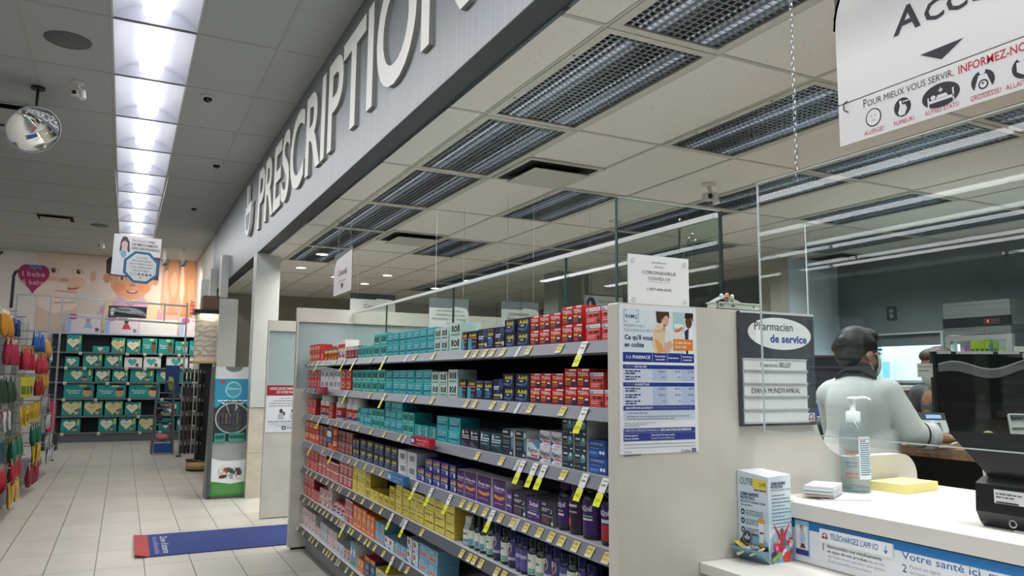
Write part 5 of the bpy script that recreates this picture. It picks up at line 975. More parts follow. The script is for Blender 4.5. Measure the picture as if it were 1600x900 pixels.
MB().add([(.035, .028, .12), (.035, .035, .125), (.05, .05, .19), (.045, .028, .19)], [(0, 1, 2, 3), (3, 2, 1, 0)], M('#d5d6d4', .5)).build('paper', t)
# things on top of the panel
t = thing('plastic_basket', 'small pale green basket holding a folded card, on the panel top', 'basket', (1.79, 1.915, 1.6605))
bg = M('#c3cdc2', .4); mb = MB()
for y in (-.025, .023): mb.box((-.095, y, 0), (.088, y+.002, .020), bg)
for x in (-.095, .086): mb.box((x, -.025, 0), (x+.002, .025, .020), bg)
mb.box((-.095, -.025, 0), (.088, .025, .002), bg)
for a, b in (((-.10, -.029, .019), (.095, -.024, .0225)), ((-.10, .024, .019), (.095, .029, .0225)), ((-.1, -.029, .019), (-.094, .029, .0225)), ((.089, -.029, .019), (.095, .029, .0225))): mb.box(a, b, bg)
fr = FY(-.095, -.0252, 0)
for u in (.012, .02, .062, .07, .155): mb.ell(fr, u, .011, .003, .004, DARK, .0005, 10)
mb.build('tray', t)
o = MB().add([(-.095, -.02, .022), (-.095, .02, .022), (-.05, .02, .044), (-.05, -.02, .044), (.01, -.02, .024), (.01, .02, .024)], [(0, 3, 2, 1), (3, 4, 5, 2), (1, 2, 3, 0), (2, 5, 4, 3)], M('#b9c4c4', .4)).build('folded_card'); o.location = (1.79, 1.915, 1.6615); tag(o, 'grey-green folded card lying over the basket', 'card')
for i, (u, z, c, l) in enumerate(((-.056, .044, '#c9ced4', 'pale grey'), (-.034, .036, '#d88a58', 'orange'), (-.012, .032, '#d9c8ae', 'cream'))):
    mb = MB().lathe([(0, 0), (.006, 0), (.007, .01), (.009, .02), (.006, .03), (0, .034)], (0, 0, 0), M(c, .5), 10); 
    if i: mb.sphere((0, -.001, .030), .0085, M(c if i == 1 else '#e0d2ba', .5), 10)
    o = mb.build('figurine'); o.location = (1.79+u, 1.913, 1.6615+z-.012); o.scale = (.8, .8, .8 if i else .6); tag(o, 'small %s figurine peeping over the folded card' % l, 'figurine')

# ================================================================ people
def seg(mb, a, b, ra, rb, mat):
    a, b = Vector(a), Vector(b); d = (b-a).normalized(); x = d.orthogonal().normalized(); y = d.cross(x); n = 7; L = (b-a).length
    prof = [(ra*math.sin(PI/2*i/n), -ra*math.cos(PI/2*i/n)) for i in range(n+1)]+[(rb*math.cos(PI/2*i/n), L+rb*math.sin(PI/2*i/n)) for i in range(n+1)]
    mb.lathe(prof, a, mat, 14, (x, y, d)); return mb
def fuse(mb, name, parent, voxel=.008, smooth=6, mat=None):
    o = mb.build(name); o.data.materials.clear(); o.data.materials.append(mat)
    o.data.polygons.foreach_set('material_index', [0]*len(o.data.polygons))
    r = o.modifiers.new('remesh', 'REMESH'); r.mode = 'VOXEL'; r.voxel_size = voxel; r.use_smooth_shade = True
    s = o.modifiers.new('smooth', 'SMOOTH'); s.factor = .5; s.iterations = smooth
    ev = o.evaluated_get(bpy.context.evaluated_depsgraph_get()); me = bpy.data.meshes.new_from_object(ev)
    o.modifiers.clear(); old = o.data; o.data = me; me.name = name; bpy.data.meshes.remove(old)
    o.parent = parent; return o
def person(name, label, loc, hd, fd, skin, hairc, coat, collar, right_arm, left_arm, legs=True, hgt=1.58, zfloor=.12):
    """hd: way the face looks, fd: way the chest looks (unit, horizontal); arms: shoulder, elbow, wrist, fingertips (local)"""
    t = thing(name, label, 'person', loc)
    up = Vector((0, 0, 1)); fd = Vector(fd).normalized(); sd = fd.cross(up)           # sd: to the person's right
    hdv = Vector(hd).normalized(); hs = hdv.cross(up).normalized(); hu = hs.cross(hdv)
    k = hgt/1.62; P = lambda r, f, z: sd*(r*k)+fd*(f*k)+up*(z*k)
    sk = noisy(name+'_skin', skin[0], skin[1], 14, .5); b = MB()
    hc = P(0, .035, 1.475)
    H = lambda r, f, u: hc+hs*(r*k)+hdv*(f*k)+hu*(u*k)
    rot = Matrix((hs, hdv, hu)).transposed()
    b.sphere(H(0, -.012, .03), (.073*k, .094*k, .088*k), sk, 20, rot); b.sphere(H(0, .028, -.035), (.056*k, .062*k, .078*k), sk, 18, rot); b.sphere(H(0, .05, -.085), (.030*k, .030*k, .026*k), sk, 12, rot)
    b.sphere(H(0, .094, -.022), (.013*k, .016*k, .020*k), sk, 10, rot); b.sphere(H(0, .086, .0), (.009*k, .012*k, .024*k), sk, 10, rot); b.sphere(H(0, .083, -.062), (.022*k, .012*k, .009*k), sk, 10, rot)
    for s in (-1, 1):
        b.sphere(H(s*.075, .0, -.012), (.010*k, .020*k, .030*k), sk, 10, rot); b.sphere(H(s*.032, .078, .012), (.014*k, .010*k, .008*k), sk, 10, rot); b.sphere(H(s*.04, .055, -.03), (.02*k, .02*k, .02*k), sk, 10, rot)
    seg(b, P(0, .0, 1.30), H(0, -.02, -.05), .052*k, .050*k, sk)
    seg(b, P(-.11, -.0, 1.30), P(.11, -.0, 1.30), .055*k, .055*k, sk); seg(b, P(0, .01, 1.26), P(0, .02, 1.02), .115*k, .105*k, sk); seg(b, P(0, .01, 1.02), P(0, 0, .88), .11*k, .125*k, sk)
    if legs:
        for s in (-1, 1): seg(b, P(s*.085, 0, .86), P(s*.09, .01, .47), .085*k, .055*k, sk); seg(b, P(s*.09, .01, .47), P(s*.09, -.01, .09), .052*k, .036*k, sk); seg(b, P(s*.09, -.03, .045), P(s*.095, .12, .03), .038*k, .030*k, sk)
    arms = []
    for s, A in ((1, right_arm), (-1, left_arm)):
        sh, el, wr, tip = [Vector(q) for q in A]; arms.append((s, sh, el, wr, tip))
        seg(b, sh, el, .046*k, .038*k, sk); seg(b, el, wr, .037*k, .025*k, sk)
        d = (tip-wr).normalized(); pn = d.cross(up).normalized()*s; L = .18*k
        # palm, thumb from its side, four fingers of unequal length, each with two bends downward
        pc = wr+d*.045*k
        for q in (-.024, -.008, .008, .024): seg(b, wr+pn*q*.6*k, wr+d*.085*k+pn*q*k, .017*k, .013*k, sk)
        for q, fl in ((-.030, .058), (-.011, .074), (.009, .080), (.028, .070)):
            p0 = wr+d*.085*k+pn*q*k; p1 = p0+d*fl*.45*k-up*.004*k; p2 = p1+(d*.8-up*.6).normalized()*fl*.32*k; p3 = p2+(d*.5-up*.8).normalized()*fl*.24*k
            seg(b, p0, p1, .0098*k, .0092*k, sk); seg(b, p1, p2, .0092*k, .0085*k, sk); seg(b, p2, p3, .0085*k, .0075*k, sk)
        p0 = wr+d*.025*k+pn*.024*k; p1 = p0+(d*.7+pn*.75).normalized()*.042*k; p2 = p1+(d*.95+pn*.15-up*.3).normalized()*.032*k
        seg(b, p0, p1, .0125*k, .011*k, sk); seg(b, p1, p2, .0105*k, .009*k, sk)
    body = fuse(b, 'body', t, .0055, 4, sk)
    # coat, sleeves to below the elbow with a dark line above the cuff
    cm = noisy(name+'_coat', coat, coat, 3, .75); c = MB()
    seg(c, P(-.115, -.005, 1.285), P(.115, -.005, 1.285), .070*k, .070*k, cm); seg(c, P(0, -.015, 1.24), P(0, -.01, 1.08), .142*k, .128*k, cm); seg(c, P(-.05, 0, 1.06), P(-.055, 0, .80), .118*k, .125*k, cm); seg(c, P(.05, 0, 1.06), P(.055, 0, .80), .118*k, .125*k, cm)
    seg(c, P(-.07, -.03, 1.22), P(-.06, -.02, 1.10), .075*k, .085*k, cm); seg(c, P(.07, -.03, 1.22), P(.06, -.02, 1.10), .075*k, .085*k, cm)
    for s, sh, el, wr, tip in arms:
        e2 = el+(wr-el)*.30; seg(c, sh, el, .064*k, .058*k, cm); seg(c, el, e2, .057*k, .055*k, cm)
        for i in range(3): q = sh.lerp(el, .45+.2*i); seg(c, q+up*.01, q+up*.012+fd*.03, .056*k, .052*k, cm)
    for s in (-1, 1): seg(c, P(s*.03, -.01, 1.345), P(s*.125, -.005, 1.285), .048*k, .062*k, cm)
    seg(c, P(0, -.03, 1.27), P(0, -.03, 1.2), .10*k, .12*k, cm); fuse(c, 'coat', t, .009, 8, cm)
    for s, sh, el, wr, tip in arms:
        d = (wr-el).normalized(); x = d.orthogonal().normalized(); y = d.cross(x); e2 = el+(wr-el)*.20
        o = MB().lathe([(.0565*k, 0), (.0592*k, .002), (.0592*k, .007), (.0565*k, .009)], e2, M('#20222a', .7), 22, (x, y, d)).build('cuff_trim', t)
        e3 = el+(wr-el)*.30; o = MB().lathe([(.050*k, .0), (.060*k, .004), (.061*k, .05), (.050*k, .054)], e3, cm, 22, (x, y, d)).build('cuff', t)
    if collar:
        o = MB(); cl = M(collar, .7); nb = P(0, -.005, 1.345)
        ax = (P(0, .05, 1.41)-nb).normalized(); x = sd; y = ax.cross(x)
        o.lathe([(.088*k, -.015), (.074*k, .0), (.064*k, .04), (.067*k, .062), (.072*k, .05), (.094*k, .004), (.100*k, -.018)], nb, cl, 26, (x, y, ax)); o.build('collar', t)
    # hair, gathered in a low bun
    hm = noisy(name+'_hair', hairc[0], hairc[1], 40, .5, (1, 1, .25), bump=.5); h = MB()
    h.sphere(H(0, -.030, .043), (.084*k, .094*k, .088*k), hm, 20, rot); h.sphere(H(0, -.062, -.005), (.072*k, .058*k, .078*k), hm, 18, rot); h.sphere(H(0, -.108, .018), (.040*k, .034*k, .042*k), hm, 16, rot); h.sphere(H(0, .018, .088), (.064*k, .062*k, .042*k), hm, 16, rot)
    for s in (-1, 1): h.sphere(H(s*.066, .0, .035), (.018*k, .045*k, .045*k), hm, 12, rot); h.sphere(H(s*.016, -.118, .025+s*.018), (.024*k, .024*k, .024*k), hm, 12, rot)
    fuse(h, 'hair', t, .007, 3, hm)
    # face mask with ear loop; eyes and brows above it
    m = MB(); mk = M('#b9d3d8', .7)
    rings = [(.010, .060, .1), (-.02, .074, .0), (-.05, .078, .0), (-.085, .07, .0), (-.108, .045, .0)]; V = []
    for u, r, _ in rings:
        for i in range(13):
            a = -1.25+2.5*i/12; V.append(H(r*math.sin(a)*.92, .030+r*math.cos(a)*.98-.0*abs(a), u-.02*math.cos(a)*0))
    m.add(V, [(j*13+i, j*13+i+1, (j+1)*13+i+1, (j+1)*13+i) for j in range(4) for i in range(12)], mk, True); m.build('face_mask', t)
    for s in (-1, 1): MB().tube([H(s*.066, .05, -.0), H(s*.078, .0, .012), H(s*.080, -.02, -.012), H(s*.070, .03, -.075)], .0018, M('#e6eaec', .6), 5).build('ear_loop', t)
    e = MB()
    for s in (-1, 1): e.sphere(H(s*.031, .082, .016), (.011*k, .007*k, .006*k), M('#f0ece8', .3), 10, rot).sphere(H(s*.031, .088, .016), (.005*k, .003*k, .005*k), M('#2a1c16', .2), 8, rot)
    e.build('eyes', t)
    o = MB()
    for s in (-1, 1): o.sphere(H(s*.032, .084, .034), (.017*k, .006*k, .004*k), hm, 8, rot)
    o.build('eyebrows', t)
    if legs:
        tr = M('#23262e', .8); c = MB()
        seg(c, P(-.06, 0, .88), P(.06, 0, .88), .12*k, .12*k, tr)
        for s in (-1, 1): seg(c, P(s*.085, 0, .86), P(s*.09, .01, .47), .098*k, .070*k, tr); seg(c, P(s*.09, .01, .47), P(s*.09, -.01, .10), .068*k, .058*k, tr)
        fuse(c, 'trousers', t, .012, 4, tr)
        for s in (-1, 1): so = MB(); seg(so, P(s*.09, -.035, .045), P(s*.095, .13, .035), .047*k, .040*k, DARK); so.build('shoe', t)
    return t
LP = Vector((3.02, 2.44, .12))
def L_(x, y, z): return (x-LP.x, y-LP.y, z-LP.z)
person('person', 'person in a white coat with a dark bun, reaching to the right', tuple(LP), (.97, -.24, -.16), (.93, .37, 0), ('#a47860', '#ae836a'), ('#0d0a0a', '#1c1513'), '#d2d1cf', '#15171f',
       (L_(3.055, 2.32, 1.388), L_(3.115, 2.25, 1.205), L_(3.31, 2.222, 1.180), L_(3.476, 2.19, 1.188)), (L_(2.985, 2.575, 1.365), L_(3.09, 2.64, 1.18), L_(3.36, 2.58, 1.18), L_(3.53, 2.54, 1.17)))
P2 = Vector((4.25, 2.86, .12))
def L2(x, y, z): return (x-P2.x, y-P2.y, z-P2.z)
person('person', 'second person with a loose bun, mostly hidden by the black screen', tuple(P2), (-.75, .35, -.25), (-.55, .2, 0), ('#9a6a50', '#a67458'), ('#2a1a14', '#4a3026'), '#4a4c52', None,
       (L2(4.28, 3.03, 1.36), L2(4.30, 3.12, 1.16), L2(4.20, 2.98, 1.178), L2(4.08, 2.92, 1.172)), (L2(4.20, 2.70, 1.36), L2(4.33, 2.62, 1.13), L2(4.21, 2.72, 1.178), L2(4.09, 2.76, 1.172)), hgt=1.53)

# ================================================================ pharmacy work area
ZD = 1.14
t = thing('work_desk', 'long brown desk behind the counter where the person rests a hand', 'desk', (3.6, 1.9, .12))
kid(MB().box((3.26, -.5, ZD-.045), (4.12, 3.5, ZD), WOOD), 'desktop', t); kid(MB().box((3.30, -.5, .13), (3.34, .9, ZD-.045), M('#30302f', .6)), 'panel', t)
for y in (-.48, 1.05, 1.92, 3.46): kid(MB().box((3.29, y-.018, .121), (4.08, y+.018, ZD-.045), WOOD), 'side', t)
kid(MB().box((3.29, 1.05, .90), (4.05, 1.92, .92), WOOD), 'shelf', t); kid(MB().box((4.05, -.46, .13), (4.08, 3.46, ZD-.045), M('#1a1b1c', .6)), 'back', t)
kid(MB().box((3.31, 1.07, .60), (4.05, 1.9, .88), M('#26282b', .6)), 'drawer', t)
o = MB().box((3.30, 1.14, 0), (3.62, 1.74, .03), M('#c9cdd2', .5)).box((3.31, 1.16, .03), (3.6, 1.7, .06), M('#b4bac2', .5)).txt(FX(3.2995, 1.50, .006), 'APOTEX', 0, 0, .018, M('#1f3f8c', .5), w=.16, bold=.03).build('paper_box'); o.location = (0, 0, .921); tag(o, 'flat carton lettered in blue on the desk shelf', 'box')
# desk phone
t = thing('desk_phone', 'dark desk phone with small lit screen beside the arm', 'phone', (3.52, 2.46, ZD+.001), math.radians(-38)); t.scale = (.8, .8, .8)
ph = Matrix.Rotation(math.radians(38), 3, 'X')
fp = F((-.11, -.08, .02), (1, 0, 0), (0, .62, .78)); mb = MB().fbox(fp, 0, 0, .22, .20, -.03, 0, M('#22252a', .4)); mb.build('body', t)
MB().fbox(fp, .11, .155, .195, .182, 0, .002, M('#8fb4e0', .3, 0, .35)).build('screen', t)
mb = MB().fbox(fp, .065, .05, .215, .140, 0, .004, M('#b4b8ba', .4))
for i in range(12): mb.ell(fp, .09+.04*(i % 3), .066+.016*(i//3), .012, .006, M('#1b1d21', .4), .005, 10)
mb.ell(fp, .14, .128, .013, .008, M('#e3e5e6', .4), .005, 12); mb.build('keypad', t)
mb = MB(); seg(mb, fp.p(.03, .03, .02), fp.p(.03, .17, .02), .024, .024, M('#1a1c20', .4)); mb.build('handset', t); MB().box((-.1, -.07, 0), (.1, .06, .02), M('#1a1c20', .4)).build('stand', t)
# tall black screen seen from behind
t = thing('display_stand', 'large black screen back with a painted silver wavy reflection', 'screen', (3.86, 2.40, ZD+.001), math.radians(-37))
fs = FY(-.21, -.01, .0)
MB().fbox(fs, 0, 0, .44, .43, -.03, 0, M('#0c0d0f', .12)).build('panel', t); MB().box((-.14, -.06, 0), (.14, .12, .03), M('#121316', .4)).build('foot', t)
MB().fbox(fs, -.012, -.01, .0, .445, -.032, .006, M('#1b1d20', .4)).fbox(fs, .44, -.01, .458, .445, -.032, .006, M('#1b1d20', .4)).fbox(fs, -.012, .43, .458, .445, -.032, .006, M('#1b1d20', .4)).build('bezel', t)
mb = MB()
for a, b in ((.01, .075), (.10, .27), (.295, .39)): mb.fbox(fs, a, .433, b, .447, .006, .009, M('#c9cccd', .5))
mb.build('label_strip', t); mb = MB().cyl(fs.p(.43, .425, -.0), fs.p(.43, .425, .02), .024, M('#d5d6d4', .4), n=20).fbox(fs, .37, .44, .415, .472, .0, .003, M('#d9dad6', .5)); mb.build('clip', t)
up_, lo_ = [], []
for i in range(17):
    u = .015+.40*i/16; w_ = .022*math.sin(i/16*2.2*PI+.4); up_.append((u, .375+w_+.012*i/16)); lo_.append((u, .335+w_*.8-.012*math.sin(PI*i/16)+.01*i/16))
mb = MB()  # silver wave with brighter upper rim: a reflection painted onto the panel
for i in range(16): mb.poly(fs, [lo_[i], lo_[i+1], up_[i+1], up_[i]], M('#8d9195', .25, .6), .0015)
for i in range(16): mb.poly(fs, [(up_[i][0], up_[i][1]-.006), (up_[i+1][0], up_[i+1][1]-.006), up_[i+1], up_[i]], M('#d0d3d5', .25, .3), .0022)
mb.build('painted_reflection', t); MB().fbox(fs, -.085, .315, -.008, .385, .0, .003, M('#d0cfc9', .5)).greek(fs, -.078, .365, -.02, .006, M('#77777a'), .0036, 2).greek(fs, -.078, .345, -.03, .006, M('#77777a'), .0036, 4).build('paper_note', t)
o = MB().cyl((0, 0, 0), (0, -.02, 0), .022, M('#d9d9d0', .4), n=18).cyl((0, -.02, 0), (0, -.034, 0), .016, M('#d8c92c', .4), n=18).build('magnet'); o.location = fs.p(.30, .035, .0)[:] ; o.parent = t; o.location = fs.p(.225, .03, .0)
# pen in the hand
o = MB().cyl((0, 0, 0), (.115, .01, .018), .0045, M('#e6e7e8', .3), n=10).cyl((.115, .01, .018), (.125, .011, .0195), .003, M('#3a3f46', .4), n=8).build('pen'); o.location = (3.44, 2.29, ZD+.006); tag(o, 'white pen lying under the fingers on the desk', 'pen')
# white plastic racks at the right edge
def rackp(loc, rz, w, h, cols, rows, label, teal=False):
    t = thing('counting_tray', label, 'tray', loc, rz); f = F((-w/2, 0, .0), (1, 0, 0), (0, .28, .96)); m = M('#b4b8b6', .45)
    mb = MB().fbox(f, 0, 0, w, h, -.012, -.008, m)
    for i in range(cols+1): mb.fbox(f, w*i/cols-.003, 0, w*i/cols+.003, h, -.008, .004, m)
    for i in range(rows+1): mb.fbox(f, 0, h*i/rows-.003, w, h*i/rows+.003, -.008, .004, m)
    mb.build('lattice', t)
    mb = MB()
    for i in range(cols): mb.fbox(f, w*(i+.15)/cols, h-.016, w*(i+.85)/cols, h-.006, -.007, .006, M('#3a3f46', .5))
    mb.build('slot_labels', t); MB().box((-w/2, -.0, -.004), (w/2, .10, .004), m).build('foot', t)
    if teal: MB().fbox(f, w*.55, h*.30, w*.80, h*.48, -.007, .005, M('#3f7f86', .4)).build('teal_tab', t)
rackp((3.37, 1.90, ZD+.005), math.radians(-40), .12, .16, 2, 3, 'small white lattice tray leaning before the black screen'); rackp((3.52, 1.78, ZD+.005), math.radians(-40), .28, .31, 1, 1, 'large white plastic tray with teal tab at the right edge', True)
# things to the left of the person
t = thing('monitor', 'black monitor back beyond the person, beside the name board', 'monitor', (3.62, 3.14, ZD+.001), math.radians(-35))
MB().box((-.19, -.02, .14), (.13, .02, .44), M('#14161a', .4), .006).build('panel', t); MB().box((-.04, .0, .0), (.02, .03, .2), M('#1a1c20', .4)).build('neck', t); MB().box((-.12, -.08, 0), (.09, .09, .012), M('#1a1c20', .4)).build('foot', t)
o = MB().box((-.05, -.04, 0), (.05, .04, .07), M('#24389c', .4), .006).box((-.03, -.03, .07), (.03, .03, .085), M('#c9cbd2', .4)).build('blue_tub'); o.location = (3.42, 3.02, ZD+.102); tag(o, 'small bright blue tub on the papers beyond the name board', 'tub')
o = MB().box((-.11, -.11, 0), (.11, .11, .10), M('#b9bdbd', .5), .004).build('paper_tray'); o.location = (3.45, 3.02, ZD+.001); o.rotation_euler = (0, 0, .4); tag(o, 'grey tray under the blue tub', 'tray')
o = MB().box((-.03, -.02, 0), (.03, .02, .055), M('#c2302c', .4), .004).build('red_box'); o.location = (3.33, 2.80, ZD+.001); tag(o, 'small red box on the desk left of the person', 'box')
mb = MB(); seg(mb, (-.05, 0, .05), (.05, .01, .05), .05, .042, M('#17181c', .5)); o = mb.build('dark_bag'); o.location = (3.36, 2.93, ZD+.002); tag(o, 'small black pouch on the desk beyond the name board', 'pouch')
# slanted bench under the window
t = thing('window_bench', 'pale slanted bench with brown front under the small window', 'bench', (5.6, 3.6, .12))
kid(MB().box((5.2, 2.6, .121), (7.0, 4.6, 1.30), M('#2b2c2d', .6)), 'body', t); kid(MB().box((5.15, 2.55, 1.30), (7.0, 4.65, 1.37), WOOD), 'front', t); kid(MB().box((5.12, 2.5, 1.37), (7.0, 4.7, 1.40), M('#b9bab4', .5)), 'top', t)
kid(MB().box((5.14, 3.2, 1.20), (5.2, 4.6, 1.29), M('#b4b4ac', .5)), 'ledge', t)
o = MB().box((0, 0, 0), (.06, .05, .035), M('#c8b27a', .5)).box((.0, .06, 0), (.05, .10, .05), M('#d5d2c8', .5)).build('small_parts'); 
bpy.data.objects.remove(o)
# glass-door refrigerator against the right wall
t = thing('refrigerator', 'tall steel refrigerator with lit glass door by the right wall', 'refrigerator', (7.2, 4.48, .12))
ST = noisy('brushed_steel', '#8f9290', '#a0a3a1', 2, .32, (1, 1, 24), metal=.8); X0, Y0, Y1, Z1 = 7.2, 4.16, 4.80, 2.2
kid(MB().box((X0+.02, Y0, .20), (X0+.03, Y0+.03, 2.0), ST).box((X0+.02, Y1-.03, .20), (X0+.03, Y1, 2.0), ST), 'stile', t) if False else None
kid(MB().box((X0, Y0, 1.97), (7.85, Y1, Z1), ST), 'top_housing', t); kid(MB().box((X0-.012, Y0-.004, 1.955), (X0+.01, Y1+.004, 2.05), M('#15171a', .25)), 'control_strip', t)
cf = FX(X0-.0125, Y1, 1.955); kid(MB().fbox(cf, .40, .02, .55, .075, 0, .002, M('#3a3034', .3)), 'control_panel', t); kid(MB().txt(cf, '4', .43, .035, .028, M('#ff3a30', .4, 0, 3.), bold=.03, lift=.003).ell(cf, .48, .055, .006, .006, M('#8c3030', .4), .003, 8).ell(cf, .50, .04, .006, .006, M('#8c5050', .4), .003, 8).ell(cf, .52, .055, .006, .006, M('#8c5050', .4), .003, 8), 'temperature_display', t)
kid(MB().box((X0-.004, Y0, 1.89), (X0+.02, Y1, 1.953), ST), 'lock_strip', t); kid(MB().cyl((X0-.004, 4.40, 1.915), (X0-.012, 4.40, 1.915), .009, CHROME, n=12), 'lock', t)
kid(MB().box((X0+.05, Y0, .3), (7.85, Y0+.03, 1.97), M('#55585a', .4, .5)).box((X0+.05, Y1-.03, .3), (7.85, Y1, 1.97), M('#c9d0d2', .4)).box((7.80, Y0, .3), (7.85, Y1, 1.97), M('#cfd8da', .4)).box((X0+.05, Y0, .28), (7.85, Y1, .33), M('#c9d0d2', .4)), 'cabinet', t)
kid(MB().box((X0, Y0, .12), (7.85, Y1, .28), ST), 'plinth', t)
d0, d1 = .33, 1.88; mb = MB()
for a, b in (((X0, Y0, d0), (X0+.045, Y0+.055, d1)), ((X0, Y1-.055, d0), (X0+.045, Y1, d1)), ((X0, Y0+.055, d1-.05), (X0+.045, Y1-.055, d1)), ((X0, Y0+.055, d0), (X0+.045, Y1-.055, d0+.06))): mb.box(a, b, M('#a9adad', .35, .6))
dr = kid(mb, 'door', t); g_ = kid(MB().box((X0+.018, Y0+.055, d0+.06), (X0+.024, Y1-.055, d1-.05), GLASS), 'pane', t)
for z in (.75, 1.10, 1.50, 1.70): kid(MB().box((X0+.06, Y0+.04, z-.012), (7.78, Y1-.04, z), M('#d5dde0', .3)), 'shelf', t)
kid(MB().box((X0+.07, Y0+.05, 1.93), (X0+.09, Y1-.05, 1.945), M('#eafaff', .4, 0, 14.)), 'lamp', t)
kid(MB().box((X0+.06, Y1-.10, .5), (X0+.075, Y1-.085, 1.8), M('#f0ffff', .4, 0, 5.)), 'side_lamp', t)
yy = Y1-.09
for i, (c, w_, h_) in enumerate((('#a85aa0', .05, .07), ('#b06aa8', .045, .08), ('#d6e23c', .045, .13), ('#dce83c', .045, .135), ('#c8d82c', .045, .13), ('#d6e23c', .045, .125), ('#4aa0d0', .03, .09), ('#a8c42c', .05, .12), ('#e0e4e0', .10, .135), ('#d8e0e4', .06, .125))):
    o = MB().box((0, -w_*.45, 0), (.10, w_*.45, h_), M(c, .4), .002).rect(FX(-.0005, w_*.45, 0), w_*.15, h_*.25, w_*.75, h_*.4, M('#3a4a2c' if i not in (8, 9) else '#d8d83c', .5)).build('fridge_carton'); yy -= w_*.5; o.location = (X0+.10, yy, 1.7005); yy -= w_*.5+.001
    tag(o, '%s carton from left on the refrigerator shelf, %s' % (nth(i), ('violet', 'violet', 'lime yellow', 'lime yellow', 'lime green', 'lime yellow', 'small blue', 'olive green', 'white and yellow', 'pale white')[i]), 'carton', 'cartons in the refrigerator')
for i in range(4):
    o = MB().box((0, -.055, 0), (.2, .055, .14), M('#2c4468', .4), .003).build('fridge_bin'); o.location = (X0+.10, Y1-.14-.118*i, 1.5005); tag(o, '%s dark blue bin from left under the cartons in the refrigerator' % nth(i), 'bin', 'blue bins in the refrigerator')
# tower of bins between the refrigerator and the screen
o = MB().box((-.05, -.05, 0), (.05, .05, .075), M('#d8742c', .4), .004).box((-.053, -.053, .06), (.053, .053, .075), M('#e0823a', .4)).build('storage_bin'); o.location = (5.2, 2.18, 1.621); tag(o, 'orange bin stacked on the blue one at the right edge', 'bin')
o = MB().box((-.055, -.055, 0), (.055, .055, .11), M('#1c3c8c', .4), .004).build('storage_bin'); o.location = (5.2, 2.18, 1.510); tag(o, 'blue bin under the orange one at the right edge', 'bin')
t = thing('bin_cabinet', 'dark cabinet with pink label carrying the stacked bins', 'cabinet', (5.25, 2.15, .12)); MB().box((-.25, -.25, 0), (.25, .3, 1.34), M('#202226', .5)).build('body', t); MB().box((-.252, -.25, 1.34), (.25, .3, 1.388), M('#c8707c', .5)).build('pink_top', t); MB().rect(FX(-.2505, .1, 1.24), .08, 0, .2, .05, wt).build('label', t)
o = MB().box((XR-.012, 5.85, 2.14), (XR-.001, 5.97, 2.30), M('#3a3f45', .5)).ell(FX(XR-.0125, 5.97, 2.14), .06, .11, .03, .025, M('#8b9096', .4), .001, 14).ell(FX(XR-.0125, 5.97, 2.14), .06, .05, .03, .025, M('#8b9096', .4), .001, 14).build('wall_socket'); tag(o, 'dark double socket plate on the right wall above the window', 'socket')
# cream chair-like side panel and hung notices further back
def hung(name, label, x, y, z, w, h, lines, col, bar='#6a7276', tint='#cfd3d1'):
    t = thing(name, label, 'sign', (x, y, z)); f = FY(0, 0, 0)
    MB().fbox(f, 0, 0, w, h, -.004, 0, M(bar, .5)).build('board', t)
    pts = [(0, 0), (w, 0), (w, h*.45)]+[(w*.88-w*.0+w*.12*math.cos(a)-w*.0, h*.55+h*.2*math.sin(a)) for a in [PI/2*i/6 for i in range(7)]]+[(w*.6, h*.78), (w*.55, h*.72), (0, h*.72)]
    mb = MB().poly(f, pts, M(tint, .5), .002)
    for s, u, v, hh, ww, c in lines: mb.txt(f, s, u, v, hh, M(c, .5), w=ww, lift=.004)
    mb.build('notice_plate', t)
    for q in (w*.15, w*.85): MB().cyl((q, 0, h), (q, 0, ZP-z), .0015, M('#b9bcbe', .4), n=5).build('wire', t)
hung('hanging_sign', 'pale cash desk notice hanging beyond the far white panel', 2.37, 9.0, 2.19, .56, .245, (('Caisse', .17, .07, .05, .16, '#2a2430'),), '', '#2c3038')
hung('hanging_sign', 'grey confidentiality notice hanging behind the glass screen', 2.25, 6.0, 1.80, .36, .30, (("AFIN DE RESPECTER LA", .07, .185, .016, .24, '#3a3f42'), ('CONFIDENTIALITÉ DE L’ACTE', .06, .150, .016, .26, '#3a3f42'), ("PROFESSIONNEL, S.V.P. ATTENDEZ", .03, .115, .016, .31, '#3a3f42'), ('AVANT DE VOUS', .16, .08, .016, .16, '#3a3f42'), ('APPROCHER', .15, .045, .016, .15, '#3a3f42')), '')
hung('hanging_sign', 'grey telephone orders notice hanging behind the glass screen', 2.68, 5.5, 1.82, .34, .23, (('COMMANDES', .06, .115, .022, .19, '#23282c'), ('TÉLÉPHONIQUES', .04, .075, .022, .24, '#23282c'), ('SEULEMENT', .08, .035, .022, .17, '#23282c')), '')
t = thing('wall_sign', 'white sign with dark phone disc behind the red boxes', 'sign', (3.15, 5.0, 1.9)); f = FY(0, 0, 0)
MB().fbox(f, 0, 0, .36, .19, -.004, 0, M('#cdd3d3', .4)).fbox(f, 0, .18, .36, .19, 0, .004, M('#5a6266', .4)).fbox(f, 0, 0, .006, .19, 0, .004, M('#5a6266', .4)).ell(f, .06, .10, .045, .065, M('#1f2c4c', .5), .002, 24).rect(f, .042, .08, .06, .13, M('#cdd3d3', .5), .004).ell(f, .072, .085, .010, .022, M('#cdd3d3', .5), .004, 12).txt(f, 'Transférez vos ordonnances', .12, .13, .016, M('#3a4046', .5), w=.21, lift=.003).build('board', t)
for q in (.05, .31): MB().cyl((q, 0, .19), (q, 0, ZP-1.9), .0015, M('#b9bcbe', .4), n=5).build('wire', t)
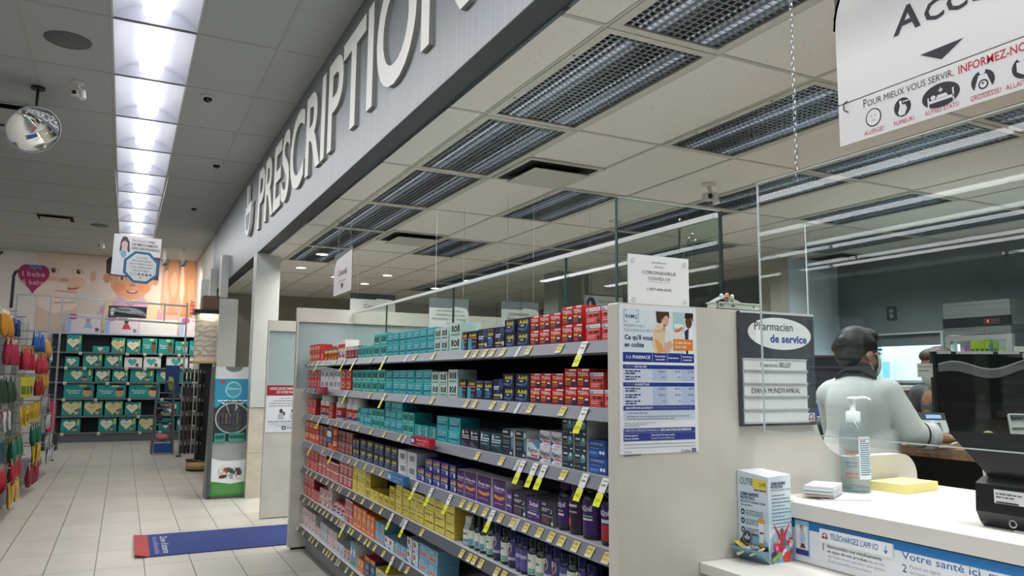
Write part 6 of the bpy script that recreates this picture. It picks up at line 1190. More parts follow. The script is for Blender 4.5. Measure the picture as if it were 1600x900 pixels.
# side-on consultation sign on chains
t = thing('hanging_sign', 'white consultation sign with arrow hanging edge-on beyond the shelves', 'sign', (1.723, 6.76, 2.18)); t.scale = (.907, .907, .907); f = FX(-.004, .42, .0)
MB().fbox(f, 0, .20, .70, .43, -.004, 0, M('#596064', .5)).build('back_board', t)
MB().poly(f, [(.0, .0), (.70, .0), (.70, .40), (.16, .37)]+[(.16-.15*math.sin(a), .24+.13*math.cos(a)) for a in [PI/2*i/6 for i in range(7)]]+[(0, .22)], M('#dcd8da', .4), .002).txt(f, 'Conseils', .17, .19, .06, M('#23222c', .5), w=.36, lift=.004).txt(f, 'pharmacien', .2, .12, .03, M('#cfa8b0', .5), w=.3, lift=.004).poly(f, [(.29, .10), (.41, .10), (.35, .045)], M('#23222c', .5), .004).build('sign_plate', t)
for y in (.30, -.18): chain(0, y, .43, (ZP-2.18)/.907-.004, 'chain', None).parent = t
# dry branch in a vase behind the pane, with the white cabinet it stands on
t = thing('dispensary_cabinet', 'white low cabinet behind the glass pane', 'cabinet', (2.1, 2.75, .0)); MB().box((-.16, -.5, 0), (.16, .5, 1.54), M('#c9cbc8', .5), .004).build('body', t); MB().box((-.165, -.505, 1.54), (.165, .505, 1.57), M('#d5d7d4', .4)).build('top', t)
t = thing('branch_vase', 'dry dark branch in a vase behind the coronavirus notice', 'vase', (2.06, 2.52, 1.571)); MB().lathe([(0, 0), (.03, 0), (.036, .03), (.02, .09), (.018, .12)], (0, 0, 0), M('#3a3a3c', .3), 16).build('vase', t)
br = M('#2a2422', .7); mb = MB(); mb.tube([(0, 0, .05), (.004, 0, .25), (-.002, 0, .42), (.003, .0, .53)], .0045, br, 6).tube([(-.002, 0, .34), (.03, .0, .40), (.05, 0, .455), (.07, 0, .475)], .003, br, 5).tube([(.035, 0, .41), (.062, .0, .42), (.085, 0, .45)], .0022, br, 5).tube([(0, 0, .30), (-.01, 0, .31)], .009, br, 6); mb.build('branch', t)
for i, (x, z) in enumerate(((.07, .478), (.086, .452), (.052, .458), (.003, .533))): MB().sphere((x, 0, z), .005, M('#c9c4bc', .6), 8).build('bud', t)

# ================================================================ the bulkhead lettering
t = thing('wall_sign', 'raised white lettering with mortar emblem on the grey bulkhead', 'sign', (XB, 6, 3.2))
fr = FX(XB-.026, 9.60, 3.215); LT = M('#e6e6e2', .5); LTS = M('#9c9c98', .5)
full = 'PRESCRIPTIONS'; H_ = .69
g, f_, x0, x1 = glyphs('PRESCRIPTION', .018, 0, 6); sx = 6.46/(x1-x0); adv = 0
def letter(ch, pre, u0):
    vs, fs, a, b = glyphs(ch, .018, .5, 6); off = glyphs(pre+ch, .018, .5, 6)[3]-b; mb = MB()
    P = [fr.p(u0+(p[0]+off-x0)*sx, p[1]*H_/CAP, (p[2]-.5)*.026) for p in vs]
    front = [f for f in fs if all(vs[i][2] > .4 for i in f)]; side = [f for f in fs if not all(vs[i][2] > .4 for i in f)]
    mb.add(P, side, LTS); mb.add(P, front, LT); return mb
for i, ch in enumerate(full): kid(letter(ch, full[:i], 0), 'letter', t)
mb = MB()
mf = FX(XB-.010, 10.62, 3.24)
def ext(pts, d0, d1, mat):
    n = len(pts)
    if sum(a[0]*b[1]-b[0]*a[1] for a, b in zip(pts, pts[1:]+pts[:1])) < 0: pts = pts[::-1]
    mb.add([mf.p(u, v, d0) for u, v in pts]+[mf.p(u, v, d1) for u, v in pts], [tuple(range(n, 2*n))]+[(i, (i+1) % n, n+(i+1) % n, n+i) for i in range(n)], mat)
ext([(.06, .36), (.56, .36), (.56, .30)]+[(.31+.25*math.cos(a), .26+.26*math.sin(a)) for a in [-PI*i/14 for i in range(15)]]+[(.06, .30)], 0, .035, LT)
ext([(.12, .30), (.50, .30)]+[(.31+.19*math.cos(a), .26+.19*math.sin(a)) for a in [-PI*i/14 for i in range(15)]], .0345, .0352, M('#6b7175', .5))
ext([(.20, .40), (.28, .40), (.22, .70), (.13, .68)], 0, .035, LT)
ext([(.06, .37), (.56, .37), (.60, .42), (.02, .42)], 0, .03, LT)
kid(mb, 'emblem', t)

# ================================================================ things on and under the shop ceiling
t = thing('convex_mirror', 'round convex security mirror hanging on a black rod', 'mirror', (-.875, 8.06, 3.66))
mdir = Vector((.42, -.70, -.58)).normalized(); R_ = mdir.to_track_quat('Z', 'Y').to_matrix().to_4x4()
def mset(o): o.parent = t; o.matrix_local = R_; return o
rs = .42; a_ = math.asin(.225/rs)
mset(MB().lathe([(rs*math.sin(a_*(1-i/14)), rs*math.cos(a_*(1-i/14))-rs*math.cos(a_)) for i in range(15)], (0, 0, 0), M('#e6e9ea', .02, 1.), 40).build('mirror_face'))
mset(MB().lathe([(.225, -.01), (.231, -.008), (.232, .006), (.226, .012), (.222, .004)], (0, 0, 0), M('#a4a7a9', .4), 40).build('rim'))
mset(MB().lathe([(.225, -.01), (.15, -.035), (0, -.045)], (0, 0, 0), DARK, 30).build('back'))
MB().tube([(0, .02, -.0), (0, .09, .12), (0, .09, .436)], .014, DARK, 10).build('rod', t)
MB().cyl((0, .09, .415), (0, .09, .437), .06, DARK, n=14).build('mount', t)
MB().tube([(-.17, .05, .02), (-.42, .05, .02)], .010, DARK, 8).build('arm', t)
def ceil_disc(name, label, cat, x, y, r, col, z=ZL, hole=True, grp=None):
    mb = MB().lathe([(0, -.012), (r*.82, -.012), (r*.86, -.006), (r*.9, -.014), (r, -.006), (r, .0)], (0, 0, 0), M(col, .6), 28)
    o = mb.build(name); o.location = (x, y, z-.001); return tag(o, label, cat, grp)
ceil_disc('ceiling_speaker', 'grey round ceiling speaker above the convex mirror', 'speaker', -.56, 6.85, .17, '#63676a')
ceil_disc('ceiling_speaker', 'far round ceiling speaker beside the row of shop lights', 'speaker', -.55, 15.4, .15, '#6c6f70')
def spray(x, y, z, label):
    t = thing('security_sensor', label, 'sensor', (x, y, z-.001))
    MB().lathe([(.055, 0), (.055, -.012), (.03, -.02), (0, -.02)], (0, 0, 0), WHITE, 16).build('base', t)
    MB().cyl((0, 0, -.015), (.02, 0, -.07), .016, WHITE, n=10).build('stem', t)
    MB().box((-.045, -.035, -.135), (.02, .03, -.075), M('#c9cbca', .4), .008).build('housing', t); MB().cyl((.045, -.0, -.07), (.055, -.02, -.15), .026, M('#e4e5e4', .4), n=12).build('lamp', t)
    MB().cyl((-.02, -.035, -.105), (-.02, -.042, -.105), .02, DARK, n=12).build('lens', t)
spray(-.54, 7.85, ZL, 'small white twin-headed sensor on the shop ceiling')
spray(-.57, 17.2, ZL, 'far small white sensor on the ceiling near the mural')
spray(3.86, 4.37, ZP, 'white angled sensor on the pharmacy ceiling above the glass')
def dome(x, y, z, label):
    t = thing('dome_camera', label, 'camera', (x, y, z-.001))
    MB().lathe([(.06, 0), (.06, -.018), (.045, -.024)], (0, 0, 0), M('#d0d1cf', .4), 18).build('ring', t)
    MB().lathe([(.045*math.cos(PI/2*i/6), -.022-.042*math.sin(PI/2*i/6)) for i in range(7)], (0, 0, 0), M('#0b0c0e', .08), 18).build('dome', t)
dome(.56, 7.64, ZL, 'nearest of the black dome cameras along the shop ceiling'); dome(.89, 10.1, ZL, 'middle one of three black dome cameras on the shop ceiling'); dome(.84, 12.95, ZL, 'farthest black dome camera on the shop ceiling'); dome(5.55, 6.72, ZP, 'black dome camera on the pharmacy ceiling')
def grille(x0, y0, w, d, z, label):
    t = thing('air_vent', label, 'vent', (x0, y0, z-.001)); fm = M('#b7b8b0', .6)
    mb = MB()
    for a, b in (((0, 0, -.012), (w, .035, 0)), ((0, d-.035, -.012), (w, d, 0)), ((0, .035, -.012), (.035, d-.035, 0)), ((w-.035, .035, -.012), (w, d-.035, 0))): mb.box(a, b, fm)
    mb.build('frame', t); MB().box((.036, .036, -.008), (w-.036, d-.036, -.004), M('#0c0d0e', .8)).build('throat', t); MB().box((.085, .085, -.05), (w-.085, d-.085, -.042), fm, .002).build('deflector', t)
grille(PX+.61+.0, 4.38, .61, .61, ZP, 'nearest square air vent in the pharmacy ceiling'); grille(PX+.61, 7.3, .61, .61, ZP, 'farther square air vent in the pharmacy ceiling'); grille(7.25, 6.0, .6, .6, ZP, 'square air vent near the right wall corner')
grille(-1.50, 14.7, .61, .61, ZL, 'square air vent in the shop ceiling at far left'); grille(-1.46, 8.75, .61, .61, ZL, 'square air vent in the shop ceiling behind the mirror')
for i, (x, y) in enumerate(((3.34, 10.65), (3.33, 11.8), (4.52, 11.8), (2.07, 10.5), (2.72, 11.2), (2.06, 9.2), (4.6, 10.6))):
    t = thing('downlight', 'small round downlight in the far pharmacy ceiling, %s' % ('left of centre', 'behind the hung paper sign', 'over the glass trim', 'left by the white pillar', 'second from the pillar', 'nearest the pillar top', 'right over the trim')[i], 'downlight', (x, y, ZP-.001), 0, 'downlights in the far pharmacy ceiling')
    area('lamp', (x, y, ZP-.02), .12, .12, 9, math.radians(150), (1, .93, .8)); MB().lathe([(.085, 0), (.085, -.006), (.065, -.006)], (0, 0, 0), WHITE, 18).build('ring', t); MB().lathe([(.066, -.005), (0, -.005)], (0, 0, 0), M('#fff6dc', .4, 0, 5.0), 18).build('lens', t)
o = MB().lathe([(0, -.05), (.04, -.045), (.055, -.02), (.055, 0)], (0, 0, 0), WHITE, 16).build('smoke_detector'); o.location = (4.02, 5.85, ZP-.001); tag(o, 'white round detector on the pharmacy ceiling behind the glass', 'detector')
# track spotlights by the mural
for i, x in enumerate((.62, .98)):
    t = thing('spotlight', '%s of two white spotlights hanging before the mural' % ('left', 'right')[i], 'spotlight', (x, 17.35, ZL-.001))
    MB().cyl((0, 0, 0), (0, 0, -.27), .012, WHITE, n=8).build('stem', t); MB().box((-.035, -.02, -.27), (.035, .02, -.02), M('#d9dad6', .5), .003).build('driver', t)
    MB().lathe([(.0, -.06), (.05, -.055), (.062, .06), (.05, .07)], (0.03, .03, -.31), M('#8c8d88', .4), 16, (Vector((.9, -.3, .3)).normalized(), Vector((.3, .9, 0)).normalized(), Vector((-.2, .5, -.8)).normalized())).build('head', t)
sp = bpy.data.lights.new('spot', 'SPOT'); sp.energy = 85; sp.spot_size = math.radians(95); sp.spot_blend = 1; sp.color = (1, .9, .76); sp.shadow_soft_size = .05
for x in (.62, .98):
    o = bpy.data.objects.new('spot', sp); COL.objects.link(o); o.location = (x+.05, 17.5, ZL-.40); o.rotation_euler = (math.radians(62), 0, math.radians(-12))

# ================================================================ back wall mural
t = thing('mural', 'large printed mural of babies across the back shop wall', 'mural', (0, 19.39, 3.2))
fr = FY(-2.6, 19.392, 2.35); mb = MB()
U = lambda x: x+2.6
V_ = lambda z: z-2.35
mw = 4.05
mb.fbox(fr, 0, 0, mw+.0, ZL-2.36, -.002, 0, M('#e4ddd6', .5))
sk, sk2, sk3, pk = M('#e0bda4', .5), M('#d3a78a', .5), M('#c08a70', .5), M('#cf8f80', .5)
E_ = lambda x, z, rx, rz, c, l, **k: mb.ell(fr, U(x), V_(z), rx, rz, c if not isinstance(c, str) else M(c, .5), l, 40, **k)
PZ = lambda pts, c, l: mb.poly(fr, [(U(a), V_(b)) for a, b in pts], M(c, .5) if isinstance(c, str) else c, l)
# panel tones
PZ([(-1.80, 2.36), (-.62, 2.36), (-.62, 4.09), (-1.80, 4.09)], '#dccfc4', .002)
PZ([(-.62, 2.36), (.72, 2.36), (.72, 4.09), (-.62, 4.09)], '#e2d2c6', .0022)
PZ([(.66, 2.36), (1.45, 2.36), (1.45, 4.09), (.66, 4.09)], '#e0a488', .0027)
# first baby: face, hand at its mouth
head = [(-1.80, 4.09), (-1.84, 3.85), (-1.82, 3.55), (-1.70, 3.36), (-1.50, 3.24), (-1.25, 3.14), (-1.02, 3.17), (-.86, 3.30), (-.76, 3.52), (-.70, 3.80), (-.72, 4.09)]
PZ(head, '#e6cfbe', .004); E_(-.74, 3.62, .06, .13, '#d8ac92', .0045); E_(-1.28, 3.95, .4, .14, '#e9d2bf', .0045); E_(-1.05, 3.45, .17, .14, '#e6bda5', .0048); E_(-1.50, 3.45, .14, .12, '#e4bba4', .0048)
for x in (-1.52, -1.04):
    E_(x, 3.70, .115, .055, '#c89f88', .005); E_(x, 3.70, .09, .042, '#efe8e2', .0055); E_(x+.01, 3.70, .047, .045, '#3d4046', .006); E_(x+.01, 3.70, .022, .022, '#101114', .0065); E_(x+.025, 3.715, .009, .009, '#f4f4f4', .007)
    PZ([(x-.12, 3.71), (x-.04, 3.752), (x+.05, 3.752), (x+.12, 3.715), (x+.05, 3.74), (x-.05, 3.74)], '#5c4338', .0072); PZ([(x-.13, 3.83), (x, 3.86), (x+.13, 3.83), (x, 3.845)], '#c9a088', .006)
E_(-1.29, 3.505, .09, .045, '#d3a188', .006); E_(-1.325, 3.49, .022, .012, '#a5705c', .0065); E_(-1.25, 3.49, .022, .012, '#a5705c', .0065)
PZ([(-1.27, 3.36), (-1.12, 3.33), (-.98, 3.37), (-1.05, 3.30), (-1.2, 3.285)], '#b8605a', .006)
PZ([(-1.72, 3.40), (-1.6, 3.47), (-1.42, 3.45), (-1.22, 3.38), (-1.22, 3.27), (-1.35, 3.22), (-1.1, 3.20), (-1.05, 3.12), (-1.2, 3.06), (-1.0, 2.98), (-1.1, 2.85), (-1.45, 2.75), (-1.75, 2.9), (-1.85, 3.2)], '#efdccd', .008)
for z0, z1 in ((3.27, 3.25), (3.12, 3.13), (3.0, 3.02)): PZ([(-1.45, z0), (-1.05, z1), (-1.05, z1-.016), (-1.45, z0-.02)], '#b58268', .009)
PZ([(-1.80, 2.36), (-.9, 2.36), (-1.0, 2.9), (-1.2, 3.0), (-1.75, 2.95)], '#dcc5b2', .007)
# second baby: dark hair, pink and yellow clothes
PZ([(-.48, 3.55), (-.50, 4.0), (-.42, 4.09), (.46, 4.09), (.44, 3.9), (.40, 3.5)], '#4b3428', .004)
PZ([(-.40, 3.60), (-.36, 4.0), (.46, 4.0), (.50, 3.60), (.44, 3.38), (.28, 3.20), (.05, 3.12), (-.2, 3.18), (-.36, 3.36)], '#dfa37c', .005); E_(-.46, 3.60, .08, .11, '#d6946e', .0045); E_(.53, 3.60, .07, .11, '#d6946e', .0045)
E_(.05, 3.80, .3, .2, '#e8b592', .0055); E_(-.2, 3.42, .13, .11, '#e09468', .0055); E_(.30, 3.42, .13, .11, '#e09468', .0055)
for x in (-.16, .28):
    E_(x, 3.615, .095, .045, '#c48560', .006); E_(x, 3.615, .075, .034, '#efe4dc', .0065); E_(x, 3.615, .036, .034, '#2c2422', .007); E_(x+.012, 3.625, .007, .007, '#f4f4f4', .0075); PZ([(x-.11, 3.70), (x, 3.73), (x+.11, 3.70), (x, 3.715)], '#8a5c44', .006)
E_(.06, 3.475, .075, .038, '#cf8a64', .006); E_(.03, 3.462, .018, .01, '#94563e', .0065); E_(.095, 3.462, .018, .01, '#94563e', .0065)
PZ([(-.08, 3.345), (.06, 3.33), (.21, 3.35), (.14, 3.28), (.05, 3.265), (-.02, 3.285)], '#b5524c', .006); PZ([(-.02, 3.335), (.06, 3.328), (.15, 3.337), (.1, 3.312), (.03, 3.31)], '#f2ece6', .0065)
PZ([(-.7, 2.36), (-.6, 2.9), (-.36, 3.15), (-.15, 3.22), (.05, 3.08), (.28, 3.22), (.5, 3.12), (.7, 2.9), (.78, 2.36)], '#dfcba0', .0062)
PZ([(-.2, 3.24), (.05, 3.06), (.3, 3.24), (.42, 3.0), (.3, 2.36), (-.2, 2.36), (-.32, 3.02)], '#d3a0bd', .0068); PZ([(-.6, 2.9), (-.45, 3.05), (-.5, 2.5), (-.66, 2.5)], '#cf9fb0', .0068); PZ([(.55, 2.36), (.62, 2.96), (.72, 2.85), (.74, 2.36)], '#cf9fb0', .0068)
PZ([(-.1, 3.14), (.05, 3.02), (.2, 3.14), (.05, 2.94)], '#b683a4', .0072)
# third: a child's legs and feet in warm light
PZ([(.70, 4.09), (1.45, 4.09), (1.45, 3.75), (.70, 3.8)], '#9c8078', .0032); PZ([(.72, 3.85), (.95, 3.9), (.9, 2.9), (.74, 2.9)], '#e6b294', .0036)
PZ([(.80, 4.09), (.98, 4.09), (1.06, 3.7), (1.04, 3.35), (.98, 2.98), (1.04, 2.86), (.82, 2.84), (.84, 3.2), (.78, 3.6)], '#d69a74', .004); PZ([(1.12, 4.09), (1.34, 4.09), (1.44, 3.6), (1.36, 3.2), (1.32, 2.92), (1.38, 2.82), (1.12, 2.8), (1.16, 3.1), (1.18, 3.4), (1.10, 3.8)], '#d38f62', .004)
E_(.93, 3.55, .07, .3, '#e6b48e', .0045); E_(1.30, 3.4, .07, .3, '#eba874', .0045); PZ([(1.06, 4.09), (1.12, 4.09), (1.16, 3.4), (1.12, 3.05), (1.06, 3.3)], '#ecd0b6', .0042)
for k in range(5): E_(.83+.045*k, 2.86, .022, .03, '#c9896a', .005); E_(1.13+.05*k, 2.82, .024, .032, '#c9865f', .005)
PZ([(.66, 2.36), (1.45, 2.36), (1.45, 2.85), (.66, 2.8)], '#e2b4a8', .0029)
kid(mb, 'print', t)
mb = MB(); q = .0105                                  # crimson heart badge
hp = [(16*math.sin(a)**3, 13*math.cos(a)-5*math.cos(2*a)-2*math.cos(3*a)-math.cos(4*a)) for a in [2*PI*i/40 for i in range(40)]]
mb.poly(fr, [(U(-1.87)+.0185*x, V_(3.53)+.0225*y) for x, y in hp], M('#a82862', .45), .014); hw2 = M('#e8c8d4', .5)
mb.poly(fr, [(U(-1.96), V_(3.71)), (U(-1.70), V_(3.71)), (U(-1.68), V_(3.76)), (U(-1.72), V_(3.79)), (U(-1.96), V_(3.79)), (U(-1.99), V_(3.75))], M('#3f64a0', .45), .016).txt(fr, 'Personnelle', U(-1.94), V_(3.73), .035, hw2, w=.21, lift=.018)
mb.txt(fr, 'I bebe', U(-2.08), V_(3.54), .11, hw2, w=.42, lift=.016).txt(fr, '& baby', U(-2.08), V_(3.36), .11, hw2, w=.40, lift=.016); kid(mb, 'heart_badge', t)
mb = MB(); rf = F((1.43, 19.38, 2.86), (0, 0, 1), (-1, 0, 0)); mb.txt(rf, 'BABY', .0, -.0, .12, M('#a8283c', .5), w=.34, bold=.03); kid(mb, 'side_lettering', t)

# ================================================================ nappy shelves
t = thing('shelving_unit', 'dark grey wall shelving stocked with nappy packs under the mural', 'shelves', (.2, 19.0, 0))
DG = M('#3c4148', .5); NZ = [.21, .56, .93, 1.28, 1.60, 1.92]; X0, X1 = -1.42, 2.2
kid(MB().box((X0, 19.30, 0), (X1, 19.34, 2.34), M('#383d45', .6)), 'back_panel', t); kid(MB().box((X0, 18.88, 0), (X1, 19.30, .20), M('#5a5e62', .5)), 'base', t)
for z in NZ: kid(MB().box((X0, 18.86, z-.03), (X1, 19.30, z), DG).box((X0, 18.855, z-.035), (X1, 18.86, z-.002), M('#6a7076', .4)), 'shelf', t)
kid(MB().box((X0, 18.9, 2.30), (X1, 19.34, 2.335), M('#aebdcc', .4)), 'top_shelf', t)
NC = {}
def nappy(style, w, h):
    k = (style, round(w, 2), round(h, 2))
    if k in NC: return NC[k]
    base = {'heart': '#1f8f8a', 'gold': '#2b9488', 'face': '#1f918c', 'white': '#dfe6e6', 'red': '#b02434', 'pinkred': '#c8a49c', 'night': '#1a2140', 'wide': '#1f9694', 'purple': '#1d8a8c', 'half': '#24988f'}[style]
    mb = MB().box((-w/2, 0, 0), (w/2, .30, h), M(base, .4)); f = FY(-w/2, -.001, 0); L = .0012
    hc = {'heart': '#e6e4c8', 'gold': '#dccf9c', 'white': '#4aa8a0', 'night': '#2f8f9c', 'purple': '#e3e8ea', 'face': '#3aa59c', 'wide': '#3aa59c', 'half': '#dfe6d4'}.get(style)
    s_ = min(w, h)/40
    if style in ('heart', 'gold', 'white', 'night', 'purple', 'half'):
        c = 1.22 if style == 'gold' else 1.
        mb.poly(f, [(w*.44+s_*x*c, h*.54+s_*y*c) for x, y in hp], M(hc, .45), L)
        if style == 'night': mb.poly(f, [(w*.44+s_*x*.8, h*.54+s_*y*.8) for x, y in hp], M('#1a2140', .45), L*2); mb.ell(f, w*.85, h*.2, s_*3, s_*3, M('#e6e8f0'), L*2, 12)
        if style != 'white': mb.txt(f, 'Pampers', w*.26, h*.53, h*.09, M('#3d8c74' if style != 'purple' else '#6a3a6c', .5), w=w*.34, lift=L*3)
        mb.ell(f, w*.72, h*.22, w*.1, h*.16, M({'gold': '#d9b08c', 'purple': '#8c5a4a', 'white': '#7a5a4c'}.get(style, '#c08c70'), .5), L*2, 14).ell(f, w*.72, h*.34, w*.08, h*.06, M('#3a2a24', .5), L*3, 12)
        if style in ('heart', 'gold'): mb.rect(f, w*.84, h*.5, w*.93, h*.92, M('#d9d36a', .5), L*2)
    if style in ('face', 'wide'):
        mb.txt(f, 'Pampers', w*.10, h*.46, h*.16, M('#e6f0ee', .5), w=w*.45, lift=L*2).greek(f, w*.15, h*.33, w*.5, h*.07, M('#cfe6e2'), L*2, 3)
        mb.ell(f, w*.78, h*.38, w*.15, h*.3, M(random.choice(('#d9b298', '#7a5040', '#c99a80')), .5), L*2, 16).ell(f, w*.78, h*.66, w*.14, h*.12, M('#3a2a24', .5), L*3, 12).rect(f, w*.5, h*.82, w*.75, h*.95, M('#d9d36a', .5), L*2)
    if style in ('red', 'pinkred'):
        for v in (.55, .1): mb.txt(f, 'Huggies', w*.3, h*(v+.14), h*.13, M('#f0dede', .5), w=w*.45, lift=L*2).greek(f, w*.3, h*v, w*.75, h*.06, M('#e6c8c8'), L*2, 5).ell(f, w*.18, h*(v+.15), w*.08, h*.1, M('#e6b8a8', .5), L*2, 12)
        mb.rect(f, 0, h*.47, w, h*.49, M('#5c1018', .5), L*3)
    o = mb.build('nappy_pack'); me = o.data; bpy.data.objects.remove(o); NC[k] = me; return me
DES = {'heart': 'teal nappy pack with cream heart', 'gold': 'teal nappy pack with big golden heart', 'face': 'teal nappy pack with baby face', 'white': 'white nappy pack with teal heart', 'red': 'red nappy pack', 'pinkred': 'pink nappy pack', 'night': 'midnight blue nappy pack', 'wide': 'wide teal nappy pack with baby face', 'purple': 'teal nappy pack with white heart', 'half': 'low teal nappy pack'}
rows = [  # shelf level, [(x left, x right, height, style)]
 (5, [(-1.13, -.84, .36, 'heart'), (-.63, -.30, .13, 'half'), (-.27, .0, .32, 'gold'), (.02, .31, .30, 'heart'), (.33, .64, .33, 'face'), (.66, .98, .32, 'face'), (1.0, 1.28, .28, 'face'), (1.30, 1.60, .30, 'face'), (1.62, 1.88, .29, 'face'), (1.92, 2.2, .36, 'red')]),
 (4, [(-1.13, -.86, .21, 'half'), (-.80, -.42, .28, 'heart'), (-.39, -.03, .28, 'heart'), (.0, .36, .22, 'white'), (.38, .74, .24, 'white'), (.84, 1.30, .25, 'white'), (1.32, 1.76, .28, 'white'), (1.78, 2.2, .22, 'pinkred')]),
 (3, [(-1.14, -.58, .275, 'heart'), (-.55, -.25, .27, 'heart'), (-.22, .10, .27, 'heart'), (.13, .62, .275, 'heart'), (.65, 1.10, .27, 'heart'), (1.13, 1.56, .275, 'heart'), (1.58, 1.9, .27, 'heart')]),
 (2, [(-1.12, -.54, .30, 'wide'), (-.50, .08, .29, 'wide'), (.12, .76, .30, 'wide'), (.92, 1.30, .29, 'night'), (1.33, 1.62, .27, 'night')]),
 (1, [(-1.13, -.74, .32, 'gold'), (-.72, -.35, .31, 'gold'), (-.32, .04, .31, 'gold'), (.07, .40, .28, 'heart'), (.85, 1.18, .29, 'purple'), (1.21, 1.52, .29, 'purple')]),
 (0, [(-1.12, -.75, .29, 'heart'), (-.42, -.06, .30, 'heart'), (-.03, .32, .30, 'heart'), (.35, .73, .30, 'gold'), (.76, 1.10, .28, 'purple'), (1.13, 1.42, .28, 'purple')])]
RN = ['bottom', 'second', 'third', 'fourth', 'fifth', 'top']; cn = {}
for lv, L_ in rows:
    for a, b, h, st in L_:
        o = bpy.data.objects.new('nappy_pack', nappy(st, (b-a)*.97, h)); COL.objects.link(o); o.location = ((a+b)/2, 18.90+random.uniform(0, .03), NZ[lv]+.001)
        i = cn.get((lv, st), 0); cn[(lv, st)] = i+1
        tag(o, '%s %s from left on the %s nappy shelf' % (nth(i), DES[st], RN[lv] if lv in (0, 5) else RN[lv]+' lowest'), 'nappy pack', 'nappy packs on the back wall shelves')
tg = None; i = 0
for lv, xs in ((5, (-.85, .05, .40, .72, 1.1, 1.75, 2.05)), (4, (-1.1, -.75, .05, .42, .88, 1.4)), (3, (-1.1, -.3, .1, 1.05)), (2, (-1.1, -.5, .15, .8)), (1, (.35, 1.55)), (0, (-1.08, -.4, .4, .8))):
    for k, x in enumerate(xs):
        if tg is None: tg = MB().box((-.03, -.003, -.06), (.03, 0, 0), M('#ddd9b8', .5)).rect(FY(-.03, -.003, -.06), .012, .015, .045, .03, M('#8a8468')).build('shelf_tag'); o = tg
        else: o = dup(tg)
        o.location = (x, 18.852, NZ[lv]-.003); tag(o, '%s pale price card from left, %s nappy shelf edge' % (nth(k), RN[lv] if lv in (0, 5) else RN[lv]+' lowest'), 'price card', 'price cards on the nappy shelves')
for i, (x, kx) in enumerate(((-.84, 0), (-.10, 1), (.25, 2), (1.40, 0), (2.0, 0))):
    if kx == 2: o = MB().box((-.0, -.003, 0), (.78, 0, .34), M('#d5d6d4', .5)); [o.rect(FY(0, -.003, 0), .03+.04*j, .02, .034+.04*j, .32, M('#b9bcba', .5), .001) for j in range(18)]
    else:
        o = MB().box((-.33, -.003, 0), (.33, 0, .40), M('#d5cbd2', .5)); f = FY(-.33, -.003, 0); o.rect(f, 0, 0, .1, .40, M('#9ab4d8', .5), .001).ell(f, .13, .34, .085, .065, M('#b8487c', .5), .002, 18).greek(f, .26, .33, .44, .02, M('#7a7078'), .002, i).ell(f, .42, .27, .045, .05, M('#b5807c' if kx == 0 else '#3a2a2a', .5), .002, 14)
        o.poly(f, [(.34, .10), (.38, .22), (.46, .22), (.52, .10)], M('#8faed2' if kx == 0 else '#b03a44', .5), .002).rect(f, .56, .03, .63, .11, M('#5a4a7c' if kx == 0 else '#4f9a94', .5), .002)
    o = o.build('header_card'); o.location = (x, 18.95, 2.336); tag(o, ('lilac baby header card, leftmost over the nappy shelves', 'lilac header card with red-dressed baby over the nappy shelves', 'plain ribbed white header card over the nappy shelves', 'lilac baby header card right of the white one', 'rightmost lilac header card over the nappy shelves')[i], 'header card')
# ================================================================ silver frame with the pharmacy header
FRM = M('#b4b8b9', .3, .7)
t = thing('display_gate', 'tall silver frame carrying the small dark pharmacy header sign', 'gate', (0, 15, 0))
def bar(mb, a, b, w=.02): mb.cyl(a, b, w, FRM, n=4, smooth=False)
for x in (-1.0, .96):
    mb = MB(); bar(mb, (x, 15, .02), (x, 15, 2.74)); kid(mb, 'post', t); kid(MB().cyl((x, 15, 0), (x, 15, .025), .05, DARK, n=12), 'foot', t)
for z in (2.74, 2.42):
    mb = MB(); bar(mb, (-1, 15, z), (.96, 15, z-.06), .022); kid(mb, 'rail', t)
for x in (-.45, .59):
    mb = MB(); bar(mb, (x, 15, 2.72), (x, 15, 2.40), .018); kid(mb, 'divider', t)
fr = FY(-.30, 14.965, 2.43); mb = MB().fbox(fr, 0, 0, .60, .20, -.006, 0, M('#2f3740', .45)).ell(fr, .27, .03, .33, .15, M('#aab2b6', .45), .002, 24, .0, PI*.8).rect(fr, .02, .02, .10, .18, M('#4a5560', .5), .0015).ell(fr, .06, .14, .02, .02, M('#dfe3e6', .5), .003, 14).poly(fr, [(.03, .10), (.09, .10), (.075, .03), (.045, .03)], M('#dfe3e6', .5), .003)
mb.txt(fr, 'Pharmacie', .12, .115, .045, M('#12161c', .5), w=.22, bold=.02, lift=.004).txt(fr, 'Marie-France Belley inc.', .12, .04, .045, M('#12161c', .5), w=.45, bold=.02, lift=.004); kid(mb, 'header_sign', t)
t = thing('display_gate', 'second silver frame behind the hanging packs at far left', 'gate', (-1.3, 14.6, 0))
for x in (-1.62, -1.14):
    mb = MB(); bar(mb, (x, 14.68, .02), (x, 14.68, 2.72), .018); kid(mb, 'post', t); kid(MB().cyl((x, 14.68, 0), (x, 14.68, .025), .045, DARK, n=12), 'foot', t)
mb = MB(); bar(mb, (-1.62, 14.68, 2.72), (-1.14, 14.68, 2.72), .018); kid(mb, 'rail', t)
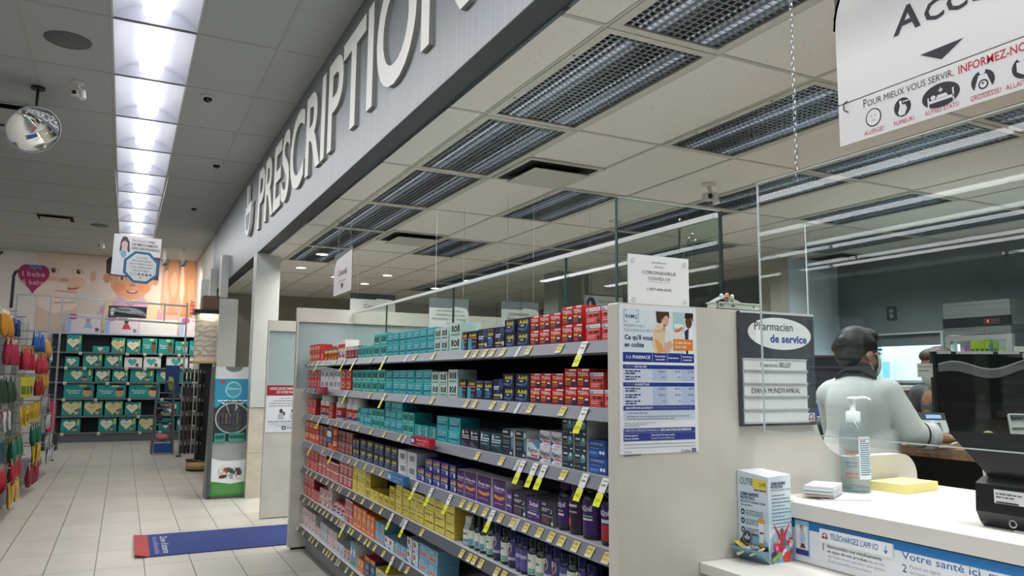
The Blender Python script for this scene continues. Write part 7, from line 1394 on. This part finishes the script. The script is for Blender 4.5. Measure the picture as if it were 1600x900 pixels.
# hanging pharmacist poster
t = thing('hanging_sign', 'white hanging notice with blue octagon in front of the mural', 'sign', (.05, 11, 2.7), math.radians(-3))
fr = F((-.275, 0, .0), (1, 0, -.06), (.02, 0, 1)); mb = MB().fbox(fr, 0, 0, .56, .55, -.006, 0, M('#e3e2e6', .4)); mb.build('sheet', t); mb = MB()
mb.rect(fr, 0, .0, .56, .30, M('#7a2c56', .5), .001).rect(fr, .0, .02, .24, .30, M('#dfe3ea', .5), .0012)
PP = lambda pts, c, l: mb.poly(fr, pts, M(c, .5), l)
PP([(.0, .02), (.02, .26), (.10, .36), (.20, .34), (.25, .2), (.25, .02)], '#e4e8f0', .0016); PP([(.08, .30), (.115, .35), (.155, .34), (.16, .27), (.12, .24)], '#8fb0c8', .002)
PP([(.075, .32), (.08, .46), (.105, .525), (.15, .525), (.185, .46), (.195, .32), (.165, .34), (.16, .44), (.105, .45), (.10, .34)], '#4a4a58', .0022); mb.ell(fr, .130, .415, .037, .056, M('#d8b8b4', .5), .0026, 18); PP([(.09, .45), (.10, .50), (.15, .50), (.172, .44), (.135, .475)], '#4a4a58', .003)
TX = M('#3a3c48', .5)
mb.txt(fr, 'PRUDENCE', .215, .475, .030, M('#b0687c', .5), w=.18, lift=.003).txt(fr, 'AVEC', .405, .475, .030, TX, w=.085, bold=.02, lift=.003).txt(fr, 'LES MÉDICAMENTS', .215, .425, .030, TX, w=.31, bold=.02, lift=.003).txt(fr, 'SANS ORDONNANCE', .215, .375, .030, TX, w=.33, bold=.02, lift=.003)
oc = lambda r: [(.345+r*math.cos(PI/8+PI/4*i), .145+r*math.sin(PI/8+PI/4*i)) for i in range(8)]
PP(oc(.225), '#1f7098', .004); PP(oc(.190), '#d9dde2', .005)
for i, s in enumerate(('Consultez', 'votre pharmacien', 'pour obtenir votre', 'code médicament', 'personnalisé')): mb.txt(fr, s, .345, .262-.042*i, .024, TX, w=(.14, .24, .27, .25, .18)[i], al='c', lift=.006)
for i in range(6): mb.ell(fr, .235+.045*i, .055, .016, .017, M('#3f5f8a' if i == 4 else '#8a909a', .5), .006, 14).ell(fr, .235+.045*i, .055, .011, .012, M('#dfe3e6' if i < 2 else '#5a6a80', .5), .007, 12)
mb.ell(fr, .345, .012, .013, .012, M('#8a909a', .5), .006, 12); mb.build('print', t)
for x, x2 in ((-.2, -.31), (.2, .33)): MB().cyl((x, 0, .54), (x2, 0, ZL-2.7-.003), .002, M('#cfd2d4', .4), n=5).build('wire', t)
# ================================================================ peg rack of hanging packs, left edge
t = thing('peg_rack', 'slatted grey rack of hanging brushes and packs at the left edge', 'rack', (-1.5, 11, 0))
kid(MB().box((-1.50, 8.3, .0), (-1.44, 14.4, 2.25), M('#6c6e6e', .5)).box((-1.86, 8.3, 0), (-1.50, 14.4, .18), M('#77797a', .5)), 'back_panel', t)
for y in (8.35, 9.72, 11.05, 12.45, 13.75, 14.35): kid(MB().box((-1.44, y-.03, .02), (-1.38, y+.03, 2.25), M('#d0d2d0', .4)), 'upright', t)
kid(MB().box((-1.44, 8.3, 0), (-1.08, 14.4, .12), M('#6f7274', .5)), 'base', t)
pegs = []
def pack_mesh(kind_, c1, c2):
    mb = MB()
    if kind_ == 'brush':       # tapered handle pack hanging head up
        mb.lathe([(0, -.30), (.024, -.29), (.030, -.2), (.018, -.08), (.010, -.02), (.004, 0), (0, 0)], (0, 0, 0), M(c1, .35), 8); mb.box((-.006, -.02, -.09), (.004, .02, .01), M(c2, .5))
    elif kind_ == 'card': mb.box((-.004, -.045, -.26), (.004, .045, 0), M(c1, .4)).box((-.008, -.035, -.22), (.008, .035, -.12), M(c2, .4))
    elif kind_ == 'clip': mb.lathe([(0, -.24), (.016, -.23), (.014, -.1), (.02, -.04), (.006, 0), (0, 0)], (0, 0, 0), M(c1, .3), 8); mb.box((-.005, -.022, -.07), (.005, .022, .0), M(c2, .4))
    else: mb.lathe([(0, -.30), (.024, -.28), (.032, -.2), (.022, -.06), (.008, 0), (0, 0)], (0, 0, 0), M(c1, .4), 8); mb.box((-.005, -.03, -.06), (.005, .03, .01), M(c2, .5))
    return mb
GR_ = [ # y centre, z top, x, kind, colour, card colour, count, words
 (8.6, 2.06, -1.30, 'bag', '#c98a28', '#dfe0e4', 4, 'golden tapered pack'), (9.75, 2.08, -1.34, 'clip', '#27458c', '#dfe0e4', 4, 'dark blue pack'), (11.0, 1.98, -1.22, 'brush', '#1d5fb0', '#cfd8e6', 5, 'bright blue brush'), (12.6, 1.94, -1.26, 'bag', '#d8902c', '#e6d0a0', 4, 'amber pack'), (13.6, 1.86, -1.30, 'card', '#6f8fae', '#c8d4e0', 4, 'pale blue card pack'),
 (8.75, 1.78, -1.26, 'bag', '#a8244a', '#d8c0a0', 4, 'crimson pack'), (9.65, 1.74, -1.20, 'brush', '#b82040', '#c8a44c', 5, 'red brush with gold tag'), (11.0, 1.70, -1.16, 'brush', '#c02c48', '#b8903c', 5, 'scarlet brush'), (12.5, 1.72, -1.26, 'card', '#4c5a3c', '#c8b45c', 4, 'olive card pack'),
 (8.55, 1.40, -1.24, 'bag', '#1f3f2c', '#b4b8b4', 5, 'dark green pack'), (9.75, 1.40, -1.18, 'card', '#c4bc34', '#4f6a30', 5, 'lime card pack'), (11.0, 1.42, -1.16, 'brush', '#98201c', '#d8b040', 5, 'dark red brush'), (12.3, 1.48, -1.24, 'bag', '#c89c34', '#c0642c', 5, 'ochre pack'),
 (8.55, 1.06, -1.26, 'clip', '#c8ccd0', '#c02838', 4, 'white and red clip pack'), (9.5, 1.08, -1.18, 'card', '#d8b424', '#8a7420', 4, 'yellow card pack'), (10.9, 1.08, -1.18, 'card', '#cca824', '#a8851c', 4, 'mustard card pack'), (12.4, 1.12, -1.20, 'clip', '#b4b8bc', '#b83040', 5, 'silver clip pack'),
 (9.25, .76, -1.20, 'bag', '#1d6a54', '#8a7a2c', 4, 'sea green pack'), (8.4, .80, -1.26, 'bag', '#1f4a54', '#8a9498', 3, 'deep teal pack'), (10.9, .80, -1.18, 'bag', '#176a52', '#b0b8b4', 4, 'emerald pack'), (12.4, .86, -1.14, 'clip', '#c4c8cc', '#2c3038', 5, 'white comb pack'),
 (9.2, .55, -1.18, 'bag', '#a02c38', '#c8a08c', 4, 'brick red pack'), (8.4, .50, -1.22, 'bag', '#b02434', '#c8a08c', 3, 'bright red pack'), (10.7, .56, -1.12, 'card', '#dcbc20', '#a8901c', 5, 'sunny yellow card pack'), (12.3, .58, -1.12, 'clip', '#c8ccd0', '#3a3e46', 5, 'grey comb pack'),
 (8.85, .33, -1.16, 'card', '#c8a424', '#b89068', 4, 'gold card pack'), (10.45, .36, -1.12, 'bag', '#8c2a34', '#c4a4a0', 4, 'maroon pack'), (12.2, .40, -1.08, 'clip', '#ccd0d4', '#3a3e46', 5, 'steel comb pack')]
for yc, z, x, kd, c1, c2, n, words in GR_:
    yc = 9.25+(yc-8.6)*1.03; x += .19
    kid(MB().tube([(-1.44, yc+.02, z+.012), (x+.10, yc+.02, z+.012)], .006, STEEL, 6).tube([(x+.02, yc-.42, z+.012), (x+.02, yc+.42, z+.012)], .005, STEEL, 6), 'peg', t)
    me = None; n += 2
    for i in range(n):
        if me is None: o = pack_mesh(kd, c1, c2).build('hanging_pack'); me = o.data
        else: o = bpy.data.objects.new('hanging_pack', me); COL.objects.link(o)
        o.scale = (1.1, 1.45, .88); o.location = (x+random.uniform(-.01, .03), yc-.36+.72*i/(n-1), z); o.rotation_euler = (math.radians(random.uniform(-6, 6)), math.radians(random.uniform(-8, 3)), math.radians(random.uniform(-20, 20)))
        tag(o, '%s %s from the near end of its peg row' % (nth(i), words), 'hanging pack', 'hanging packs on the peg rack')
# dark hook things above the rack and the pink roll beyond it
for i, (y, x) in enumerate(((8.9, -1.33), (8.35, -1.42))):
    o = MB().tube([(0, 0, 0), (.0, 0, .36), (.02, -.02, .40), (.04, -.05, .40)], .016, DARK, 8).build('sign_hook'); o.location = (x+.2, y+.9, 2.26 if i else 2.14); tag(o, ('black hooked arm rising from the peg rack', 'second black hooked arm at the very left edge')[i], 'hook')
o = MB().box((-.06, -.06, 0), (.06, .06, .62), M('#c81f5c', .45), .02).build('pink_roll'); o.location = (-1.18, 17.3, .30); tag(o, 'upright magenta pack beside the nappy shelves', 'pack')
o = MB().box((-.14, -.2, 0), (.14, .2, .30), M('#2c2a2c', .6)).build('floor_box'); o.location = (-1.2, 17.25, 0); tag(o, 'dark low box under the magenta pack', 'box')
# ================================================================ stand of soft toys
t = thing('toy_stand', 'grey metal stand with blue panels holding soft toys', 'stand', (.72, 15.72, 0)); GM = M('#6a6e70', .4, .4)
for x in (-.17, .16):
    for y in (-.16, .16): MB().tube([(x*1.05, y*1.2, .01), (x*.8, y, 1.27)], .018, GM, 8).build('leg', t)
for z in (.22, .52, .82, 1.1): MB().box((-.15, -.17, z), (.14, .17, z+.012), GM).build('shelf', t)
MB().tube([(-.135, -.16, 1.25), (-.10, -.16, 1.31), (.09, -.16, 1.31), (.125, -.16, 1.25)], .016, GM, 8).build('hoop', t)
MB().box((-.15, -.185, .03), (.15, -.17, .20), M('#1d4f9c', .4)).build('front_panel', t); MB().box((-.02, .0, 1.12), (.22, .02, 1.62), M('#1f3f78', .45), .008).build('header', t)
toys = [('#d88a94', (.0, -.03, .235), (.11, .10, .07), 'pink soft toy lying low in the stand'), ('#2f8a8c', (.02, -.02, .535), (.12, .10, .06), 'teal soft toy on the second tier'), ('#4a2f5c', (-.07, -.06, .60), (.06, .07, .05), 'purple soft toy on the second tier'), ('#d9a0a4', (.03, -.03, .835), (.10, .09, .05), 'pink soft toy on the third tier'), ('#2f9494', (-.02, -.05, .905), (.12, .10, .03), 'flat teal soft toy on top of the pink one'), ('#c9b89a', (.03, -.02, .67), (.08, .07, .05), 'beige soft toy on the second tier'), ('#9cae5c', (.09, -.05, 1.125), (.05, .06, .14), 'green soft toy at the top of the stand')]
for c, p, r, l in toys:
    o = MB().sphere((0, 0, r[2]), r, M(c, .8), 14).sphere((-r[0]*.7, -r[1]*.2, r[2]*1.3), (r[0]*.45, r[1]*.5, r[2]*.8), M(c, .8), 12).sphere((-r[0]*.95, -r[1]*.3, r[2]*1.7), (r[0]*.15, r[1]*.2, r[2]*.35), M(c, .8), 8).build('soft_toy'); o.location = (.72+p[0], 15.72+p[1], p[2]); tag(o, l, 'soft toy')
o = MB().box((-.09, -.08, 0), (.09, .08, 1.2), M('#5a5048', .7)).build('hat_pole'); o.location = (1.12, 15.9, 0); tag(o, 'brownish pole display behind the silver post', 'display')
# ================================================================ glasses tower
t = thing('glasses_tower', 'black revolving tower of reading glasses with a lit top', 'display tower', (1.13, 12.78, 0)); BKM = M('#141416', .35)
MB().lathe([(0, .0), (.2, .0), (.2, .03), (.0, .03)], (0, 0, 0), BKM, 24).build('foot', t); MB().lathe([(0, .03), (.205, .03), (.205, .145), (0, .145)], (0, 0, 0), noisy('pale_wood', '#b0905c', '#c4a470', 4, .5, (1, 1, 8)), 24).build('plinth', t)
MB().lathe([(.21, .145), (.21, .165), (0, .165)], (0, 0, 0), BKM, 24).build('collar', t); MB().box((-.09, -.09, .165), (.09, .09, 1.62), BKM).build('column', t)
MB().box((-.22, -.22, 1.62), (.22, .22, 1.655), noisy('pale_wood2', '#b0905c', '#c4a470', 4, .5)).build('tray', t); MB().box((-.17, .0, 1.655), (.17, .15, 2.38), M('#e8e2d2', .5)).build('back_card', t)
MB().box((-.22, -.24, 2.38), (.2, .2, 2.44), BKM).build('canopy', t); MB().box((-.10, -.2, 2.44), (.2, .2, 2.66), M('#6a4f3c', .6)).build('header', t); MB().box((-.12, -.12, 2.372), (.12, .0, 2.379), M('#fff0d8', .4, 0, 6.)).build('lamp', t)
gp = None
for i in range(24):
    a = (i % 3)*.13-.13; z = 1.74+.075*(i//3)
    mb = MB(); m = M('#1b1616', .3); mb.ring(FY(-.035, 0, 0), 0, 0, .026, .018, .005, m, 0, 12).ring(FY(.035, 0, 0), 0, 0, .026, .018, .005, m, 0, 12).tube([(-.012, 0, .004), (.012, 0, .004)], .003, m, 5).tube([(-.06, 0, .004), (-.07, .05, .0)], .002, m, 5).tube([(.06, 0, .004), (.07, .05, 0)], .002, m, 5)
    if gp is None: gp = mb.build('spectacles'); o = gp
    else: o = dup(gp)
    o.location = (1.13+a, 12.76, z); o.rotation_euler = (0, math.radians(random.uniform(-25, 25)), 0); tag(o, 'dark reading glasses, %s row up, %s column, on the lit tower' % (nth(i//3), ('left', 'middle', 'right')[i % 3]), 'spectacles', 'reading glasses on the tower')
hp_ = None
for i in range(36):
    lv, j = divmod(i, 6); mb = None
    if hp_ is None: hp_ = MB().box((-.02, -.006, -.16), (.02, .006, 0), M('#18181c', .3), .003).box((-.012, -.007, -.03), (.012, .007, .02), M('#6f7074', .4)).build('accessory_pack'); o = hp_
    else: o = dup(hp_)
    o.location = (1.13-.30+.055*j, 12.78-.16-.03*math.sin(j*2.1), 1.50-.215*lv); o.rotation_euler = (0, 0, random.uniform(-.5, .5)); tag(o, '%s black hanging pack from left on the %s tier of the tower' % (nth(j), nth(lv)), 'hanging pack', 'black packs on the glasses tower')
for lv in range(6): o = MB().box((-.31, -.165, 1.515-.215*lv), (.02, -.09, 1.525-.215*lv), BKM).build('peg_bar', t)
# ================================================================ sampler kiosk
t = thing('leaflet_kiosk', 'grey kiosk with round clear leaflet window beside the white pillar', 'kiosk', (1.20, 9.75, 0)); KG = M('#6f7678', .35); KD = M('#4b5053', .35)
tap = lambda z: .225+.02*(1-z/1.55)
mb = MB(); V = []
for z in (0, 1.54):
    w_ = .235 if z == 0 else .235; y_ = 0 if z == 0 else .12
    V += [(-w_-.03*(z == 0), y_, z), (w_, y_, z), (w_, .34, z), (-w_-.03*(z == 0), .34, z)]
mb.add(V, [(0, 3, 2, 1), (4, 5, 6, 7), (1, 2, 6, 5), (2, 3, 7, 6), (3, 0, 4, 7), (0, 1, 5, 4)], KG); mb.build('body', t)
fk = F((-.225, -.004, .0), (1, 0, 0), Vector((0, .12, 1.54))); LK = 1.545
mb = MB().fbox(fk, -.025, .0, .012, LK, 0, .02, KD).fbox(fk, .440, .0, .462, LK, 0, .02, KD).fbox(fk, -.02, -.0, .46, .03, 0, .02, KD); mb.build('frame', t)
MB().rect(fk, .012, 1.40, .44, LK, M('#d9dde0', .4), .003).ell(fk, .226, LK, .10, .06, KG, .005, 20, PI, 2*PI).build('top_plate', t)
mb = MB().rect(fk, .012, 1.06, .44, 1.40, M('#2a93b8', .4), .003).ell(fk, .226, 1.27, .095, .10, M('#8cc8d8', .4), .005, 24).ell(fk, .226, 1.27, .075, .08, M('#3f9fb8', .4), .006, 24).txt(fk, 'Découvrez', .226, 1.27, .03, M('#e6f2f4', .5), w=.13, al='c', lift=.008).greek(fk, .05, 1.13, .40, .016, M('#e6f2f4'), .005, 2).greek(fk, .10, 1.10, .36, .016, M('#e6f2f4'), .005, 5).ell(fk, .10, 1.36, .03, .02, M('#c8384c', .5), .005, 12)
mb.build('upper_poster', t)
mb = MB().rect(fk, .012, .62, .44, 1.06, M('#2c3033', .4), .002); mb.build('window_back', t)
mb = MB().ell(fk, .226, .95, .205, .20, M('#3a4043', .2), .004, 30).ring(fk, .226, .93, .20, .19, .02, M('#aeb8ba', .15), .012, 30).rect(fk, .05, .86, .40, .99, M('#2a2224', .5), .006)
for j in range(8): mb.rect(fk, .06+.042*j, .86, .085+.042*j, .99, M(('#5a3a44', '#3a4a5c', '#6a5a4c')[j % 3], .5), .008)
mb.build('leaflet_holder', t); MB().lathe([(.20*math.cos(PI/2*i/5), .09*math.sin(PI/2*i/5)) for i in range(6)], fk.p(.226, .93, .004), GLASS, 28, (fk.u, fk.v, fk.n)).build('dome', t)
for j, (a, b) in enumerate(((.03, .15), (.19, .37), (.385, .435))): mb = MB().fbox(fk, a, .655, b, .755, 0, .03, M('#2f9488', .4)).rect(fk, a+.01, .69, b-.01, .73, M('#1c4a48', .5), .032); tag(mb.build('sample_box'), '%s teal sample box in the kiosk window' % ('left', 'middle', 'right')[j], 'box', 'teal sample boxes in the kiosk').matrix_world = Matrix.Translation((1.20, 9.75, 0))
MB().rect(fk, .012, .46, .44, .655, M('#9a9ea0', .4), .003).build('middle_plate', t)
mb = MB().rect(fk, .012, .03, .44, .50, M('#dfe5e8', .4), .004).ell(fk, .226, .52, .26, .09, M('#9a9ea0', .4), .0055, 24, PI, 2*PI).poly(fk, [(.012, .03), (.44, .03), (.44, .19), (.226, .165), (.012, .20)], M('#3f8a3c', .45), .006)
for i in range(5): mb.greek(fk, .04, .06+.022*i, .41, .008, M('#7ab07a'), .008, i)
rr = random.Random(9)
for i in range(22): u, v = .09+rr.random()*.24, .22+rr.random()*.13*(1-abs(rr.random()-.5)); mb.rect(fk, u, v, u+rr.uniform(.03, .06), v+rr.uniform(.03, .06), M(rr.choice(('#b5342c', '#d8d2c8', '#3a3f5c', '#c87a3c', '#8a9aa8', '#5c2a2c', '#2f5c48')), .45), .007+.0003*i)
mb.build('lower_poster', t)
# pharmacist advice notice on the second white panel
fr = FY(1.325, 8.195, .862); mb = MB().fbox(fr, 0, 0, .42, .478, -.004, 0, M('#e2e6ea', .4)).rect(fr, 0, .372, .42, .478, M('#9c1f34', .4), .001).txt(fr, 'SUIVEZ LES RECOMMANDATIONS', .03, .432, .024, wt, w=.54*.66, bold=.02, lift=.002).txt(fr, 'DE VOTRE PHARMACIEN', .10, .395, .024, wt, w=.27, bold=.02, lift=.002)
for i, (a, b) in enumerate(((.13, .40), (.07, .40), (.03, .40), (.03, .40))): mb.greek(fr, a, .340-.026*i, b, .009, M('#8a9096'), .002, i)
for cx in (.15, .27): mb.ell(fr, cx, .215, .018, .022, M('#3a3d42', .5), .002, 14).poly(fr, [(cx-.03, .13), (cx-.025, .19), (cx+.02, .195), (cx+.035, .13)], M('#b4b8bc', .5), .002).rect(fr, cx+.01, .17, cx+.04, .205, M('#2a2c30', .5), .0018)
mb.txt(fr, 'FOLLOW YOUR PHARMACIST', .025, .098, .016, M('#4a4f56', .5), w=.36, bold=.02, lift=.002)
for i in range(3): mb.greek(fr, .03+.06*i, .080-.018*i, .40, .006, M('#9a9fa4'), .002, i+5)
mb.rect(fr, .165, .022, .205, .060, M('#1f5c54', .5), .002).rect(fr, .182, .028, .188, .054, wt, .003).rect(fr, .174, .038, .196, .044, wt, .003).greek(fr, .215, .046, .30, .006, M('#7a8086'), .002, 9).greek(fr, .215, .032, .31, .008, M('#5a6066'), .002, 10)
tag(mb.build('notice'), 'white notice with dark red heading on the second white panel', 'notice')
# floor mat
t = thing('floor_mat', 'long navy floor mat with a red end on the tiles', 'mat', (.98, 7.0, 0))
mb = MB(); mt = noisy('navy_mat', '#1f2f6a', '#263874', 90, .9); mr = noisy('red_mat', '#9c3c3c', '#a84848', 90, .9)
V = [(.20, 6.86), (.36, 6.85), (.35, 7.72), (.17, 7.75)]
kid(MB().add([(x, y, .008) for x, y in ((.275, 6.86), (2.2, 6.90), (2.2, 7.80), (.28, 7.78))]+[(x, y, .001) for x, y in ((.275, 6.86), (2.2, 6.90), (2.2, 7.80), (.28, 7.78))], [(0, 1, 2, 3), (0, 4, 5, 1), (0, 3, 7, 4), (1, 5, 6, 2), (2, 6, 7, 3)], mt), 'field', t)
kid(MB().add([(.165, 6.86, .03), (.275, 6.86, .008), (.28, 7.78, .008), (.17, 7.79, .014), (.165, 6.86, .022), (.275, 6.86, .0), (.28, 7.78, .0), (.17, 7.79, .006)], [(0, 1, 2, 3), (0, 4, 5, 1), (0, 3, 7, 4), (2, 6, 7, 3)], mr), 'red_end', t)
rf = F((.285, 7.70, .0088), (0, -1, 0), (1, 0, 0)); mb = MB().txt(rf, "Zone d'attente", .05, .09, .055, M('#c4c8d8', .8), w=.72, lift=.0006).txt(rf, 'de confidentialité', .05, .03, .04, M('#8f9ac0', .8), w=.72, lift=.0006); kid(mb, 'lettering', t)
